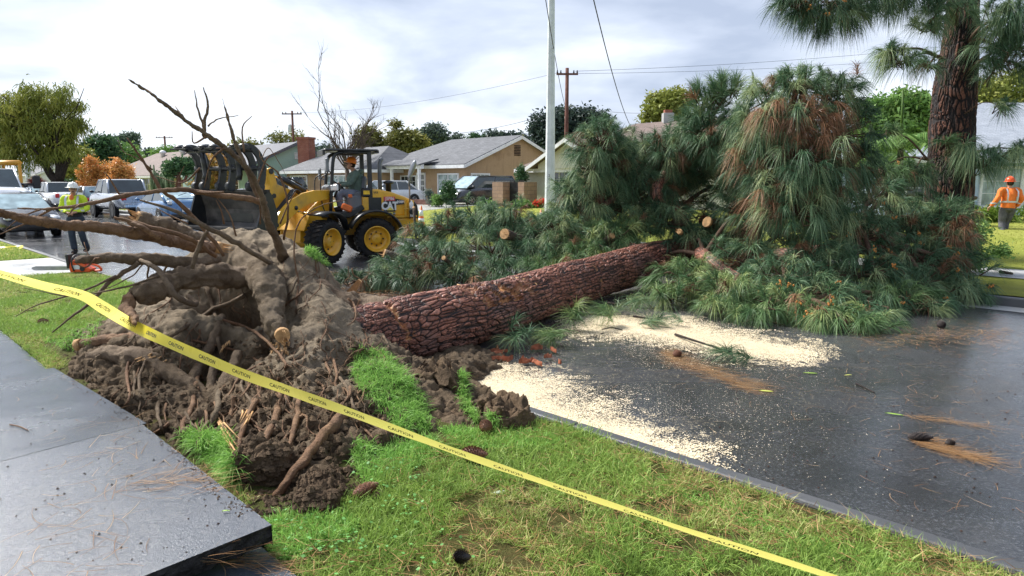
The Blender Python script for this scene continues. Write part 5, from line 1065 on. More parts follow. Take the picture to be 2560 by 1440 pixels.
def tine(y, short=False, th=.05):
    mid = [(2.30+TX, 1.72), (2.22+TX, 1.95), (2.20+TX, 2.15), (2.27+TX, 2.36), (2.43+TX, 2.50), (2.62+TX, 2.54), (2.75+TX, 2.50)]; q = catmull([(a, 0, b) for a, b in mid], 3); wd = lerpl([.085, .085, .075, .07, .06, .03], len(q)); P1, P2 = [], []
    for i, p in enumerate(q):
        t = (q[min(i+1, len(q)-1)]-q[max(i-1, 0)]).normalized(); nr = Vector((t.z, 0, -t.x)); P1.append((p.x+nr.x*wd[i], p.z+nr.z*wd[i])); P2.append((p.x-nr.x*wd[i], p.z-nr.z*wd[i]))
    m = MB(); kq = len(q); vs = [(a, y+s*th/2, b) for s in (-1, 1) for a, b in P1+P2]; o2 = 2*kq
    for i in range(kq-1): m.add([], [])
    fs = []
    for i in range(kq-1): fs += [(i, i+1, kq+i+1, kq+i), (o2+i, o2+kq+i, o2+kq+i+1, o2+i+1), (i, o2+i, o2+i+1, i+1), (kq+i, kq+i+1, o2+kq+i+1, o2+kq+i)]
    fs += [(0, kq, o2+kq, o2), (kq-1, o2+kq-1, o2+2*kq-1, 2*kq-1)]; m.add(vs, fs); m.box((2.70+TX, y, 2.51), (.2, .22, .03), (0, .12, 0)); m.ball((2.66+TX, y, 2.54), (.10, .11, .05), 10)
    o = fb(m, 'grapple_tine', M_bk)
    m = MB(); m.lathe([(.10, -.05), (.10, .05)], (2.30+TX, y, 1.76), 'y', 14); fb(m, 'hinge_pin', M_darkiron, o)
    m = MB(); m.lathe([(.075, -.06), (.075, .06)], (2.21+TX, y, 2.12), 'y', 14); fb(m, 'boss', M_darkiron, o)
for y in (-.88, -.66, -.22, .06, .60, .84): tine(y)
for y in (-.5, .42):
    m = MB(); m.tube([(2.45+TX, y, 2.45), (2.40+TX, y, 2.2), (2.38+TX, y, 2.0), (2.42+TX, y, 1.9)], .06, 8); fb(m, 'grapple_finger', M_bk)
for (x, z) in ((2.24+TX, 2.12), (2.45+TX, 2.47)):
    m = MB(); m.tube([(x, -.9, z), (x, .9, z)], .045, 10); fb(m, 'grapple_crossbar', M_bk)
# shovel standing in the rack
wp = Matrix.Translation(pv) @ Matrix.Rotation(A_R, 4, 'Z'); s_ = wp @ Vector((-1.93, .72, 1.2)); t = thing('shovel', 'long handled shovel standing blade up in the rack at the back of the loader', 'shovel', s_)
m = MB(); m.tube([(0, 0, -.25), (.0, 0, .72)], .018, 8); m.build('handle', mat('weathered wood handle', (.22, .16, .11), .7, var=.3), t)
m = MB(); vs = []; sh = [(.0, .03), (.06, .05), (.14, .085), (.24, .10), (.34, .095), (.42, .06), (.46, .01)]
for h_, w_ in sh:
    for j in (-1, -.5, 0, .5, 1): vs.append((j*w_*.75+h_*.38-.02, -.03*(1-j*j)-.01*h_, .72+h_))
m.add(vs, [(i*5+j, i*5+j+1, i*5+j+6, i*5+j+5) for i in range(6) for j in range(4)], 0, True); b_ = m.build('blade', M_steel, t); so_ = b_.modifiers.new('s', 'SOLIDIFY'); so_.thickness = .006
m = MB(); m.tube([(0, 0, .55), (0, 0, .75), (.02, 0, .82)], .026, 8); m.build('socket', M_steel, t)
# the operator (local: faces -y; turned to the heading of the rear frame)
JO = dict(head=(0, -.10, .735), chest=(0, -.0, .42), hip=(0, .06, .06), shL=(-.20, .0, .52), shR=(.20, .0, .52), elL=(-.27, -.16, .28), elR=(.27, -.16, .28), wrL=(-.15, -.40, .28), wrR=(.16, -.38, .24), hjL=(-.10, .0, .03), hjR=(.10, .0, .03), knL=(-.15, -.42, .06), knR=(.16, -.40, .04), anL=(-.14, -.36, -.30), anR=(.17, -.42, -.30), hdL=(0, -1, -.2), hdR=(0, -1, -.1))
w0 = wp @ Vector((-.74, 0, 1.53))
t = person('loader operator in green hoodie and orange hard hat at the steering wheel', w0, A_R+PI/2, JO, M_green, M_grey2, hatcol=M_orh, hair=M_hair, headrot=(-.22, 0, 0), bulk=1.12, glasses=True)
m = MB(); m.tube([(0, .08, .60), (0, .11, .56), (0, .15, .48)], [.09, .12, .05], 10, sx=1.2); remesh(m, 'hood', M_green, t, .014, 2)
# ================================================================ FALLEN PINE: ROOT PLATE, TRUNK, ROOTS
AX = [P(840, 868, 6.15), P(895, 856, 6.45), P(953, 840, 6.7), P(1131, 797, 7.47), P(1260, 763, 8.4), P(1377, 725, 9.6), P(1495, 691, 10.9), P(1600, 660, 12.1), P(1700, 635, 13.4), P(1790, 618, 14.8)]
ARAD = [.31, .335, .335, .345, .325, .33, .33, .345, .32, .26]
fp = wthing('fallen_pine_tree', 'huge uprooted pine lying across the street with soil covered roots towards the camera', 'tree', (-1.2, 6.6, 0))
def bark(name, plate_lo, plate_hi, fissure, rough=.75, wet=0, f0=.05, f1=.24):
    m, t, b = _nodes(name); a = t.nodes.new('ShaderNodeAttribute'); a.attribute_name = 'crack'; c = t.nodes.new('ShaderNodeAttribute'); c.attribute_name = 'cell'
    g = t.nodes.new('ShaderNodeAttribute'); g.attribute_name = 'graze'
    pl = ramp(t, c.outputs['Fac'], [(0, plate_lo), (.6, plate_hi), (1, tuple(min(1, x*1.5) for x in plate_hi))])
    fn = noise(t, 28, 5, .7); pl = mixc(t, mapr(t, fn, .38, .62, 0, .8), pl, tuple(x*.40 for x in plate_lo))
    pl = mixc(t, mapr(t, noise(t, 2.5, 4), .5, .7, 0, .5), pl, (.16, .12, .11))
    ff = mapr(t, a.outputs['Fac'], f0, f1, 0, 1); col = mixc(t, ff, fissure, pl)
    col = mixc(t, g.outputs['Fac'], col, ramp(t, noise(t, 24, 5, .7), [(.35, (.22, .07, .03)), (.5, (.46, .19, .07)), (.68, (.72, .45, .20))])); t.links.new(col, b.inputs['Base Color'])
    t.links.new(mapr(t, noise(t, 30, 3), .3, .7, rough-.25, rough), b.inputs['Roughness']); b.inputs['Specular IOR Level'].default_value = .3; b.inputs['Coat Weight'].default_value = wet; b.inputs['Coat Roughness'].default_value = .25
    bump(t, b, noise(t, 60, 5, .7), .012); return m
def barked(name, axis, rad, mt, parent, cu=11, cv=1.3, amp=.03, nu=300, step=.008, seed=0, graze=None, swirl=.0, flare=None):
    pts = catmull(axis, 16); n0 = len(pts); rr = lerpl(rad, n0); L = [0]
    for i in range(1, n0): L.append(L[-1]+(pts[i]-pts[i-1]).length)
    nv = int(L[-1]/step); vs_ = np.linspace(0, L[-1], nv); px = np.array([[np.interp(s, L, [p[k] for p in pts]) for s in vs_] for k in range(3)]).T; r = np.interp(vs_, L, rr)
    T = np.gradient(px, axis=0); T /= np.linalg.norm(T, axis=1, keepdims=True); up = np.array([0, 0, 1.]) if abs(T[0, 2]) < .8 else np.array([1., 0, 0])
    U = np.cross(T, up); U /= np.linalg.norm(U, axis=1, keepdims=True); Vv = np.cross(U, T)
    a = np.linspace(0, 2*PI, nu, endpoint=False); A, S = np.meshgrid(a, vs_); Rr = np.repeat(r[:, None], nu, 1)
    base = px[:, None, :]+(np.cos(A)[..., None]*U[:, None, :]+np.sin(A)[..., None]*Vv[:, None, :])*Rr[..., None]
    q = base.reshape(-1, 3); wz = (fbm(q*3.1, 4, seed+3)-.5)*1.6; wv = (fbm(q*3.1+31, 4, seed+9)-.5)*1.6
    uu = (A.ravel()/(2*PI)*cu+wz*1.3) % cu; vv = S.ravel()*cv*2.2*(1+.0*A.ravel())+wv*1.6+swirl*A.ravel()
    f1, f2, ci = worley(uu, vv, seed, cu); cr = f2-f1
    f1b, f2b, cib = worley((uu*2.3) % (cu*2.3), vv*2.6, seed+5, None); crb = f2b-f1b
    mk = fbm(q*4, 3, seed+30); grv = np.abs(fbm(np.stack([A.ravel()/(2*PI)*cu*1.1+wz, S.ravel()*1.1, A.ravel()*0], 1), 3, seed+33)-.5)*3.2; crack = np.minimum(np.minimum(cr*1.15, crb*1.6+.02+np.clip(mk-.45, 0, 1)*3), grv+.03)
    big = fbm(q*1.2, 3, seed+20)-.5; h = np.clip(crack/.35, 0, 1)**.7
    disp = amp*(h-.6)+amp*1.6*big+amp*.35*(ci-.5)+.25*amp*(fbm(q*26, 3, seed+7)-.5)
    nrm = (q-np.repeat(px, nu, 0))/Rr.ravel()[:, None]; g_ = np.zeros(len(q))
    if graze is not None: g_, dg = graze(q, S.ravel(), nrm); disp = disp*(1-g_*.9)-dg
    V = q+nrm*disp[:, None]
    i, j = np.meshgrid(np.arange(nv-1), np.arange(nu), indexing='ij'); i = i.ravel(); j = j.ravel(); j2 = (j+1) % nu
    return npmesh(name, V, np.stack([i*nu+j, i*nu+j2, (i+1)*nu+j2, (i+1)*nu+j], 1), mt, parent, smooth=True, attrs={'crack': crack, 'cell': ci*.6+cib*.4, 'graze': g_})
M_barkr = bark('wet red pine bark', (.22, .085, .055), (.42, .18, .12), (.016, .012, .012), .6, .15)
M_barks = bark('dark standing pine bark', (.085, .038, .025), (.21, .085, .052), (.014, .010, .010), .8, 0, .16, .42)
def graze(q, s, nrm):
    n = fbm(q*5, 4, 77)
    def ring(c, w, tilt): d = np.abs(s+.30+q[:, 2]*tilt+(n-.5)*.25-c); return np.clip(1-d/w, 0, 1)
    g1 = ring(1.02, .05, .05)*(fbm(q*14, 3, 5) > .40); g2 = ring(5.35, .10, -.1)*(fbm(q*9, 3, 6) > .5)*.7
    top = (nrm[:, 2] > .35)*np.clip(1-np.abs(s-2.4)/.75, 0, 1)*np.clip((fbm(q*np.array([9, 9, 14]), 5, 8, .65)-.475)*16, 0, 1); top = np.clip(top*1.6, 0, 1)
    g_ = np.clip(g1+g2+top, 0, 1); return g_, g1*.03+top*.05
trunk = barked('trunk', AX, ARAD, M_barkr, fp, 38, 3.0, .027, 600, .0075, 1, graze)
# ---- soil of the root plate: a height field through hand placed points, then noise
def PC(px, py, d): return P(px, py, d)
ctl = [(500, 628, 7.7), (560, 602, 7.8), (640, 596, 7.7), (720, 608, 7.4), (775, 638, 7.1), (808, 705, 6.75), (862, 786, 6.15), (905, 843, 5.93), (955, 900, 5.75), (440, 690, 7.3), (380, 760, 6.9), (300, 800, 6.7),
       (600, 690, 7.0), (700, 690, 6.8), (560, 770, 6.3), (640, 790, 6.15), (760, 770, 6.3), (700, 850, 5.7), (800, 840, 5.75), (860, 900, 5.4), (470, 780, 6.4), (400, 840, 6.15), (300, 860, 6.15), (220, 880, 6.2),
       (480, 890, 5.8), (420, 980, 5.25), (350, 950, 5.6), (760, 930, 5.1), (840, 960, 4.95), (920, 970, 4.9), (980, 960, 5.05), (740, 1010, 4.65), (820, 1050, 4.5), (900, 1080, 4.4), (980, 1040, 4.65), (1050, 1010, 4.95),
       (700, 1090, 4.2), (780, 1150, 3.95), (660, 1160, 3.8), (640, 1240, 3.4), (720, 1200, 3.72), (850, 1180, 3.9), (520, 1060, 4.6), (600, 1080, 4.4), (1060, 1060, 4.85), (270, 930, 5.9), (470, 1040, 4.85)]
hol = [(1030, 915, .10), (1060, 885, .06), (1100, 868, .05), (1010, 890, .12), (1160, 840, .03), (1085, 925, .16), (1130, 960, .14), (1060, 915, .18), (600, 900, .02), (640, 930, -.05), (670, 960, -.02), (620, 970, .0), (560, 960, .02), (500, 980, .05), (450, 1010, .04)]
gnd = [(520, 1190), (760, 1300), (900, 1260), (960, 1200), (1050, 1150), (1150, 1090), (1250, 1060), (1200, 980), (1240, 900), (150, 850), (220, 760), (1000, 1150)]
cp = [PC(*c) for c in ctl]+[G(x, y, z) for x, y, z in hol]+[G(x, y, .13) for x, y in gnd]+[W(s_, 1.30, .15) for s_ in (3.1, 3.6, 4.2, 4.8, 5.4, 6.0, 6.6, 7.2)]
back = [(-1.5, 7.25), (-1.2, 7.0), (-1.75, 7.75), (-3.9, 8.6), (-3.2, 9.0), (-2.6, 8.9), (-1.9, 8.5), (-1.2, 8.1), (-.4, 7.4), (.2, 6.8), (-4.6, 8.0), (-5.0, 7.3), (.7, 6.0)]; cp += [Vector((x, y, -.05)) for x, y in back]
C = np.array([tuple(c) for c in cp])
def tps(a, b): d2 = ((a[:, None, :2]-b[None, :, :2])**2).sum(2)+1e-9; return d2*np.log(d2)*.5
n = len(C); Kk = tps(C, C)+np.eye(n)*.02; Pm = np.concatenate([np.ones((n, 1)), C[:, :2]], 1); Am = np.block([[Kk, Pm], [Pm.T, np.zeros((3, 3))]]); sol = np.linalg.solve(Am, np.concatenate([C[:, 2], np.zeros(3)]))
gx = np.arange(-5.4, 1.3, .0165); gy = np.arange(2.9, 9.3, .0165); X, Y = np.meshgrid(gx, gy, indexing='ij'); q = np.stack([X.ravel(), Y.ravel()], 1)
Z = np.concatenate([tps(q[i:i+20000], C)@sol[:n] for i in range(0, len(q), 20000)])+sol[n]+q@sol[n+1:]
# keep the mound to its footprint
poly = np.array([tuple(W(s_, n_))[:2] for s_, n_ in ((7.5, 1.5), (7.0, 1.27), (5.0, 1.26), (4.3, 1.27), (4.1, 1.5), (3.5, 1.55), (3.3, 1.27), (2.95, 1.27))]+[tuple(G(x, y, .06))[:2] for x, y in ((700, 1330), (790, 1300), (905, 1250), (950, 1190), (1080, 1130), (1330, 1075), (1345, 1045), (1200, 940))]+[(.25, 6.9), (-.6, 8.0), (-1.8, 8.9), (-3.2, 9.2), (-4.6, 8.4), (-5.1, 7.2)])
def pdist(q, poly):
    d = np.full(len(q), 1e9); ins = np.zeros(len(q), bool); m = len(poly)
    for i in range(m):
        a, b = poly[i], poly[(i+1) % m]; ab = b-a; t = np.clip(((q-a)@ab)/(ab@ab), 0, 1); d = np.minimum(d, np.linalg.norm(q-(a+t[:, None]*ab), axis=1))
        c = ((a[1] > q[:, 1]) != (b[1] > q[:, 1])) & (q[:, 0] < (b[0]-a[0])*(q[:, 1]-a[1])/(b[1]-a[1]+1e-12)+a[0]); ins ^= c
    return np.where(ins, d, -d)
pdm = pdist(q, poly); edge = fbm(np.stack([q[:, 0], q[:, 1], q[:, 0]*0], 1)*4, 4, 60)-.5
mask = np.clip((pdm+edge*.25+.02)/.30, 0, 1); mask = mask*mask*(3-2*mask)
Z = np.clip(Z, -.25, 1.6)*mask+(1-mask)*(-.05)
p3 = np.stack([q[:, 0], q[:, 1], Z], 1); Zg = Z.reshape(X.shape); gxn, gyn = np.gradient(Zg, .0165); nr = np.stack([-gxn.ravel(), -gyn.ravel(), np.ones(len(q))], 1); nr /= np.linalg.norm(nr, axis=1, keepdims=True)
lump = np.abs(fbm(p3*np.array([2.2, 2.2, 2.2]), 5, 11)-.5)*2; l2 = fbm(p3*9, 4, 12); l3 = fbm(p3*30, 3, 13); wf1, wf2, wc = worley(p3[:, 0]*5+lump*3+p3[:, 2]*2, p3[:, 1]*5+p3[:, 2]*5, 14); crk = np.clip((wf2-wf1)*4, 0, 1)
clay_ = np.clip((p3[:, 2]-.20)*3.0+(fbm(p3*2.5, 4, 71)-.5)*2.2, 0, 1); sm_ = 1-.72*clay_
l4 = fbm(p3*18, 3, 19); disp = (.24*(.30-lump)+.13*(l2-.5)*(1-.4*clay_)+.05*(l3-.5)*sm_+(.05*np.round(l4*4)/4-.02)*sm_+.06*(crk-1)*(l2 > .42)*sm_)*np.clip(mask*1.2, 0, 1)
p3 = p3+nr*disp[:, None]
nx, ny = X.shape; i, j = np.meshgrid(np.arange(nx-1), np.arange(ny-1), indexing='ij'); a = (i*ny+j).ravel(); keep = (pdm[a] > -.12)
Fm = np.stack([a, a+ny, a+ny+1, a+1], 1)[keep]
def soilmat(name, dry, wet_, dark, rough=.85, clay=None):
    m, t, b = _nodes(name); c = t.nodes.new('ShaderNodeTexCoord'); v = c.outputs['Object']
    big = noise(t, 1.3, 5, .6, vec=v); mid = noise(t, 8, 6, .65, vec=v, dist=.4); fine = noise(t, 70, 5, .75, vec=v)
    col = ramp(t, big, [(.36, wet_), (.58, dry)]); col = mixc(t, mapr(t, mid, .45, .68, 0, .7), col, dark); col = mixc(t, mapr(t, fine, .35, .7, .35, 0), col, tuple(x*.4 for x in dark))
    if clay: a_ = t.nodes.new('ShaderNodeAttribute'); a_.attribute_name = 'clay'; col = mixc(t, a_.outputs['Fac'], col, ramp(t, mid, [(.35, tuple(x*.62 for x in clay)), (.6, clay)]))
    st = t.nodes.new('ShaderNodeMapping'); st.inputs['Scale'].default_value = (30, 30, 7); t.links.new(v, st.inputs[0]); fib = noise(t, 3, 5, .7, vec=st.outputs[0], dist=2.)
    col = mixc(t, mapr(t, fib, .66, .74, 0, .4), col, (.22, .13, .07))
    t.links.new(col, b.inputs['Base Color']); b.inputs['Roughness'].default_value = rough; b.inputs['Specular IOR Level'].default_value = .15
    ad = t.nodes.new('ShaderNodeMath'); ad.operation = 'MULTIPLY_ADD'; t.links.new(mid, ad.inputs[0]); ad.inputs[1].default_value = 2.2; t.links.new(fine, ad.inputs[2]); bump(t, b, ad.outputs[0], .022, 1.); return m
M_soil = soilmat('clinging clay soil', (.27, .21, .145), (.18, .135, .09), (.09, .065, .042))
M_plate = soilmat('root plate soil', (.215, .155, .10), (.145, .105, .068), (.062, .044, .028), clay=(.29, .23, .16))
M_clod = soilmat('dark crumbly topsoil', (.19, .13, .08), (.13, .088, .055), (.065, .044, .028))
M_root = soilmat('muddy root bark', (.29, .215, .145), (.19, .135, .09), (.09, .06, .04), .7)
M_rootr = soilmat('reddish root bark', (.36, .22, .13), (.22, .12, .07), (.10, .055, .035), .65)
M_cutw = mat('fresh splintered wood', (.50, .30, .14), .7, var=.35, scale=14, bmp=.01, bscale=60)
plate = npmesh('root_plate_soil', p3, Fm, M_plate, fp, smooth=True, attrs={'clay': clay_})
BV = BVHTree.FromPolygons([tuple(v) for v in p3[::1]], [tuple(f) for f in Fm.tolist()])
CAM = Vector((0, 0, H))
def surf(px, py, off=0., dflt=6.5):       # point on the soil under a pixel, lifted off towards the camera
    r = ray(px, py).normalized(); h = BV.ray_cast(CAM, r)
    if h[0] is None: return P(px, py, dflt)
    return h[0]-r*off
def rootp(name, pts, r, mt=M_root, n=8, wob=.25, per=5, parent=fp, lump_=.0, dflt=6.5):
    """pts: (px, py, d) with an absolute distance, or (px, py, None, off) resting on the soil"""
    q = [P(p[0], p[1], p[2]) if p[2] else surf(p[0], p[1], p[3] if len(p) > 3 else .03, dflt) for p in pts]
    q = catmull(q, per); rr = [x*.76 for x in lerpl(r, len(q))]; q = [v+Vector((rnd.gauss(0, 1), rnd.gauss(0, 1), rnd.gauss(0, 1)))*min(.03, rr[i]*wob) for i, v in enumerate(q)]
    rr = [x*(1+rnd.uniform(-.12, .12)) for x in rr]; m = MB(); m.tube(q, rr, n); o = m.build(name, mt, parent)
    if max(r) > .035:
        if len(q) > 1: s_ = o.modifiers.new('s', 'SUBSURF'); s_.levels = 2; s_.render_levels = 2
        tx = bpy.data.textures.new('rootlump', 'CLOUDS'); tx.noise_scale = .05; tx.noise_depth = 5; d_ = o.modifiers.new('d', 'DISPLACE'); d_.texture = tx; d_.texture_coords = 'LOCAL'; d_.strength = min(.05, max(r)*.4); d_.mid_level = .5
        tb = bpy.data.textures.new('rootlump', 'CLOUDS'); tb.noise_scale = .2; tb.noise_depth = 2; d_ = o.modifiers.new('d', 'DISPLACE'); d_.texture = tb; d_.texture_coords = 'LOCAL'; d_.strength = min(.10, max(0, max(r)-.08)*.9); d_.mid_level = .5
    return o, q
N_ = None
# massive lateral roots (distances measured along the view)
rootp('root', [(1000, 820, 6.9), (900, 780, 6.9), (790, 740, 6.8), (640, 690, 6.7), (520, 690, 6.45), (420, 705, 6.2), (335, 745, 5.95)], [.30, .26, .20, .16, .15, .15, .13], M_root, 12, .12)
rootp('root', [(545, 620, 7.0), (470, 612, 6.6), (380, 590, 6.2), (250, 570, 5.8), (150, 560, 5.5), (70, 548, 5.2), (-20, 528, 5.0), (-90, 515, 4.9)], [.085, .085, .08, .068, .056, .048, .04, .032], M_rootr, 10, .1)
rootp('root', [(545, 650, 6.8), (470, 655, 6.5), (370, 648, 6.2), (260, 645, 6.0), (185, 650, 5.8)], [.085, .08, .072, .06, .045], M_root, 10, .15)
rootp('root', [(620, 640, 7.6), (540, 610, 7.5), (470, 585, 7.4), (400, 562, 7.3), (345, 545, 7.2)], [.16, .13, .11, .105, .10], M_root, 10, .1)
rootp('root', [(615, 640, 7.2), (650, 690, 6.6), (672, 750, 6.2), (690, 800, 5.85), (704, 838, 5.5)], [.20, .22, .18, .13, .075], M_soil, 12, .15)
rootp('root', [(560, 1030, 5.3), (470, 960, 5.5), (400, 915, 5.7), (300, 885, 5.95), (205, 900, 6.1)], [.09, .10, .11, .11, .08], M_root, 12, .15)
rootp('root', [(540, 870, 6.2), (440, 830, 6.2), (330, 845, 6.2), (190, 862, 6.2)], [.12, .11, .085, .055], M_rootr, 10, .12)
rootp('root', [(330, 745, 5.95), (312, 770, 5.8), (330, 790, 5.65), (340, 812, 5.5)], [.09, .07, .06, .02], M_rootr, 8, .2)
rootp('root', [(560, 780, 6.4), (520, 880, 6.0), (480, 960, 5.6), (400, 1020, 5.4), (410, 1075, 5.0), (440, 1110, 4.85)], [.07, .065, .05, .045, .035, .02], M_root, 8, .3)
rootp('root', [(760, 960, 5.3), (690, 1040, 4.9), (630, 1100, 4.7), (600, 1060, 4.9)], [.12, .13, .10, .06], M_soil, 10, .2)
rootp('root', [(870, 960, 5.2), (790, 940, 5.35), (720, 950, 5.4), (660, 1000, 5.2)], [.08, .09, .09, .05], M_soil, 10, .2)
rootp('root', [(860, 1035, None, .04), (810, 1090, None, .10), (750, 1160, None, .10), (700, 1225, None, .07), (668, 1270, None, .03)], [.055, .05, .038, .028, .018], M_rootr, 8, .2)
rootp('root', [(600, 880, 5.9), (560, 960, 5.4), (500, 1060, 4.9), (480, 1100, 4.8)], [.06, .065, .05, .03], M_root, 8, .3)
rootp('root', [(540, 900, 5.8), (520, 980, 5.45), (530, 1060, 5.0)], [.05, .055, .03], M_root, 8, .3); rootp('root', [(590, 930, 5.6), (575, 1010, 5.2), (560, 1070, 4.9)], [.055, .06, .03], M_soil, 8, .3)
rootp('root', [(420, 950, 5.9), (400, 1010, 5.4), (405, 1060, 5.1)], [.04, .045, .025], M_root, 8, .3); rootp('root', [(460, 930, 5.9), (440, 1000, 5.5), (420, 1080, 5.0)], [.035, .045, .03], M_root, 8, .3)
for pts, r in ((((500, 940), (480, 1000), (455, 1060), (440, 1105)), .030), (((545, 950), (540, 1010), (520, 1070), (500, 1100)), .036), (((580, 990), (570, 1040), (560, 1090)), .028), (((430, 900), (405, 960), (395, 1020), (400, 1060)), .026), (((640, 1000), (620, 1060), (600, 1110)), .030), (((700, 960), (690, 1030), (670, 1100), (660, 1150)), .04), (((740, 980), (735, 1050), (720, 1120)), .03), (((330, 880), (320, 930), (318, 990)), .02), (((360, 890), (352, 950), (345, 1010)), .018), (((560, 800), (640, 830), (700, 900)), .022), (((480, 850), (560, 870), (640, 900), (700, 980)), .02)):
    rootp('root', [(x+rnd.uniform(-8, 8), y, None, .035+.012*(i % 2)) for i, (x, y) in enumerate(pts)]+[(pts[-1][0]+rnd.uniform(-14, 14), pts[-1][1]+26, None, .005)], [r*.8, r*.85, r*.6, r*.3], rnd.choice((M_root, M_rootr, M_soil)), 8, .25)
# upright and reaching slender roots against sky and street
rootp('root', [(712, 660, 7.1), (700, 620, 6.85), (672, 560, 6.6), (650, 480, 6.3), (600, 400, 6.0), (520, 340, 5.7), (450, 290, 5.5), (385, 240, 5.3), (320, 198, 5.1)], [.080, .066, .048, .036, .030, .025, .020, .014, .007], M_root, 10, .12)
rootp('root', [(712, 650, 7.1), (700, 620, 6.9), (665, 540, 6.7), (625, 440, 6.5), (590, 360, 6.4), (568, 290, 6.35), (556, 245, 6.3)], [.06, .055, .042, .030, .022, .014, .005], M_root, 8, .15)
rootp('root', [(511, 345, 5.72), (512, 300, 5.7), (520, 260, 5.7), (510, 225, 5.7), (508, 218, 5.7)], [.026, .018, .013, .006, .003], M_root, 6, .3)
rootp('root', [(511, 320, 5.72), (500, 290, 5.7), (492, 260, 5.7), (486, 225, 5.7)], [.016, .011, .008, .003], M_root, 6, .3)
rootp('root', [(520, 315, 5.7), (545, 298, 5.7), (575, 292, 5.7), (596, 289, 5.7)], [.010, .007, .005, .003], M_root, 5, .3)
rootp('root', [(668, 510, 6.5), (625, 498, 6.42), (540, 488, 6.2), (450, 475, 6.0), (340, 485, 5.8), (240, 505, 5.6), (130, 522, 5.4), (40, 520, 5.3)], [.045, .042, .036, .030, .024, .018, .006], M_rootr, 8, .15)
rootp('root', [(130, 522, 5.4), (60, 560, 5.3), (-10, 590, 5.2)], [.016, .010, .004], M_rootr, 6, .2); rootp('root', [(100, 523, 5.35), (50, 545, 5.3), (10, 578, 5.3)], [.010, .007, .003], M_rootr, 5, .2)
rootp('root', [(560, 640, 6.3), (500, 560, 6.2), (450, 510, 6.1), (400, 470, 6.0), (370, 420, 5.95), (335, 370, 5.9), (318, 345, 5.9)], [.022, .026, .026, .022, .016, .012, .006], M_rootr, 7, .25)
rootp('root', [(380, 425, 5.95), (350, 400, 5.9), (310, 380, 5.9), (294, 350, 5.9)], [.010, .007, .005, .003], M_rootr, 5, .3)
rootp('root', [(680, 660, 6.6), (620, 625, 6.3), (560, 590, 6.1), (500, 560, 5.95), (430, 525, 5.8), (350, 500, 5.75)], [.028, .032, .032, .028, .020, .010], M_root, 8, .2)
rootp('root', [(540, 640, 6.6), (480, 600, 6.3), (400, 575, 6.1), (330, 555, 6.0), (285, 543, 5.95)], [.03, .03, .028, .024, .014], M_rootr, 8, .2)
rootp('root', [(400, 598, 6.1), (360, 570, 6.0), (318, 556, 6.0)], [.034, .036, .03], M_rootr, 8, .2)
rootp('root', [(350, 648, 6.1), (400, 680, 5.95), (440, 740, 5.85), (490, 760, 6.0), (470, 740, 6.1)], [.025, .032, .034, .034, .03], M_root, 8, .2)
rootp('root', [(480, 670, 6.1), (500, 610, 6.1), (520, 575, 6.1)], [.026, .03, .02], M_root, 8, .2)
rootp('root', [(350, 655, 6.1), (280, 700, 6.0), (220, 760, 5.9), (130, 830, 5.8)], [.030, .024, .018, .008], M_root, 7, .25)
rootp('root', [(290, 690, 6.0), (200, 730, 5.9), (100, 760, 5.8), (40, 790, 5.8)], [.018, .012, .008, .004], M_root, 6, .25); rootp('root', [(400, 690, 6.0), (300, 720, 5.9), (180, 740, 5.8), (60, 720, 5.7)], [.014, .012, .008, .003], M_root, 6, .25)
rootp('root', [(610, 740, None, .06), (520, 780, None, .10), (460, 820, None, .08), (380, 870, None, .05)], [.03, .028, .022, .012], M_root, 7, .25, dflt=6.4)
rootp('root', [(520, 720, None, .04), (535, 780, None, .06), (545, 850, None, .08), (560, 930, None, .10), (540, 1000, None, .06)], [.03, .028, .026, .022, .012], M_root, 7, .3)
rootp('root', [(710, 600, 6.9), (720, 520, 6.7), (700, 440, 6.6), (655, 400, 6.5), (648, 375, 6.5)], [.016, .014, .011, .008, .004], M_rootr, 6, .3)
rootp('root', [(655, 395, 6.5), (672, 370, 6.5), (700, 410, 6.5), (720, 450, 6.5)], [.006, .006, .004, .002], M_rootr, 5, .3); rootp('root', [(740, 780, None, .02), (745, 700, 6.6), (735, 640, 6.6), (745, 560, 6.6), (800, 515, 6.5), (865, 500, 6.4)], [.014, .012, .010, .009, .008, .004], M_rootr, 6, .3)
for k in range(210):          # fine rootlets trailing down the plate
    x, y = rnd.uniform(330, 960), rnd.uniform(640, 1060); q_ = []; vx = rnd.uniform(-14, 14); n_k = rnd.randint(4, 8)
    for i_ in range(n_k):
        p0 = surf(x, y, rnd.uniform(.012, .045)); 
        if q_ and (p0-q_[-1]).length > .45: break
        q_.append(p0); x += vx+rnd.gauss(0, 8); y += rnd.uniform(8, 26); vx += rnd.gauss(0, 7)
    if len(q_) < 3: continue
    m = MB(); q_ = catmull(q_, 3); r0 = rnd.choice((.0025, .003, .004, .005, .008, .012)); m.tube(q_, lerpl([r0, r0*.8, r0*.3], len(q_)), 5); m.build('root', rnd.choice((M_root, M_rootr, M_rootr)), fp)
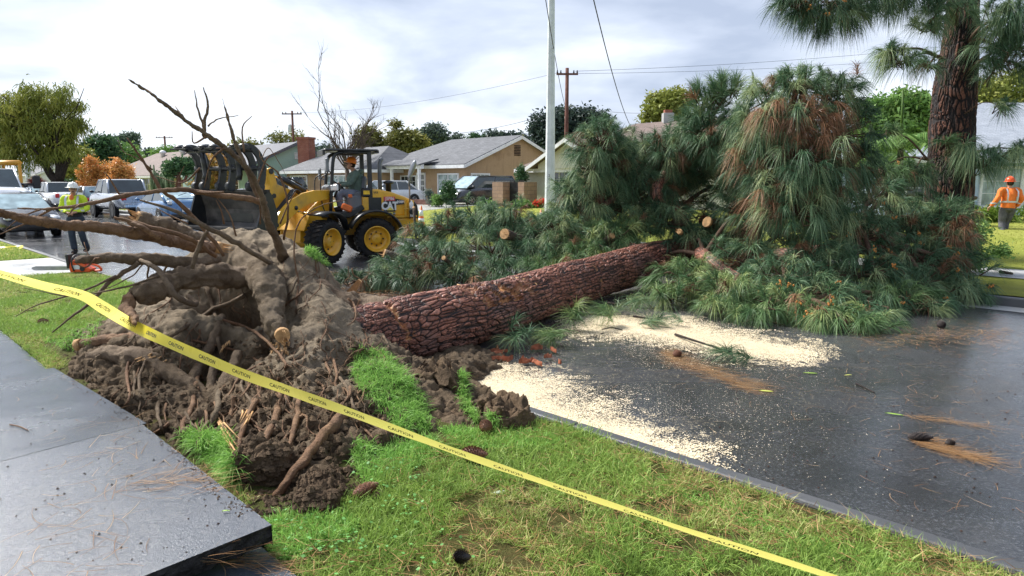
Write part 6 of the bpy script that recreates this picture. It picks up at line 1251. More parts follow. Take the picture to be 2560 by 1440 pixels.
for (a0, b0_, d0, dx, dy) in ((600, 400, 6., -60, -30), (520, 338, 5.7, -40, -10), (450, 290, 5.5, -12, -24), (385, 240, 5.3, -46, -30), (560, 370, 5.8, -50, 100), (640, 470, 6.3, 60, -90), (700, 560, 6.6, 40, -80), (560, 560, 6.1, -20, -60), (610, 380, 6.4, 20, -90), (300, 490, 5.8, -40, -60), (200, 512, 5.5, -30, 30), (440, 476, 6., 20, -60), (500, 420, 6.1, -110, 20), (650, 560, 6.5, -20, -110), (240, 645, 5.9, -60, 6), (250, 645, 5.9, -40, -40), (330, 560, 6., -40, 20), (560, 480, 6.1, -140, -25), (590, 590, 6.3, -60, -110), (470, 560, 6.0, -80, -40)):
    a = P(a0, b0_, d0); e = P(a0+dx, b0_+dy, d0+rnd.uniform(-.1, .1)); m = MB(); q_ = catmull([a, a.lerp(e, .5)+Vector((rnd.gauss(0, .04), 0, rnd.gauss(0, .05))), e], 4); m.tube(q_, lerpl([.010, .003], len(q_)), 5); m.build('root', M_rootr, fp)
# cut and torn root ends
def woodend(label, c, d, r, L, splint=0, parent=fp):
    m = MB(); d = d.normalized(); m.tube([c-d*.03, c+d*L], [r, r*.96], 14)
    for k in range(splint):
        a = rnd.uniform(0, 2*PI); u = d.orthogonal().normalized(); v = d.cross(u); o = (u*math.cos(a)+v*math.sin(a))*r*rnd.uniform(.2, .9); l = rnd.uniform(.02, .14); m.add([c+o+d*L, c+o*1.15+d*L+u*.012, c+o+d*(L+l), c+o*.9+d*L-v*.012], [(0, 1, 2), (0, 2, 3), (1, 3, 2), (0, 3, 1)])
    return m.build('cut_end', M_cutw, parent)
woodend('', P(706, 838, 5.48), P(712, 872, 5.0)-P(690, 800, 5.85), .062, .03, 10)
m = MB()
for k in range(26): a = surf(rnd.uniform(668, 725), rnd.uniform(852, 878), .05); m.tube([a, a+Vector((rnd.gauss(0, .01), rnd.gauss(0, .01), -rnd.uniform(.03, .08)))], [.010, .004], 4)
m.build('splintered_wood', M_cutw, fp)
woodend('', P(345, 545, 7.2), P(330, 540, 7.15)-P(400, 562, 7.3), .072, .02, 30)
woodend('', P(195, 862, 6.2), P(180, 864, 6.2)-P(330, 845, 6.2), .055, .02)
woodend('', P(546, 619, 6.95), P(575, 625, 6.8)-P(470, 612, 6.6), .062, .03, 14)
for pts in (((690, 870), (720, 868), (690, 905), (672, 880)), ((560, 860), (575, 850), (548, 885)), ((520, 1000), (560, 1100), (600, 1110)), ((640, 1020), (600, 1000), (610, 1080)), ((385, 880), (430, 900), (330, 900))):
    m = MB(); base = [surf(x, y, .09) for x, y in pts]
    for k in range(9):
        a = base[0].lerp(base[1], rnd.random()).lerp(base[-1], rnd.random()*.6); e = a+(base[-1]-base[0])*rnd.uniform(.4, 1.)+Vector((rnd.gauss(0, .02), rnd.gauss(0, .02), rnd.gauss(0, .02))); m.tube([a, a.lerp(e, .55)], [.007, .002], 4)
    m.build('splintered_wood', M_cutw, fp)
# ---- loose clods of turf and soil
def clod(label, px, py, z, rx, ry, rz, seed, name='soil_clod', mt=M_clod, flat=.0):
    c = G(px, py, z); n = 70; m_ = 110; A, B = np.meshgrid(np.linspace(0, 2*PI, m_, endpoint=False), np.linspace(-PI/2, PI/2, n), indexing='ij')
    d = np.stack([np.cos(B)*np.cos(A), np.cos(B)*np.sin(A), np.sin(B)], -1).reshape(-1, 3); sh = np.sign(d)*np.abs(d)**.55*.86
    q = sh*np.array([rx, ry, rz]); cs, sn_ = math.cos(seed), math.sin(seed); q = q@np.array([[cs, sn_, 0], [-sn_, cs, 0], [0, 0, 1]]); q[:, 2] += rz*.35; w_ = q+np.array(tuple(c))
    amp = min(rx, ry, rz); w1, w2, wc_ = worley(w_[:, 0]*9+w_[:, 2]*4, w_[:, 1]*9+w_[:, 2]*7, seed+2); dd = (np.abs(fbm(w_*6, 4, seed)-.5)*-2.6+.35+(fbm(w_*20, 4, seed+4)-.5)*.9+np.clip((w2-w1)*3, 0, 1)*.3-.3+(wc_-.5)*.25); w_ = w_+d*(dd*amp*.8)[:, None]
    i, j = np.meshgrid(np.arange(m_), np.arange(n-1), indexing='ij'); i = i.ravel(); j = j.ravel(); i2 = (i+1) % m_
    o = npmesh(name, w_, np.stack([i*n+j, i2*n+j, i2*n+j+1, i*n+j+1], 1), mt, None, smooth=True); tag(o, label, 'clod', 'loose soil clods around the root plate'); return o
c1 = clod('large square turf clod standing between the trunk base and the road', 1095, 1010, .05, .26, .20, .26, 3)
c2 = clod('rounded dark clod at the edge of the sawdust', 1265, 1075, .05, .24, .19, .18, 5)
c3 = clod('flat split clod lying on the grass at the foot of the long bare root', 800, 1262, .08, .27, .15, .11, 8)
c4 = clod('upright earthy clod beside the corner of the heaved slab', 660, 1215, .06, .13, .20, .22, 11)
c5 = clod('low clod between the turf flap and the square clod', 1150, 1070, .03, .22, .16, .10, 15)
# torn bark and wood
M_barkbit = mat('torn red bark', (.30, .10, .05), .7, var=.5, scale=20, bmp=.01)
t = MB(); a, b = P(842, 775, 7.6), P(893, 706, 7.5); u = (b-a); sd = Vector((.09, .03, .01)); t.add([a-sd, a+sd, b+sd*.5, b-sd*.2+u*.12, a-sd+Vector((0, .06, 0)), a+sd+Vector((0, .06, 0)), b+sd*.5+Vector((0, .05, 0)), b-sd*.2+u*.12+Vector((0, .05, 0))], [(0, 1, 2, 3), (7, 6, 5, 4), (0, 4, 5, 1), (1, 5, 6, 2), (2, 6, 7, 3), (3, 7, 4, 0)])
tag(t.build('wood_splinter', [M_cutw]), 'pale upright wood splinter between the root plate and the log', 'splinter')
def barkpiece(label, px, py, L, w_, ang, seed):
    c = G(px, py, .03); m = MB(); vs = []; rr = random.Random(seed); n = 9
    for i in range(n):
        u = i/(n-1)-.5; ww = w_*(1-abs(2*u)**3)*rr.uniform(.7, 1.1)+.004; hz = .02+.02*rr.random()
        for s in (-1, 0, 1): vs.append((u*L, s*ww/2, hz*(1-abs(s))+.004+rr.uniform(0, .008)))
    top = len(vs); vs += [(x, y, z-.012) for x, y, z in vs]; fs = []
    for i in range(n-1):
        for j in range(2): a_ = i*3+j; fs += [(a_, a_+1, a_+4, a_+3), (top+a_+3, top+a_+4, top+a_+1, top+a_)]
        fs += [(i*3, i*3+3, top+i*3+3, top+i*3), (i*3+2, top+i*3+2, top+i*3+5, i*3+5)]
    fs += [(0, top, top+1, 1), (1, top+1, top+2, 2), (n*3-3, n*3-2, top+n*3-2, top+n*3-3), (n*3-2, n*3-1, top+n*3-1, top+n*3-2)]
    M = Matrix.Translation(c) @ Matrix.Rotation(ang, 4, 'Z'); m.add([M @ Vector(v) for v in vs], fs); return tag(m.build('bark_piece', M_barkbit if seed % 3 else M_cutw), label, 'bark', 'torn bark pieces under the log')
barkpiece('long pale strip of torn bark tight under the base of the log', 1130, 893, .55, .11, .35, 3)
barkpiece('long red bark slab along the underside of the log', 1175, 905, .62, .10, .3, 1)
barkpiece('thick red bark slab next to the pine sprig', 1215, 888, .28, .09, .1, 4)
for k in range(16): barkpiece('small red bark chip scattered on the wet road below the log', rnd.uniform(1240, 1400), rnd.uniform(868, 915), rnd.uniform(.05, .2), rnd.uniform(.02, .045), rnd.uniform(0, 3), 4+k*3+1)
# ================================================================ GROUND LITTER, GRASS, TAPE  (placed by dropping rays on what is already built)
bpy.context.view_layer.update(); DG = bpy.context.evaluated_depsgraph_get()
def drop(px, py, only=None):
    r = ray(px, py).normalized(); o = CAM.copy()
    for k in range(6):
        hit, loc, nr, idx, ob, mx_ = SC.ray_cast(DG, o, r)
        if not hit: return None
        if nr.z < 0 and ob.name.split('.')[0] in ('sidewalk', 'lawn', 'road', 'driveway'): nr = -nr
        if only is None or ob.name.split('.')[0] in only: return loc, nr, ob.name.split('.')[0]
        o = loc+r*.004
    return None
def inpoly(x, y, poly):
    c = False; n = len(poly)
    for i in range(n):
        (x1, y1), (x2, y2) = poly[i], poly[(i+1) % n]
        if (y1 > y) != (y2 > y) and x < (x2-x1)*(y-y1)/(y2-y1)+x1: c = not c
    return c
def scatter_poly(poly, n, only):
    xs = [p[0] for p in poly]; ys = [p[1] for p in poly]; o = []; t = 0
    while len(o) < n and t < n*6:
        t += 1; x, y = rnd.uniform(min(xs), max(xs)), rnd.uniform(min(ys), max(ys))
        if inpoly(x, y, poly):
            h = drop(x, y, only)
            if h: o.append(h)
    return o
L_grass = leafmat('grass blades', (.16, .26, .055), (.32, .46, .10), (.56, .50, .22), .5, .3)
L_lush = leafmat('lush long grass', (.17, .36, .07), (.31, .54, .12), (.46, .62, .21), .45, .35)
L_dry = leafmat('dry thatch and needles', (.15, .075, .03), (.30, .16, .07), (.42, .28, .14), .8, 0)
def put_grass(name, B, L, wd, mat_, spread=.55, droop=.45, tint=None, lay=0, segs=3, nrm=None):
    B = np.array(B); n = len(B); D = rng.normal(size=(n, 3))*spread; D[:, 2] = np.abs(D[:, 2])*.3+1-lay
    if nrm is not None: D += np.array(nrm)*.6
    v, f = ribbons(B, D, L*(.5+.8*rng.random(n)), droop*(.4+rng.random(n)), wd*(.7+.6*rng.random(n)), segs)
    o = npmesh(name, v, f, mat_, None, attrs={'tint': np.repeat(np.clip(rng.random(n)*.75 if tint is None else tint, 0, 1), 2*(segs+1))}); return o
# near lawn, thicker towards the camera
S = []; T_ = []; nb = 210000
s_ = -2.2+17.4*rng.random(nb*2)**1.9; n_ = 1.30+2.30*rng.random(nb*2); x = (n_-s_)*Q; y = (n_+s_)*Q; zz = .115+(fbm(np.stack([x, y, x*0], 1)*1.7, 4, 3)-.5)*.05
pd_ = pdist(np.stack([x, y], 1), poly); pt = fbm(np.stack([x, y, x*0], 1)*1.5, 4, 41); fine = fbm(np.stack([x, y, x*0], 1)*9, 3, 42)
dry = np.clip((pt-.48)*6, 0, 1)*(.55+.45*fine); gapm = fine > .34+.12*dry; k = (pd_ < -.02) & gapm & (n_ < 3.56) & ~((s_ > 2.8) & (s_ < 7.3) & (n_ < 1.34)) & (y > 1.6)
x, y, zz, dry, s_ = x[k], y[k], zz[k], dry[k], s_[k]; dist = y; wdt = np.clip(.0028+dist*.00042, .003, .009); ln = (.06+.06*rng.random(len(x)))*(1-.35*dry)*np.where(fbm(np.stack([x, y, x*0], 1)*.9, 3, 50) > .55, 1.35, 1.)
g_ = put_grass('grass', np.stack([x, y, zz], 1), ln, wdt, L_grass, .6, .5, np.clip(.1+.55*rng.random(len(x))+.55*dry*(rng.random(len(x)) < .7), 0, 1)); tag(g_, 'bright green grass of the near verge', 'grass', kind='stuff')
m_ = 26000; s2 = -2+12*rng.random(m_)**1.6; n2 = 1.35+2.2*rng.random(m_); X2 = (n2-s2)*Q; Y2 = (n2+s2)*Q; pt = fbm(np.stack([X2, Y2, X2*0], 1)*1.5, 4, 41); k = (pdist(np.stack([X2, Y2], 1), poly) < -.02) & (pt+.25*rng.random(m_) > .56) & (Y2 > 1.6); X2, Y2 = X2[k], Y2[k]
v, f = ribbons(np.stack([X2, Y2, np.full(len(X2), .135)+.03*rng.random(len(X2))], 1), np.stack([rng.normal(size=len(X2)), rng.normal(size=len(X2)), .12*rng.normal(size=len(X2))], 1), .05+.13*rng.random(len(X2)), np.full(len(X2), .05), np.full(len(X2), .0028), 2)
o = npmesh('dry_litter', v, f, L_dry, None, attrs={'tint': np.repeat(rng.random(len(X2)), 6)}); tag(o, 'brown pine needle thatch lying through the near grass', 'litter', kind='stuff')
# far lawns: short blades
m_ = 60000; s2 = 16+70*rng.random(m_)**1.6; n2 = 16.4+11*rng.random(m_); n2[:16000] = 12.6+2.1*rng.random(16000); s2[:16000] = 3+45*rng.random(16000)**1.3; s2[16000:26000] = -4+16*rng.random(10000)
X2 = (n2-s2)*Q; Y2 = (n2+s2)*Q; Z2 = np.where(n2 < 15, .15, .17+np.clip((n2-16.3)*.05, 0, .42)-.006)
v, f = ribbons(np.stack([X2, Y2, Z2], 1), np.stack([rng.normal(size=m_)*.5, rng.normal(size=m_)*.5, np.ones(m_)], 1), .03+.035*rng.random(m_), np.full(m_, .3), .010+Y2*.0006, 1)
L_far = leafmat('short lawn blades', (.28, .33, .06), (.38, .41, .08), (.46, .45, .13), .6, .2)
o = npmesh('grass', v, f, L_far, None, attrs={'tint': np.repeat(rng.random(m_), 4)}); tag(o, 'mown yellow green grass of the far front lawns', 'grass', kind='stuff')
m_ = 9000; s2 = 18.7+20*rng.random(m_)**1.8; n2 = 1.4+2.1*rng.random(m_); X2 = (n2-s2)*Q; Y2 = (n2+s2)*Q
v, f = ribbons(np.stack([X2, Y2, np.full(m_, .12)], 1), np.stack([rng.normal(size=m_)*.5, rng.normal(size=m_)*.5, np.ones(m_)], 1), .05+.05*rng.random(m_), np.full(m_, .3), .016+Y2*.0004, 1)
o = npmesh('grass', v, f, L_grass, None, attrs={'tint': np.repeat(rng.random(m_), 4)}); tag(o, 'green grass of the verge beyond the concrete driveway apron', 'grass', kind='stuff')
# clover leaves
V, Fs, T = [], [], []; mb = MB()
for k in range(190):
    cx_, cy_ = rnd.choice(((720, 1340), (900, 1360), (1000, 1300), (1040, 1230), (980, 1190), (820, 1390), (1100, 1400))); h = drop(cx_+rnd.gauss(0, 45), cy_+rnd.gauss(0, 30), ('lawn',))
    if not h: continue
    c = h[0]+Vector((0, 0, rnd.uniform(.04, .075))); r_ = rnd.uniform(.006, .012); tl = Vector((rnd.gauss(0, .3), rnd.gauss(0, .3), 1)).normalized(); u = tl.orthogonal().normalized(); v2 = tl.cross(u)
    mb.add([c]+[c+(u*math.cos(a)+v2*math.sin(a))*r_*(1 if i % 2 else .8) for i, a in enumerate(np.linspace(0, 2*PI, 9)[:-1])], [(0, i, i % 8+1) for i in range(1, 9)])
o = mb.build('clover', mat('clover leaf', (.11, .27, .07), .6, var=.3)); tag(o, 'round clover leaves in the near grass', 'ground cover', kind='stuff')
# turf still growing on the root plate and clods
def turf(nm, label, poly_, n, L, only=('root_plate_soil', 'soil_clod', 'lawn'), parent=None, wd=.0048, lay=.3, grav=.75, m_=None):
    hs = scatter_poly(poly_, n//3, only)
    if not hs: return None
    B, Nn = [], []
    for loc, nr, _ in hs:
        for q_ in range(3): B.append(tuple(loc+Vector((rnd.gauss(0, .012), rnd.gauss(0, .012), -.004)))); Nn.append(tuple(nr))
    o = put_grass(nm, B, L, wd, m_ or L_lush, .55, grav, None, lay, 4, Nn)
    if parent is not None:
        o.parent = parent
        if parent.name in WROOT: o.matrix_parent_inverse = Matrix.Translation(-parent.location)
    else: tag(o, label, 'grass', kind='stuff')
    return o
turf('turf', '', ((890, 870), (960, 880), (1010, 930), (1060, 1010), (1075, 1075), (1010, 1085), (940, 1010), (885, 950)), 5200, .13, parent=fp)
turf('turf', '', ((760, 620), (800, 625), (830, 650), (815, 665), (770, 640)), 500, .11, parent=fp)
turf('turf', '', ((1145, 925), (1165, 930), (1170, 1000), (1200, 1040), (1190, 1060), (1150, 1010)), 900, .09, parent=c1)
turf('turf', '', ((1225, 1030), (1245, 1035), (1250, 1075), (1225, 1075)), 300, .08, parent=c2)
turf('grass', 'tall bright green grass tuft between the heaved slab and the soil', ((450, 1090), (520, 1080), (575, 1095), (590, 1150), (592, 1225), (560, 1200), (500, 1130)), 3600, .15)
turf('grass', 'long grass overhanging the slab corner at the bottom of the photo', ((640, 1330), (700, 1300), (860, 1290), (900, 1330), (760, 1400), (700, 1400)), 3600, .14)
turf('grass', 'long green grass along the foot of the turf flap', ((880, 1100), (960, 1120), (1080, 1090), (1110, 1130), (1000, 1200), (930, 1230), (890, 1180)), 3600, .12)
turf('grass', 'upright grass tufts along the soil edge next to the kerb', ((1090, 1070), (1200, 1075), (1340, 1070), (1420, 1110), (1350, 1130), (1150, 1120)), 3600, .10, wd=.005)
turf('grass', 'longer grass fringe along the kerb', ((1420, 1110), (1660, 1195), (1960, 1310), (2250, 1420), (2180, 1430), (1900, 1330), (1600, 1210)), 3600, .08)
turf('grass', 'green lawn left of the root plate', ((20, 800), (120, 770), (260, 760), (240, 850), (180, 880), (90, 850)), 3000, .10, wd=.006)
# crumbs of soil
M_crumb = M_clod; mb = MB()
def crumb(c, r): 
    n = 5; a0 = rnd.random()*6; vs = [c+Vector((math.cos(a0+2*PI*i/n)*r*rnd.uniform(.6, 1.1), math.sin(a0+2*PI*i/n)*r*rnd.uniform(.6, 1.1), rnd.uniform(0, .3)*r)) for i in range(n)]+[c+Vector((0, 0, r*rnd.uniform(.6, 1.1)))]
    mb.add(vs, [(i, (i+1) % n, n) for i in range(n)]+[tuple(range(n-1, -1, -1))])
for p_, n, r0 in ((((150, 880), (330, 960), (430, 1060), (560, 1150), (650, 1270), (600, 1300), (380, 1100), (140, 940)), 900, .012), (((300, 850), (900, 850), (1050, 1050), (950, 1250), (650, 1300), (400, 1050)), 1500, .028), (((1150, 1000), (1400, 1040), (1420, 1110), (1200, 1120)), 260, .014), (((620, 1180), (960, 1160), (980, 1260), (700, 1320)), 420, .016)):
    for loc, nr, nm in scatter_poly(p_, n, ('root_plate_soil', 'lawn', 'sidewalk', 'soil_clod', 'road')): crumb(loc, r0*rnd.uniform(.3, 1.3)*(.5 if nm == 'sidewalk' else 1))
o = mb.build('soil_crumbs', M_crumb); tag(o, 'loose crumbs of dark soil round the root plate', 'soil', kind='stuff')
# sawdust
M_saw_d = leafmat('fresh sawdust', (.62, .50, .32), (.75, .63, .43), (.86, .76, .58), .8, 0)
def sawdust(label, line, sig, n, size, jit=.35):
    L = [0]; 
    for a, b in zip(line, line[1:]): L.append(L[-1]+math.dist(a, b))
    t = rng.random(n)*L[-1]; lx = np.array([p[0] for p in line]); ly = np.array([p[1] for p in line]); tp_ = .55+.45*np.sin(PI*np.minimum(1, t/L[-1]+.12))
    sg = sig*np.where(rng.random(n) < jit, 2.6, 1.); X = np.interp(t, L, lx)+rng.normal(size=n)*sg*1.6; Y = np.interp(t, L, ly)+rng.normal(size=n)*sg*tp_
    kq = ~((fbm(np.stack([X*.035, Y*.06, X*0], 1), 3, 88) < .42) & (rng.random(n) < .75) & (np.abs(Y-np.interp(t, L, ly)) > sig*.5)); B = []
    for x, y in zip(X[kq], Y[kq]):
        g0 = G(x, y, .0)
        if (g0.x+g0.y)*Q > KN+.02: B.append((g0.x, g0.y, .006+rnd.random()*.006))
    B = np.array(B); n = len(B); D = rng.normal(size=(n, 3)); D[:, 2] *= .06; v, f = ribbons(B, D, size*(.5+rng.random(n)), np.zeros(n), size*(.5+.5*rng.random(n)), 1, side=np.tile([0, 0, 1.], (n, 1))+rng.normal(size=(n, 3))*.1)
    o = npmesh('sawdust', v, f, M_saw_d, None, attrs={'tint': np.repeat(rng.random(n), 4)}); tag(o, label, 'sawdust', kind='stuff')
def sawbase(label, line, sig, z, cell, thr):
    cs_ = [G(x, y) for x, y in line]; x0, x1 = min(c.x for c in cs_)-.6, max(c.x for c in cs_)+.6; y0, y1 = min(c.y for c in cs_)-.6, max(c.y for c in cs_)+.6
    X, Y = np.meshgrid(np.arange(x0, x1, cell), np.arange(y0, y1, cell), indexing='ij'); xx, yy = X.ravel(), Y.ravel(); cth, sth = math.cos(TH), math.sin(TH); dep = yy*cth+H*sth; up_ = yy*sth-H*cth
    px, py = 1280+F*xx/dep, 720-F*up_/dep; d = np.full(len(xx), 1e9)
    for (ax_, ay), (bx_, by) in zip(line, line[1:]):
        t = np.clip(((px-ax_)*(bx_-ax_)+(py-ay)*(by-ay))/((bx_-ax_)**2+(by-ay)**2), 0, 1); ex, ey = px-ax_-t*(bx_-ax_), py-ay-t*(by-ay); d = np.minimum(d, np.sqrt((ex*.4)**2+ey**2))
    q = np.stack([xx, yy, xx*0], 1); dn = 1.15-d/sig+(fbm(q*2.5, 4, 90)-.5)*1.1+(fbm(q*14, 3, 91)-.5)*1.2+(rng.random(len(xx))-.5)*1.5
    k = (dn > thr) & ((xx+yy)*Q > KN+.03); ix = np.where(k)[0]; h_ = cell/2; ctr = np.stack([xx[ix], yy[ix], np.full(len(ix), z)], 1); o4 = np.array([[-h_, -h_, 0], [h_, -h_, 0], [h_, h_, 0], [-h_, h_, 0]])
    V = (ctr[:, None]+o4[None]*(.8+.5*rng.random((len(ix), 1, 1)))); V[:, :, 2] += rng.random((len(ix), 1))*.003+rng.random((len(ix), 4))*.0006; o = npmesh('sawdust', V.reshape(-1, 3), np.arange(len(ix)*4).reshape(-1, 4), M_saw_d, None, attrs={'tint': np.repeat(rng.random(len(ix))*.8+.1, 4)}); tag(o, label, 'sawdust', kind='stuff')
sawbase('settled heavy sawdust along the kerb by the dark clod', [(1180, 945), (1290, 990), (1420, 1055), (1640, 1135)], 54, .007, .0075, .40)
sawbase('settled heavy sawdust in front of the green crown', [(1490, 812), (1640, 822), (1800, 852), (1990, 885)], 30, .007, .0105, .42)
sawdust('pale sawdust band along the kerb beside the dark clod', [(1190, 955), (1290, 1000), (1420, 1070), (1600, 1135)], 34, 52000, .0065)
sawdust('pale sawdust drift at the foot of the green crown', [(1500, 812), (1640, 822), (1800, 852), (1960, 888)], 16, 50000, .010, .25)
sawdust('thin scatter of sawdust flecks over the wet road', [(1300, 900), (1500, 980), (1700, 1100), (2000, 960)], 80, 4200, .007)
# brown needle litter on road and slabs
def litter(label, pts, n, L=.2, only=('road', 'sidewalk', 'gutter', 'lawn', 'curb'), sx=20, sy=8, ang=None, wd=.0032, curl=.0):
    B, D, Ls = [], [], []
    for k in range(n):
        i = rnd.randrange(len(pts)-1); u = rnd.random(); x = pts[i][0]+(pts[i+1][0]-pts[i][0])*u+rnd.gauss(0, sx); y = pts[i][1]+(pts[i+1][1]-pts[i][1])*u+rnd.gauss(0, sy); h = drop(x, y, only)
        if not h: continue
        a = rnd.uniform(0, 2*PI) if ang is None else ang+rnd.gauss(0, .35); d = Vector((math.cos(a), math.sin(a), 0)); d = (d-h[1]*d.dot(h[1])).normalized(); B.append(tuple(h[0]+h[1]*(.004+rnd.random()*.014))); D.append(tuple(d)); Ls.append(L*rnd.uniform(.5, 1.2))
    if not B: return
    B, D, Ls = np.array(B), np.array(D), np.array(Ls); nn = len(B); D2 = np.cross(D, [0, 0, 1.])*rng.normal(size=(nn, 1))*.4
    V = np.zeros((nn, 5, 2, 3)); Sd = np.cross(D, [0, 0, 1.])
    for k in range(5): t = k/4; p_ = B+D*(Ls*t)[:, None]+D2*(Ls*t*t)[:, None]; w_ = wd*(1-t*.6); V[:, k, 0] = p_-Sd*w_/2; V[:, k, 1] = p_+Sd*w_/2
    base = (np.arange(nn)*10)[:, None, None]; kk = np.arange(4)[None, :, None]*2; Fq = (base+kk+np.array([0, 1, 3, 2])).reshape(-1, 4)
    o = npmesh('needle_litter', V.reshape(-1, 3), Fq, L_dry, None, attrs={'tint': np.repeat(rng.random(nn), 10)}); tag(o, label, 'litter', kind='stuff')
litter('long drift of brown pine needles across the wet road', [(1650, 880), (1690, 905), (1780, 935), (1890, 975)], 750, .2, sx=14, sy=9, ang=-.5)
litter('brown needles swirled round the dark cone on the right of the road', [(2280, 1095), (2310, 1115), (2380, 1135), (2440, 1150)], 260, .26, sx=9, sy=5, ang=-.55)
litter('thin needle streak above the swirled needles', [(2260, 1040), (2440, 1065)], 70, .2, sx=10, sy=3, ang=-.55)
litter('fine brown needle fall at the right foot of the crown', [(2180, 850), (2300, 845), (2420, 830), (2500, 850)], 700, .12, sx=50, sy=16, wd=.005)
litter('single brown needles scattered over the open road', [(1700, 900), (2100, 950), (2500, 1000), (2400, 1200)], 320, .16, sx=150, sy=60, wd=.003)
litter('brown pine needles lying on the heaved slabs', [(60, 1000), (200, 1020), (300, 1120), (400, 1220), (100, 1350), (300, 1380)], 120, .20, ('sidewalk',), sx=80, sy=60, wd=.0028)
litter('needle cluster on the heaved slab near its grass edge', [(300, 1230), (400, 1205), (480, 1190), (520, 1240)], 60, .22, ('sidewalk',), sx=24, sy=12, ang=.35, wd=.003)
litter('needles on the low slab at the bottom edge', [(500, 1410), (640, 1400), (700, 1430)], 90, .2, ('sidewalk',), sx=40, sy=12, ang=.1, wd=.003)
litter('needles and red litter on the left lawn and driveway', [(60, 760), (200, 800), (120, 700)], 200, .14, sx=60, sy=20, wd=.005)
mb = MB()
for p_, n, r0 in ((((0, 900), (180, 900), (640, 1300), (400, 1420), (0, 1440)), 110, .0055), (((1500, 900), (2560, 860), (2560, 1400), (1800, 1200)), 220, .007)):
    for loc, nr, nm in scatter_poly(p_, n, ('sidewalk', 'road')): crumb(loc+nr*.001, r0*rnd.uniform(.4, 1.6))
o = mb.build('debris_specks', mat('dark debris', (.05, .03, .022), .8, var=.6)); tag(o, 'tiny dark bark specks on the slabs and road', 'debris', kind='stuff')
def leaf_(label, px, py, L, w_, ang, m__, only=('road', 'sidewalk', 'lawn')):
    h = drop(px, py, only)
    if not h: return
    m = MB(); vs = []
    for i in range(7):
        u = i/6-.5; ww = w_*math.sqrt(max(.02, 1-(2*u)**2)); vs += [(u*L, -ww/2, .012), (u*L, 0, .004+.012*(1-4*u*u)), (u*L, ww/2, .012)]
    m.add(vs, [(i*3+j, i*3+j+1, i*3+j+4, i*3+j+3) for i in range(6) for j in range(2)]); M = Matrix.Translation(h[0]) @ Matrix.Rotation(ang, 4, 'Z'); m.v = [tuple(M @ Vector(v)) for v in m.v]; tag(m.build('leaf', m__), label, 'leaf')
M_lg = mat('fallen green leaf', (.22, .36, .04), .5, var=.2); M_lp = mat('pale leaf underside', (.42, .5, .4), .6, var=.1); M_ly = mat('yellow green leaf', (.42, .44, .08), .5, var=.2)
leaf_('yellow green leaf at the end of the long needle drift', 1915, 980, .12, .04, -.3, M_ly); leaf_('narrow green leaf on the road above the needle streak', 2235, 1038, .13, .025, -.5, M_lg); leaf_('green leaf right of the pine sprig on the road', 2025, 935, .13, .03, -.2, M_lg)
leaf_('green leaf lying on the heaved slab near its front corner', 565, 1282, .035, .012, .1, M_lg); leaf_('pale leaf upside down in the grass in front of the tape', 1245, 1235, .10, .03, .4, M_lp, ('lawn',)); leaf_('small yellow leaf beside the needle drift on the road', 2120, 940, .08, .02, .2, M_ly)
def stick(label, pts, r, m_=None):
    q = [drop(x, y, ('road', 'sidewalk', 'lawn', 'root_plate_soil', 'sawdust', 'curb', 'gutter')) for x, y in pts]; q = [h[0]+Vector((0, 0, r*1.1+.004)) for h in q if h]
    if len(q) < 2: print('stick missed', label); return
    m = MB(); q = catmull(q, 4); m.tube(q, lerpl([r, r*.7], len(q)), 6); return tag(m.build('stick', m_ or M_barkd), label, 'stick')
stick('short dark twig on the open road at the right', [(2140, 962), (2160, 972), (2186, 985)], .008); stick('thin bent twig on the far sawdust', [(1505, 826), (1530, 822), (1555, 827)], .008); stick('pale bent stick on the heaved slab', [(25, 1065), (50, 1070), (72, 1080)], .005, M_rootr); stick('curved brown stick on the road behind the log', [(990, 745), (1015, 737), (1060, 732)], .03, M_bark0)
stick('light dead branch on the lawn at the right kerb', [(2500, 685), (2530, 690), (2560, 697)], .035, M_bark0)
# pine cones
M_cone = mat('pine cone scales', (.16, .07, .04), .55, var=.5, scale=60, spec=.5); M_coned = mat('wet dark cone', (.03, .022, .02), .5, var=.5, scale=60, spec=.5)
def pinecone(label, px, py, L, r, ang, mt=None, z=.03, loc=None, cat='pine cone'):
    c = loc or drop(px, py, ('lawn', 'road', 'root_plate_soil', 'sidewalk'))[0]; m = MB(); m.lathe([(.01, -L/2), (r*.6, -L*.3), (r*.7, -.1*L), (r*.5, L*.25), (.008, L/2)], (0, 0, 0), 'x', 10)
    rows = 13
    for i in range(rows):
        u = i/(rows-1); x = -L/2+L*(.06+.9*u); rr = r*math.sin(PI*(.12+.84*u))**.7*(1-.3*u); n = 9
        for j in range(n):
            a = 2*PI*(j+.5*(i % 2))/n+u; d = Vector((0, math.cos(a), math.sin(a))); s_ = Vector((0, -math.sin(a), math.cos(a))); p = Vector((x, 0, 0))+d*rr*.55; e = p+d*rr*.5+Vector((L*.035, 0, 0)); w2 = rr*.28
            m.add([p-s_*w2*.6, p+s_*w2*.6, e+s_*w2, e+d*.003+Vector((L*.02, 0, 0)), e-s_*w2, p-Vector((L*.03, 0, 0))], [(0, 1, 2, 3, 4), (5, 4, 3), (5, 3, 2), (5, 2, 1), (5, 0, 4), (5, 1, 0)])
    M = Matrix.Translation(c+Vector((0, 0, r*.75+z-.03))) @ Matrix.Rotation(ang, 4, 'Z') @ Matrix.Rotation(-.12, 4, 'Y'); m.v = [tuple(M @ Vector(v)) for v in m.v]; return tag(m.build('pine_cone', mt or M_cone), label, cat, 'pine cones on the ground')
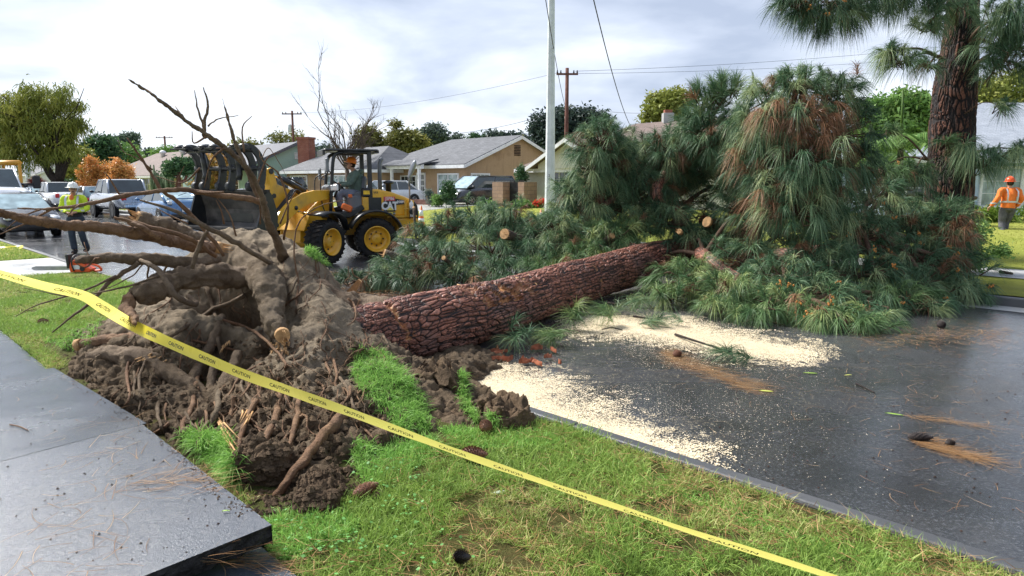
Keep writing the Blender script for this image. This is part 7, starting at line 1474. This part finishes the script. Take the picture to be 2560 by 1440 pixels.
pinecone('long reddish pine cone in the grass just right of the split clod', 915, 1250, .16, .042, .75, z=.06); pinecone('pine cone partly under the tape in the grass', 1185, 1155, .19, .05, -.45, z=.05); pinecone('dark round cone at the top of the grass below the square clod', 1215, 1088, .10, .05, 1.2, z=.06); pinecone('black wet cone at the bottom edge of the photo', 1155, 1420, .085, .036, -.4, M_coned, z=.06)
pinecone('black cone inside the needle swirl on the right of the road', 2300, 1103, .16, .042, -.4, M_coned); pinecone('small round cone at the head of the long needle drift', 1693, 893, .10, .05, .4); pinecone('lone black cone on the road at the right foot of the crown', 2353, 820, .11, .06, .2, M_coned); pinecone('cone in the driveway side grass at far left', 108, 812, .13, .05, .2)
pinecone('tiny dark cone beside the black cone in the swirl', 2375, 1115, .07, .03, .1, M_coned); pinecone('cone among red bark chips under the log', 1370, 852, .13, .05, .3); pinecone('cone in the brown road gap behind the log', 960, 748, .13, .05, .3)
# ================================================================ CAUTION TAPE
M_tape = mat('yellow plastic tape', (.98, .84, .06), .3, var=.02, scale=6, spec=.6)
t_ = M_tape.node_tree; tr_ = t_.nodes.new('ShaderNodeBsdfTranslucent'); tr_.inputs[0].default_value = (1, .9, .25, 1); ms_ = t_.nodes.new('ShaderNodeMixShader'); ms_.inputs[0].default_value = .5; t_.links.new(t_.nodes['Principled BSDF'].outputs[0], ms_.inputs[1]); t_.links.new(tr_.outputs[0], ms_.inputs[2]); t_.links.new(ms_.outputs[0], t_.nodes['Material Output'].inputs[0]); M_ink = mat('black tape print', (.02, .02, .02), .5)
tp = [(-60, 668, 4.5, 16), (0, 684, 4.55, 18), (110, 715, 4.75, 21), (205, 738, 5.0, 25), (260, 770, 5.25, 30), (330, 812, 5.62, 31), (400, 846, 5.3, 27), (500, 890, 5.0, 26), (620, 940, 4.7, 25), (760, 990, 4.4, 24), (900, 1040, 4.0, 21), (1060, 1100, 3.7, 17), (1250, 1168, 3.35, 16), (1450, 1236, 3.0, 14), (1700, 1320, 2.65, 14), (1900, 1384, 2.45, 15), (2150, 1465, 2.25, 18)]
tc4 = catmull([Vector((x, y, d*100)) for x, y, d, w_ in tp], 6); tw = lerpl([t[3] for t in tp], len(tc4)); TW = .092; cen = [P(v.x, v.y, v.z/100) for v in tc4]; sd_ = []
for i, c in enumerate(cen):
    a = cen[max(0, i-1)]; b = cen[min(len(cen)-1, i+1)]; tg = (b-a).normalized(); vw = (c-CAM).normalized(); im = tg.cross(vw).normalized(); im = im if im.z > 0 else -im; k = min(1, tw[i]*c.y/F/TW); s_ = im*k-(vw-tg*vw.dot(tg)).normalized()*math.sqrt(1-k*k); sd_.append(s_.normalized())
Ls = [0]
for i in range(1, len(cen)): Ls.append(Ls[-1]+(cen[i]-cen[i-1]).length)
def tape_pt(l, v, off=0.):
    l = min(max(l, 0), Ls[-1]-1e-4); i = next(j for j in range(len(Ls)-1) if Ls[j+1] > l); u = (l-Ls[i])/(Ls[i+1]-Ls[i]); c = cen[i].lerp(cen[i+1], u); s_ = sd_[i].lerp(sd_[i+1], u); tg = (cen[i+1]-cen[i]).normalized(); nr = tg.cross(s_).normalized(); nr = nr if nr.dot(c-CAM) < 0 else -nr; return c+s_*v+nr*off
m = MB(); vs = []; NL = 240
for i in range(NL+1):
    l = Ls[-1]*i/NL
    for j in (-1, -.33, .33, 1): vs.append(tape_pt(l, j*TW/2, .002*(abs(j) < .5)+.006*math.sin(l*9+j)*.3))
m.add(vs, [(i*4+j, i*4+j+1, i*4+j+5, i*4+j+4) for i in range(NL) for j in range(3)], 0, True)
tape = m.build('caution_tape', M_tape); tag(tape, 'long yellow caution tape stretched diagonally across the foreground', 'tape')
l = .18
tmesh = text_mesh('CAUTION', .043, .0, 1.05, .35, .0008)
while l < Ls[-1]-.2:
    me = tmesh.copy(); me.materials.append(M_ink)
    for v in me.vertices: v.co = tape_pt(l+v.co.x, v.co.y*1.0, .0045)
    link('tape_lettering', me, tape); l += .40
m = MB(); c = G(14, 622, .15); pts = [c+Vector(v) for v in ((-.6, .2, .02), (-.3, .05, .06), (0, -.1, .03), (.3, .1, .05), (.55, -.2, .02))]; q = catmull(pts, 4); vs = []
for i, p in enumerate(q): vs += [p+Vector((.02, .04, .03)), p-Vector((.02, .04, .0))]
m.add(vs, [(2*i, 2*i+1, 2*i+3, 2*i+2) for i in range(len(q)-1)], 0, True); tag(m.build('caution_tape', M_tape), 'short crumpled end of yellow tape on the far left lawn', 'tape')
# ================================================================ PINE FOLIAGE
def needlemat(name, a, b_, c_):
    return leafmat(name, a, b_, c_, .42, .12)
L_ndl = needlemat('blue green pine needles', (.040, .100, .050), (.135, .225, .115), (.38, .43, .20))
L_ndy = needlemat('fresh green pine needles', (.055, .12, .048), (.15, .245, .095), (.38, .43, .16))
L_ndd = needlemat('dead brown pine needles', (.11, .055, .03), (.27, .14, .075), (.42, .24, .13))
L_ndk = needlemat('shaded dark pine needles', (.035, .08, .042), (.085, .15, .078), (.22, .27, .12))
M_twig = mat('pine twig bark', (.10, .06, .04), .8, var=.4, scale=15)
M_bud = mat('orange pollen cones', (.52, .22, .06), .7, var=.4, scale=30)
def tufts(name, C, D, nper, L, mt, parent, wd=.006, droop=.6, spread=.68, tl=.16):
    C = np.asarray(C, float); D = np.asarray(D, float); D /= np.linalg.norm(D, axis=1, keepdims=True); k = len(C); ti = rng.random(k)
    idx = np.repeat(np.arange(k), nper); n = len(idx); along = rng.random(n)
    B = C[idx]-D[idx]*(tl*along)[:, None]+rng.normal(size=(n, 3))*.006
    R_ = rng.normal(size=(n, 3)); R_ -= D[idx]*(R_*D[idx]).sum(1, keepdims=True); R_ /= np.linalg.norm(R_, axis=1, keepdims=True); ph = spread*(.15+.95*rng.random(n))+.35*along
    dd = D[idx]*np.cos(ph)[:, None]+R_*np.sin(ph)[:, None]; dr = droop*(.6+.7*rng.random(n))*(.8+.4*ti[idx])
    ln = L*(.7+.4*rng.random(n))*(.85+.3*ti[idx]); v, f = ribbons(B, dd, ln, dr, wd*(.7+.6*rng.random(n)), 4)
    return npmesh(name, v, f, mt, parent, attrs={'tint': np.repeat(np.clip(.78*ti[idx]**1.3+.3*rng.random(n)**2, 0, 1), 10)})
def mass(parent, anchor, blobs, dens, L=.29, mt=None, nper=56, wd=.0072, droop=.78, dead=.0, up=.22, limb_r=.05, inner=.25, name='bough', cones=0, cull=None, low=-.55):
    """one bough: a limb that forks to the tufts, its needles a sub-part"""
    Cs, Ds, tw_ = [], [], MB()
    for (c, r) in blobs:
        a = math.pow(((r[0]*r[1])**1.6+(r[0]*r[2])**1.6+(r[1]*r[2])**1.6)/3, 1/1.6)*4*PI; n = max(5, int(a*dens)); r = np.array(r); cc = np.array(c)
        q = catmull([anchor, anchor.lerp(c, .5)+Vector((0, 0, .12)), c], 4); tw_.tube(q, lerpl([limb_r, limb_r*.4], len(q)), 7)
        for i in range(n):
            d = rng.normal(size=3); d /= np.linalg.norm(d)
            if d[2] < low: d[2] *= -1
            f = 1-.5*rng.random()*(rng.random() < inner)+.17*rng.normal(); p = cc+d*r*f
            if cull and cull(Vector(p)): continue
            if p[2] < .12: p[2] = .12+.1*rng.random()
            td = d*.75+np.array([0, 0, up])+rng.normal(size=3)*.3; Cs.append(p); Ds.append(td)
            if rng.random() < .7:
                s_ = cc+d*r*.25*rng.random()-np.array([0, 0, .05]); td = td/np.linalg.norm(td); tw_.tube([Vector(s_), Vector(p-td*.25-np.array([0, 0, .03])), Vector(p)], [.014, .010, .006], 4, cap=False)
    bo = tw_.build(name, M_twig, parent); Cs = np.array(Cs); Ds = np.array(Ds); k = rng.random(len(Cs)) < dead
    if (~k).any(): tufts('needles', Cs[~k], Ds[~k], nper, L, mt or L_ndl, bo, wd, droop)
    if k.any(): tufts('dead_needles', Cs[k], Ds[k], nper, L*.95, L_ndd, bo, wd, droop*1.15, .6)
    if cones:
        m = MB(); pick = rng.choice(len(Cs), min(cones, len(Cs)), replace=False)
        for i in pick:
            p = Vector(Cs[i]+Ds[i]/np.linalg.norm(Ds[i])*.02)
            for q in range(7): m.ball(p+Vector((rnd.gauss(0, .022), rnd.gauss(0, .022), rnd.gauss(0, .018))), (.014, .014, .018), 5)
        o = m.build('pollen_cones', M_bud, bo); o['kind'] = 'stuff'
    return bo
def bl_(*a): return [blob(x[0], x[1], x[2], x[3]*1.13, x[4]*1.13) for x in a]
TE = AX[-1]; T5 = AX[-2]; T4 = AX[-3]
# boughs of the fallen crown; each: anchor on the trunk or a main limb
L1 = P(1690, 450, 13.6); L2 = P(1960, 420, 11.6); L3 = P(2150, 560, 11.5); L4 = P(1500, 520, 13.0)
def limb(pts, r, mt=M_barkr):
    return barked('limb', pts, r, mt, fp, 16, 3.2, .012, 90, .02, 4)
limb([AX[-2], P(1700, 540, 13.4), P(1640, 480, 13.2), P(1700, 400, 13.6), P(1790, 300, 13.2)], [.17, .13, .11, .08, .04])
limb([AX[-1]-Vector((.3, .3, 0)), P(1860, 580, 12.6), P(1960, 480, 11.8), P(1960, 330, 11.4), P(1990, 230, 11.0)], [.17, .14, .11, .08, .04])
limb([AX[-1]-Vector((.2, .2, 0)), P(1950, 640, 11.8), P(2120, 620, 11.2), P(2300, 640, 11.2)], [.18, .14, .10, .05])
limb([AX[-1]-Vector((.5, .6, .1)), P(1760, 640, 11.4), P(1850, 700, 10.4), P(2000, 760, 9.6)], [.15, .11, .08, .04])
limb([AX[-3]+Vector((0, 0, .2)), P(1500, 590, 13.0), P(1460, 520, 13.2), P(1490, 400, 13.2)], [.12, .10, .09, .04])
limb([AX[-2]+Vector((0, 0, .2)), P(1790, 575, 13.0), P(1760, 552, 12.6)], [.13, .12, .11])
void = lambda p: False
D_ = 17.
mass(fp, L4, bl_((1500, 365, 13.2, 60, 60), (1475, 420, 13.2, 40, 56), (1530, 430, 13.4, 50, 70), (1490, 500, 13.3, 80, 60)), D_*1.25, dead=.04, nper=60)
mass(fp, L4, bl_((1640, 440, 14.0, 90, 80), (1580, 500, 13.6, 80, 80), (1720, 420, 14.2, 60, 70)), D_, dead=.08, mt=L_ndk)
mass(fp, L1, bl_((1620, 390, 14.2, 70, 40), (1690, 380, 13.6, 70, 50), (1660, 560, 13.2, 100, 50)), D_, dead=.06)
mass(fp, L1, bl_((1790, 240, 13.2, 50, 30), (1830, 220, 13.0, 44, 30), (1770, 290, 13.3, 56, 40)), D_*.95, droop=.25, up=.9, L=.30, dead=.03, nper=56, limb_r=.035)
mass(fp, L1, bl_((1800, 350, 13.0, 90, 50), (1740, 330, 13.2, 50, 40), (1850, 300, 12.8, 40, 40)), D_, dead=.05)
# the tall drooping mop
mass(fp, L2, bl_((1930, 240, 11.4, 60, 40), (2010, 210, 11.2, 90, 30), (2090, 230, 11.3, 60, 40)), D_*1.1, droop=.75, L=.30, dead=.04, limb_r=.04)
mass(fp, L2, bl_((1900, 330, 11.2, 60, 60), (1870, 400, 11.2, 46, 50)), D_*1.1, droop=.9, L=.32, dead=.08)
mass(fp, L2, bl_((1990, 290, 10.9, 90, 34)), D_*1.3, droop=1.0, L=.34, dead=.6, nper=80)
mass(fp, L2, bl_((2010, 390, 10.8, 100, 60), (1960, 460, 10.7, 70, 50)), D_*1.2, droop=.95, L=.32, dead=.20, nper=54)
mass(fp, L2, bl_((2100, 330, 11.2, 70, 70), (2110, 420, 11.3, 60, 60)), D_*1.1, droop=.9, L=.32, dead=.07, mt=L_ndk)
mass(fp, L2, bl_((1990, 530, 10.7, 90, 60), (2060, 500, 10.9, 60, 60)), D_*1.15, droop=.95, L=.32, dead=.14)
mass(fp, L3, bl_((2180, 500, 12.0, 70, 60), (2150, 590, 11.2, 90, 50), (2250, 560, 11.6, 80, 50)), D_, dead=.05, cones=10)
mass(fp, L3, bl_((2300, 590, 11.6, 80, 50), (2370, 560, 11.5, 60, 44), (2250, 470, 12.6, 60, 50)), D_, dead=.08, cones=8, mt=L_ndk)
mass(fp, L3, bl_((2370, 660, 10.9, 60, 50), (2310, 700, 10.4, 80, 50), (2400, 730, 10.4, 50, 36)), D_, dead=.10, cones=8)
mass(fp, L3, bl_((2140, 680, 10.3, 110, 50), (2200, 760, 9.7, 110, 40)), D_, dead=.04, cones=6)
mass(fp, P(1950, 650, 11.), bl_((1960, 690, 10.0, 90, 50), (1860, 650, 10.8, 70, 50), (2040, 640, 10.4, 60, 50)), D_, dead=.10)
mass(fp, P(1850, 700, 10.4), bl_((1830, 730, 9.7, 90, 44), (1720, 690, 10.6, 80, 40), (1680, 740, 10.0, 60, 34)), D_, dead=.04, mt=L_ndy)
mass(fp, P(2000, 760, 9.4), bl_((1960, 760, 9.1, 110, 40), (2080, 790, 8.7, 90, 36), (1900, 790, 8.9, 70, 26)), D_*1.05, dead=.03, cones=8, mt=L_ndy)
mass(fp, P(2000, 760, 9.4), bl_((2120, 810, 8.5, 90, 26), (1800, 770, 9.3, 60, 30), (2240, 740, 9.8, 80, 40)), D_, dead=.04, mt=L_ndy)
mass(fp, P(2250, 620, 10.8), bl_((2290, 650, 10.8, 90, 50), (2400, 690, 10.6, 60, 50), (2330, 760, 10.0, 70, 30)), D_, dead=.06, cones=6)
mass(fp, P(1700, 520, 13.6), bl_((1560, 440, 14.2, 80, 80), (1680, 500, 14.4, 90, 80), (1820, 460, 14.6, 90, 80)), D_*.7, dead=.08, mt=L_ndk)
mass(fp, P(2000, 760, 9.4), bl_((2180, 800, 8.9, 60, 22), (2300, 780, 9.6, 70, 26), (2030, 730, 9.6, 110, 40)), D_, dead=.04, cones=4)
mass(fp, P(1760, 640, 11.8), bl_((1740, 600, 12.6, 70, 30), (1640, 650, 12.6, 60, 30), (1860, 520, 12.8, 60, 60)), D_*.8, dead=.15, mt=L_ndk)
mass(fp, P(1900, 620, 12.5), bl_((1900, 560, 13.2, 110, 110), (1780, 420, 14.6, 110, 90), (2040, 560, 12.8, 110, 110)), D_*.75, dead=.1, mt=L_ndk, nper=44)
mass(fp, P(1500, 590, 12.8), bl_((1520, 590, 12.6, 70, 34), (1440, 610, 12.4, 70, 30), (1580, 570, 12.9, 60, 34)), D_, dead=.10, mt=L_ndy)
# cut branches heaped on the road behind the log
def cutbranch(label, blobs, butt, tip, r, dead=.05, mt=None, dens=D_, cutlabel=None, L=.29):
    b = Vector(butt); t = wthing('cut_branch', label, 'branch', (b.x, b.y, 0), 'cut pine branches heaped behind the log'); m = MB(); q = catmull([butt, butt.lerp(tip, .5)+Vector((0, 0, -.05)), tip], 5); m.tube(q, lerpl([r, r*.4], len(q)), 9); m.build('limb', M_bark0, t)
    d = (Vector(butt)-Vector(q[1])).normalized(); woodend('', Vector(butt), d, r*.96, .02, 6 if r > .07 else 0, t)
    mass(t, tip, [(c+Vector((0, 0, r_[2]*.25)), (r_[0]*1.1, r_[1], r_[2]*1.35)) for c, r_ in blobs], dens*1.15, dead=dead, mt=mt, limb_r=r*.4, L=L); return t
cutbranch('cut branch with green needles spilling against the rear wheel of the loader', bl_((1050, 600, 13.2, 36, 26), (1060, 630, 12.9, 50, 20)), P(1035, 520, 13.4), P(1040, 600, 13.1), .03)
cutbranch('splintered red butted branch low in front of the loader rear wheel', bl_((1010, 672, 12.3, 50, 22), (960, 695, 11.9, 60, 16)), P(962, 634, 12.4), P(1080, 650, 12.6), .085)
cutbranch('spreading branch at the left foot of the heap by the wood splinter', bl_((900, 700, 11.7, 60, 14), (1040, 700, 11.7, 70, 24)), P(1110, 690, 11.9), P(1000, 700, 11.8), .03, mt=L_ndk)
cutbranch('branch with a small round pale cut in the middle of the heap', bl_((1100, 660, 12.0, 60, 34), (1150, 700, 11.6, 70, 26)), P(1110, 645, 11.4), P(1160, 670, 12.2), .04)
cutbranch('branch forming the top of the heap in front of the lawn', bl_((1200, 560, 13.4, 80, 30), (1150, 580, 13.2, 60, 30)), P(1240, 600, 13.0), P(1190, 570, 13.3), .05)
cutbranch('thick log butted branch with pale sawn face near the top of the heap', bl_((1270, 570, 13.0, 60, 34), (1330, 600, 12.8, 60, 34)), P(1262, 585, 12.0), P(1330, 590, 12.8), .10)
cutbranch('broad drooping branch in the centre of the heap', bl_((1230, 640, 12.3, 80, 36), (1280, 690, 11.8, 70, 26)), P(1180, 600, 12.4), P(1250, 650, 12.4), .04)
cutbranch('grey green branch between the heap and the light pole', bl_((1390, 600, 12.6, 60, 36), (1360, 650, 12.2, 70, 32)), P(1340, 560, 12.9), P(1380, 620, 12.5), .035)
cutbranch('bright green branch lying along the far side of the log', bl_((1460, 650, 11.9, 60, 26), (1400, 680, 11.4, 70, 20)), P(1535, 690, 11.6), P(1440, 665, 11.8), .03, mt=L_ndy)
cutbranch('dark stubbed branch under the brown tangle right of the pole', bl_((1480, 610, 12.7, 60, 24), (1540, 640, 12.4, 50, 24)), P(1530, 590, 12.3), P(1470, 610, 12.8), .06, dead=.25)
cutbranch('brownish branch tip reaching up beside the white pole foot', bl_((1420, 530, 13.4, 30, 50), (1400, 570, 13.2, 40, 30)), P(1450, 620, 13.2), P(1415, 560, 13.4), .025, dead=.15)
# sprigs under the near side of the log and on the road
def sprig(label, px, py, rx, ry, mt=None, butt=None, d=None, L=.3, dead=.05, dens=9., nper=60):
    g0 = G(px, py+ry*.4, .08); d = g0.y if d is None else d; c = P(px, py, d); t = wthing('pine_sprig', label, 'sprig', (c.x, c.y, 0), 'pine sprigs on the road'); bt = G(*butt, .03) if butt else c+Vector((-.3, .25, 0)); m = MB(); q = catmull([bt, bt.lerp(c, .5), c], 4); m.tube(q, lerpl([.016, .008], len(q)), 6); m.build('stem', M_barkd, t)
    k = max(5, int(dens*rx*ry*(d/F)**2*12)); Cs = np.array([tuple(c+Vector((rnd.gauss(0, .45)*rx*d/F, rnd.gauss(0, .35)*rx*d/F, abs(rnd.gauss(0, .5))*ry*d/F))) for _ in range(k)]); Cs[:, 2] = np.maximum(Cs[:, 2], .06); Ds = rng.normal(size=(k, 3)); Ds[:, 2] = np.abs(Ds[:, 2])*.4+.15; Ds[:, 1] -= .3
    tufts('needles', Cs, Ds, nper, L, mt or L_ndy, t, .0048, .45); return t
sprig('pine sprig tucked under the log nearest the bark pieces', 1290, 845, 50, 34, L_ndl)
sprig('yellow green pine sprig under the middle of the log', 1385, 835, 60, 26)
sprig('pine sprig with yellow tint by the edge of the far sawdust', 1440, 800, 46, 40)
sprig('upright pine sprig under the log where the sawdust begins', 1520, 790, 40, 34)
sprig('pine sprig in the dark gap below the log near the crown', 1580, 765, 50, 34, L_ndl)
sprig('flat grey green sprig lying on the far sawdust', 1650, 800, 34, 10, L_ndl)
sprig('lone pine sprig with a long dark stem on the open road', 1825, 880, 44, 12, L_ndl, butt=(1688, 836), L=.26)
sprig('small pine sprig standing on the far lawn near the loader', 1110, 545, 10, 5, L_ndl, d=30, L=.25)
# ================================================================ STANDING PINE
b0 = Vector((P(2365, 600, 12.9).x, 12.9, .14)); sp_ = wthing('standing_pine', 'tall standing pine with thick dark red brown trunk and hanging needle boughs at the right', 'tree', b0)
barked('trunk', [b0-Vector((0, 0, .2)), Vector((P(2372, 500, 12.9).x, 12.9, 1.5)), P(2385, 250, 12.95), P(2400, 100, 13.0), P(2408, 0, 13.0), P(2420, -300, 13.1)], [.46, .39, .35, .28, .24, .19], M_barks, sp_, 30, 1.7, .026, 420, .011, 9)
TU = P(2410, -60, 13.0)
S_ = 16.
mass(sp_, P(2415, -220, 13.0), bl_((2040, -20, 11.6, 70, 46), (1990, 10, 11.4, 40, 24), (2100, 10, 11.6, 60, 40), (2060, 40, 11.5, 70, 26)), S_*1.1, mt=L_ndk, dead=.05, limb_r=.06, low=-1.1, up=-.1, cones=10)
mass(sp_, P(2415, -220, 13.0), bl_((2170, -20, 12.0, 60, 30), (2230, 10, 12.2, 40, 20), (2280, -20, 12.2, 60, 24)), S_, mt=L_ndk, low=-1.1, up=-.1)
mass(sp_, P(2390, 60, 12.8), bl_((2345, 20, 12.2, 40, 34), (2315, 60, 12.3, 44, 26), (2395, 10, 12.1, 34, 30)), S_*.9, L=.30, droop=1., limb_r=.04)
mass(sp_, P(2360, 150, 12.8), bl_((2262, 150, 12.5, 50, 24), (2230, 128, 12.4, 30, 14), (2320, 165, 12.6, 24, 26)), S_*1.1, L=.36, droop=.9, limb_r=.03, dead=.08)
mass(sp_, P(2410, 120, 12.8), bl_((2490, 50, 12.3, 44, 40), (2540, 40, 12.2, 50, 36), (2480, 110, 12.4, 34, 30)), S_*1.1, L=.34, droop=.95, limb_r=.04)
mass(sp_, P(2410, 180, 12.8), bl_((2510, 150, 12.2, 40, 36), (2550, 120, 12.2, 40, 40), (2480, 180, 12.4, 24, 24)), S_*1.1, L=.34, droop=.95, mt=L_ndk, limb_r=.035)
mass(sp_, P(2410, 285, 12.6), bl_((2500, 262, 12.3, 34, 10)), S_*1.3, L=.3, droop=.7, limb_r=.012)
mass(sp_, P(2370, 380, 12.6), bl_((2370, 352, 12.2, 16, 10)), S_*1.6, L=.3, droop=.5, limb_r=.015, mt=L_ndy)
mass(sp_, P(2400, 380, 12.5), bl_((2415, 370, 12.1, 18, 22)), S_*1.4, L=.42, droop=1.1, limb_r=.015)
mass(sp_, P(2320, 400, 12.6), bl_((2215, 325, 12.4, 26, 14), (2290, 420, 12.3, 30, 16), (2200, 420, 12.4, 44, 28)), S_*.8, L=.36, droop=1., limb_r=.02, mt=L_ndy)
mass(sp_, P(2400, 400, 12.6), bl_((2500, 385, 12.2, 60, 16), (2560, 375, 12.1, 30, 20), (2450, 410, 12.3, 26, 16)), S_*1.2, L=.36, droop=1.05, limb_r=.02)
mass(sp_, P(2340, 420, 12.6), bl_((2290, 440, 12.3, 40, 14)), S_*1.3, L=.36, droop=1.1, limb_r=.015, mt=L_ndk)
# brown tangle hung in the fallen boughs at the pine foot
mass(fp, P(2370, 560, 11.6), bl_((2375, 530, 11.3, 50, 26)), D_*1.2, droop=.4, up=.6)
mass(fp, P(2370, 600, 11.4), bl_((2380, 590, 11.0, 44, 40), (2370, 650, 10.8, 36, 20)), D_*1.2, droop=.9, dead=.6)
# torn bark chips standing on the log where the saw and chains have bitten
m = MB()
for k in range(60):
    x = rnd.choice((rnd.gauss(1130, 30), rnd.gauss(1230, 60), rnd.gauss(1290, 30))); y = 735-(x-1130)*.17+rnd.gauss(0, 9); h = drop(x, y, ('trunk',))
    if not h: continue
    d = (h[1]*.6+Vector((rnd.gauss(0, .5), rnd.gauss(0, .5), rnd.gauss(0, .3)))).normalized(); e = h[0]+d*rnd.uniform(.02, .09); s2 = d.orthogonal().normalized()*rnd.uniform(.006, .018); m.add([h[0]-s2, h[0]+s2, e+s2*.4, e-s2*.4, h[0]-s2+Vector((.004, .004, 0)), e+Vector((.004, .004, 0))], [(0, 1, 2, 3), (4, 5, 2, 1), (4, 0, 3, 5)])
if m.v: o = m.build('torn_chips', M_cutw, fp); o['kind'] = 'stuff'
# cut ends and stubs in the crown
woodend('', P(1768, 555, 12.4), Vector((-.8, -.5, .3)), .10, .02); woodend('', P(1700, 580, 11.9), Vector((-.5, -.6, .4)), .05, .04, 8)
# low litter of needles on the far lawn and in the gap behind the log
Bx = [G(rnd.uniform(820, 1250), rnd.uniform(680, 745), .03) for _ in range(1500)]; v, f = ribbons(np.array([tuple(b) for b in Bx]), np.stack([rng.normal(size=1500), rng.normal(size=1500), .2*rng.random(1500)], 1), .12+.15*rng.random(1500), np.full(1500, .1), np.full(1500, .007), 2)
tag(npmesh('needle_litter', v, f, L_dry, None, attrs={'tint': np.repeat(rng.random(1500), 6)}), 'mixed needle litter on the road between heap and log', 'litter', kind='stuff')
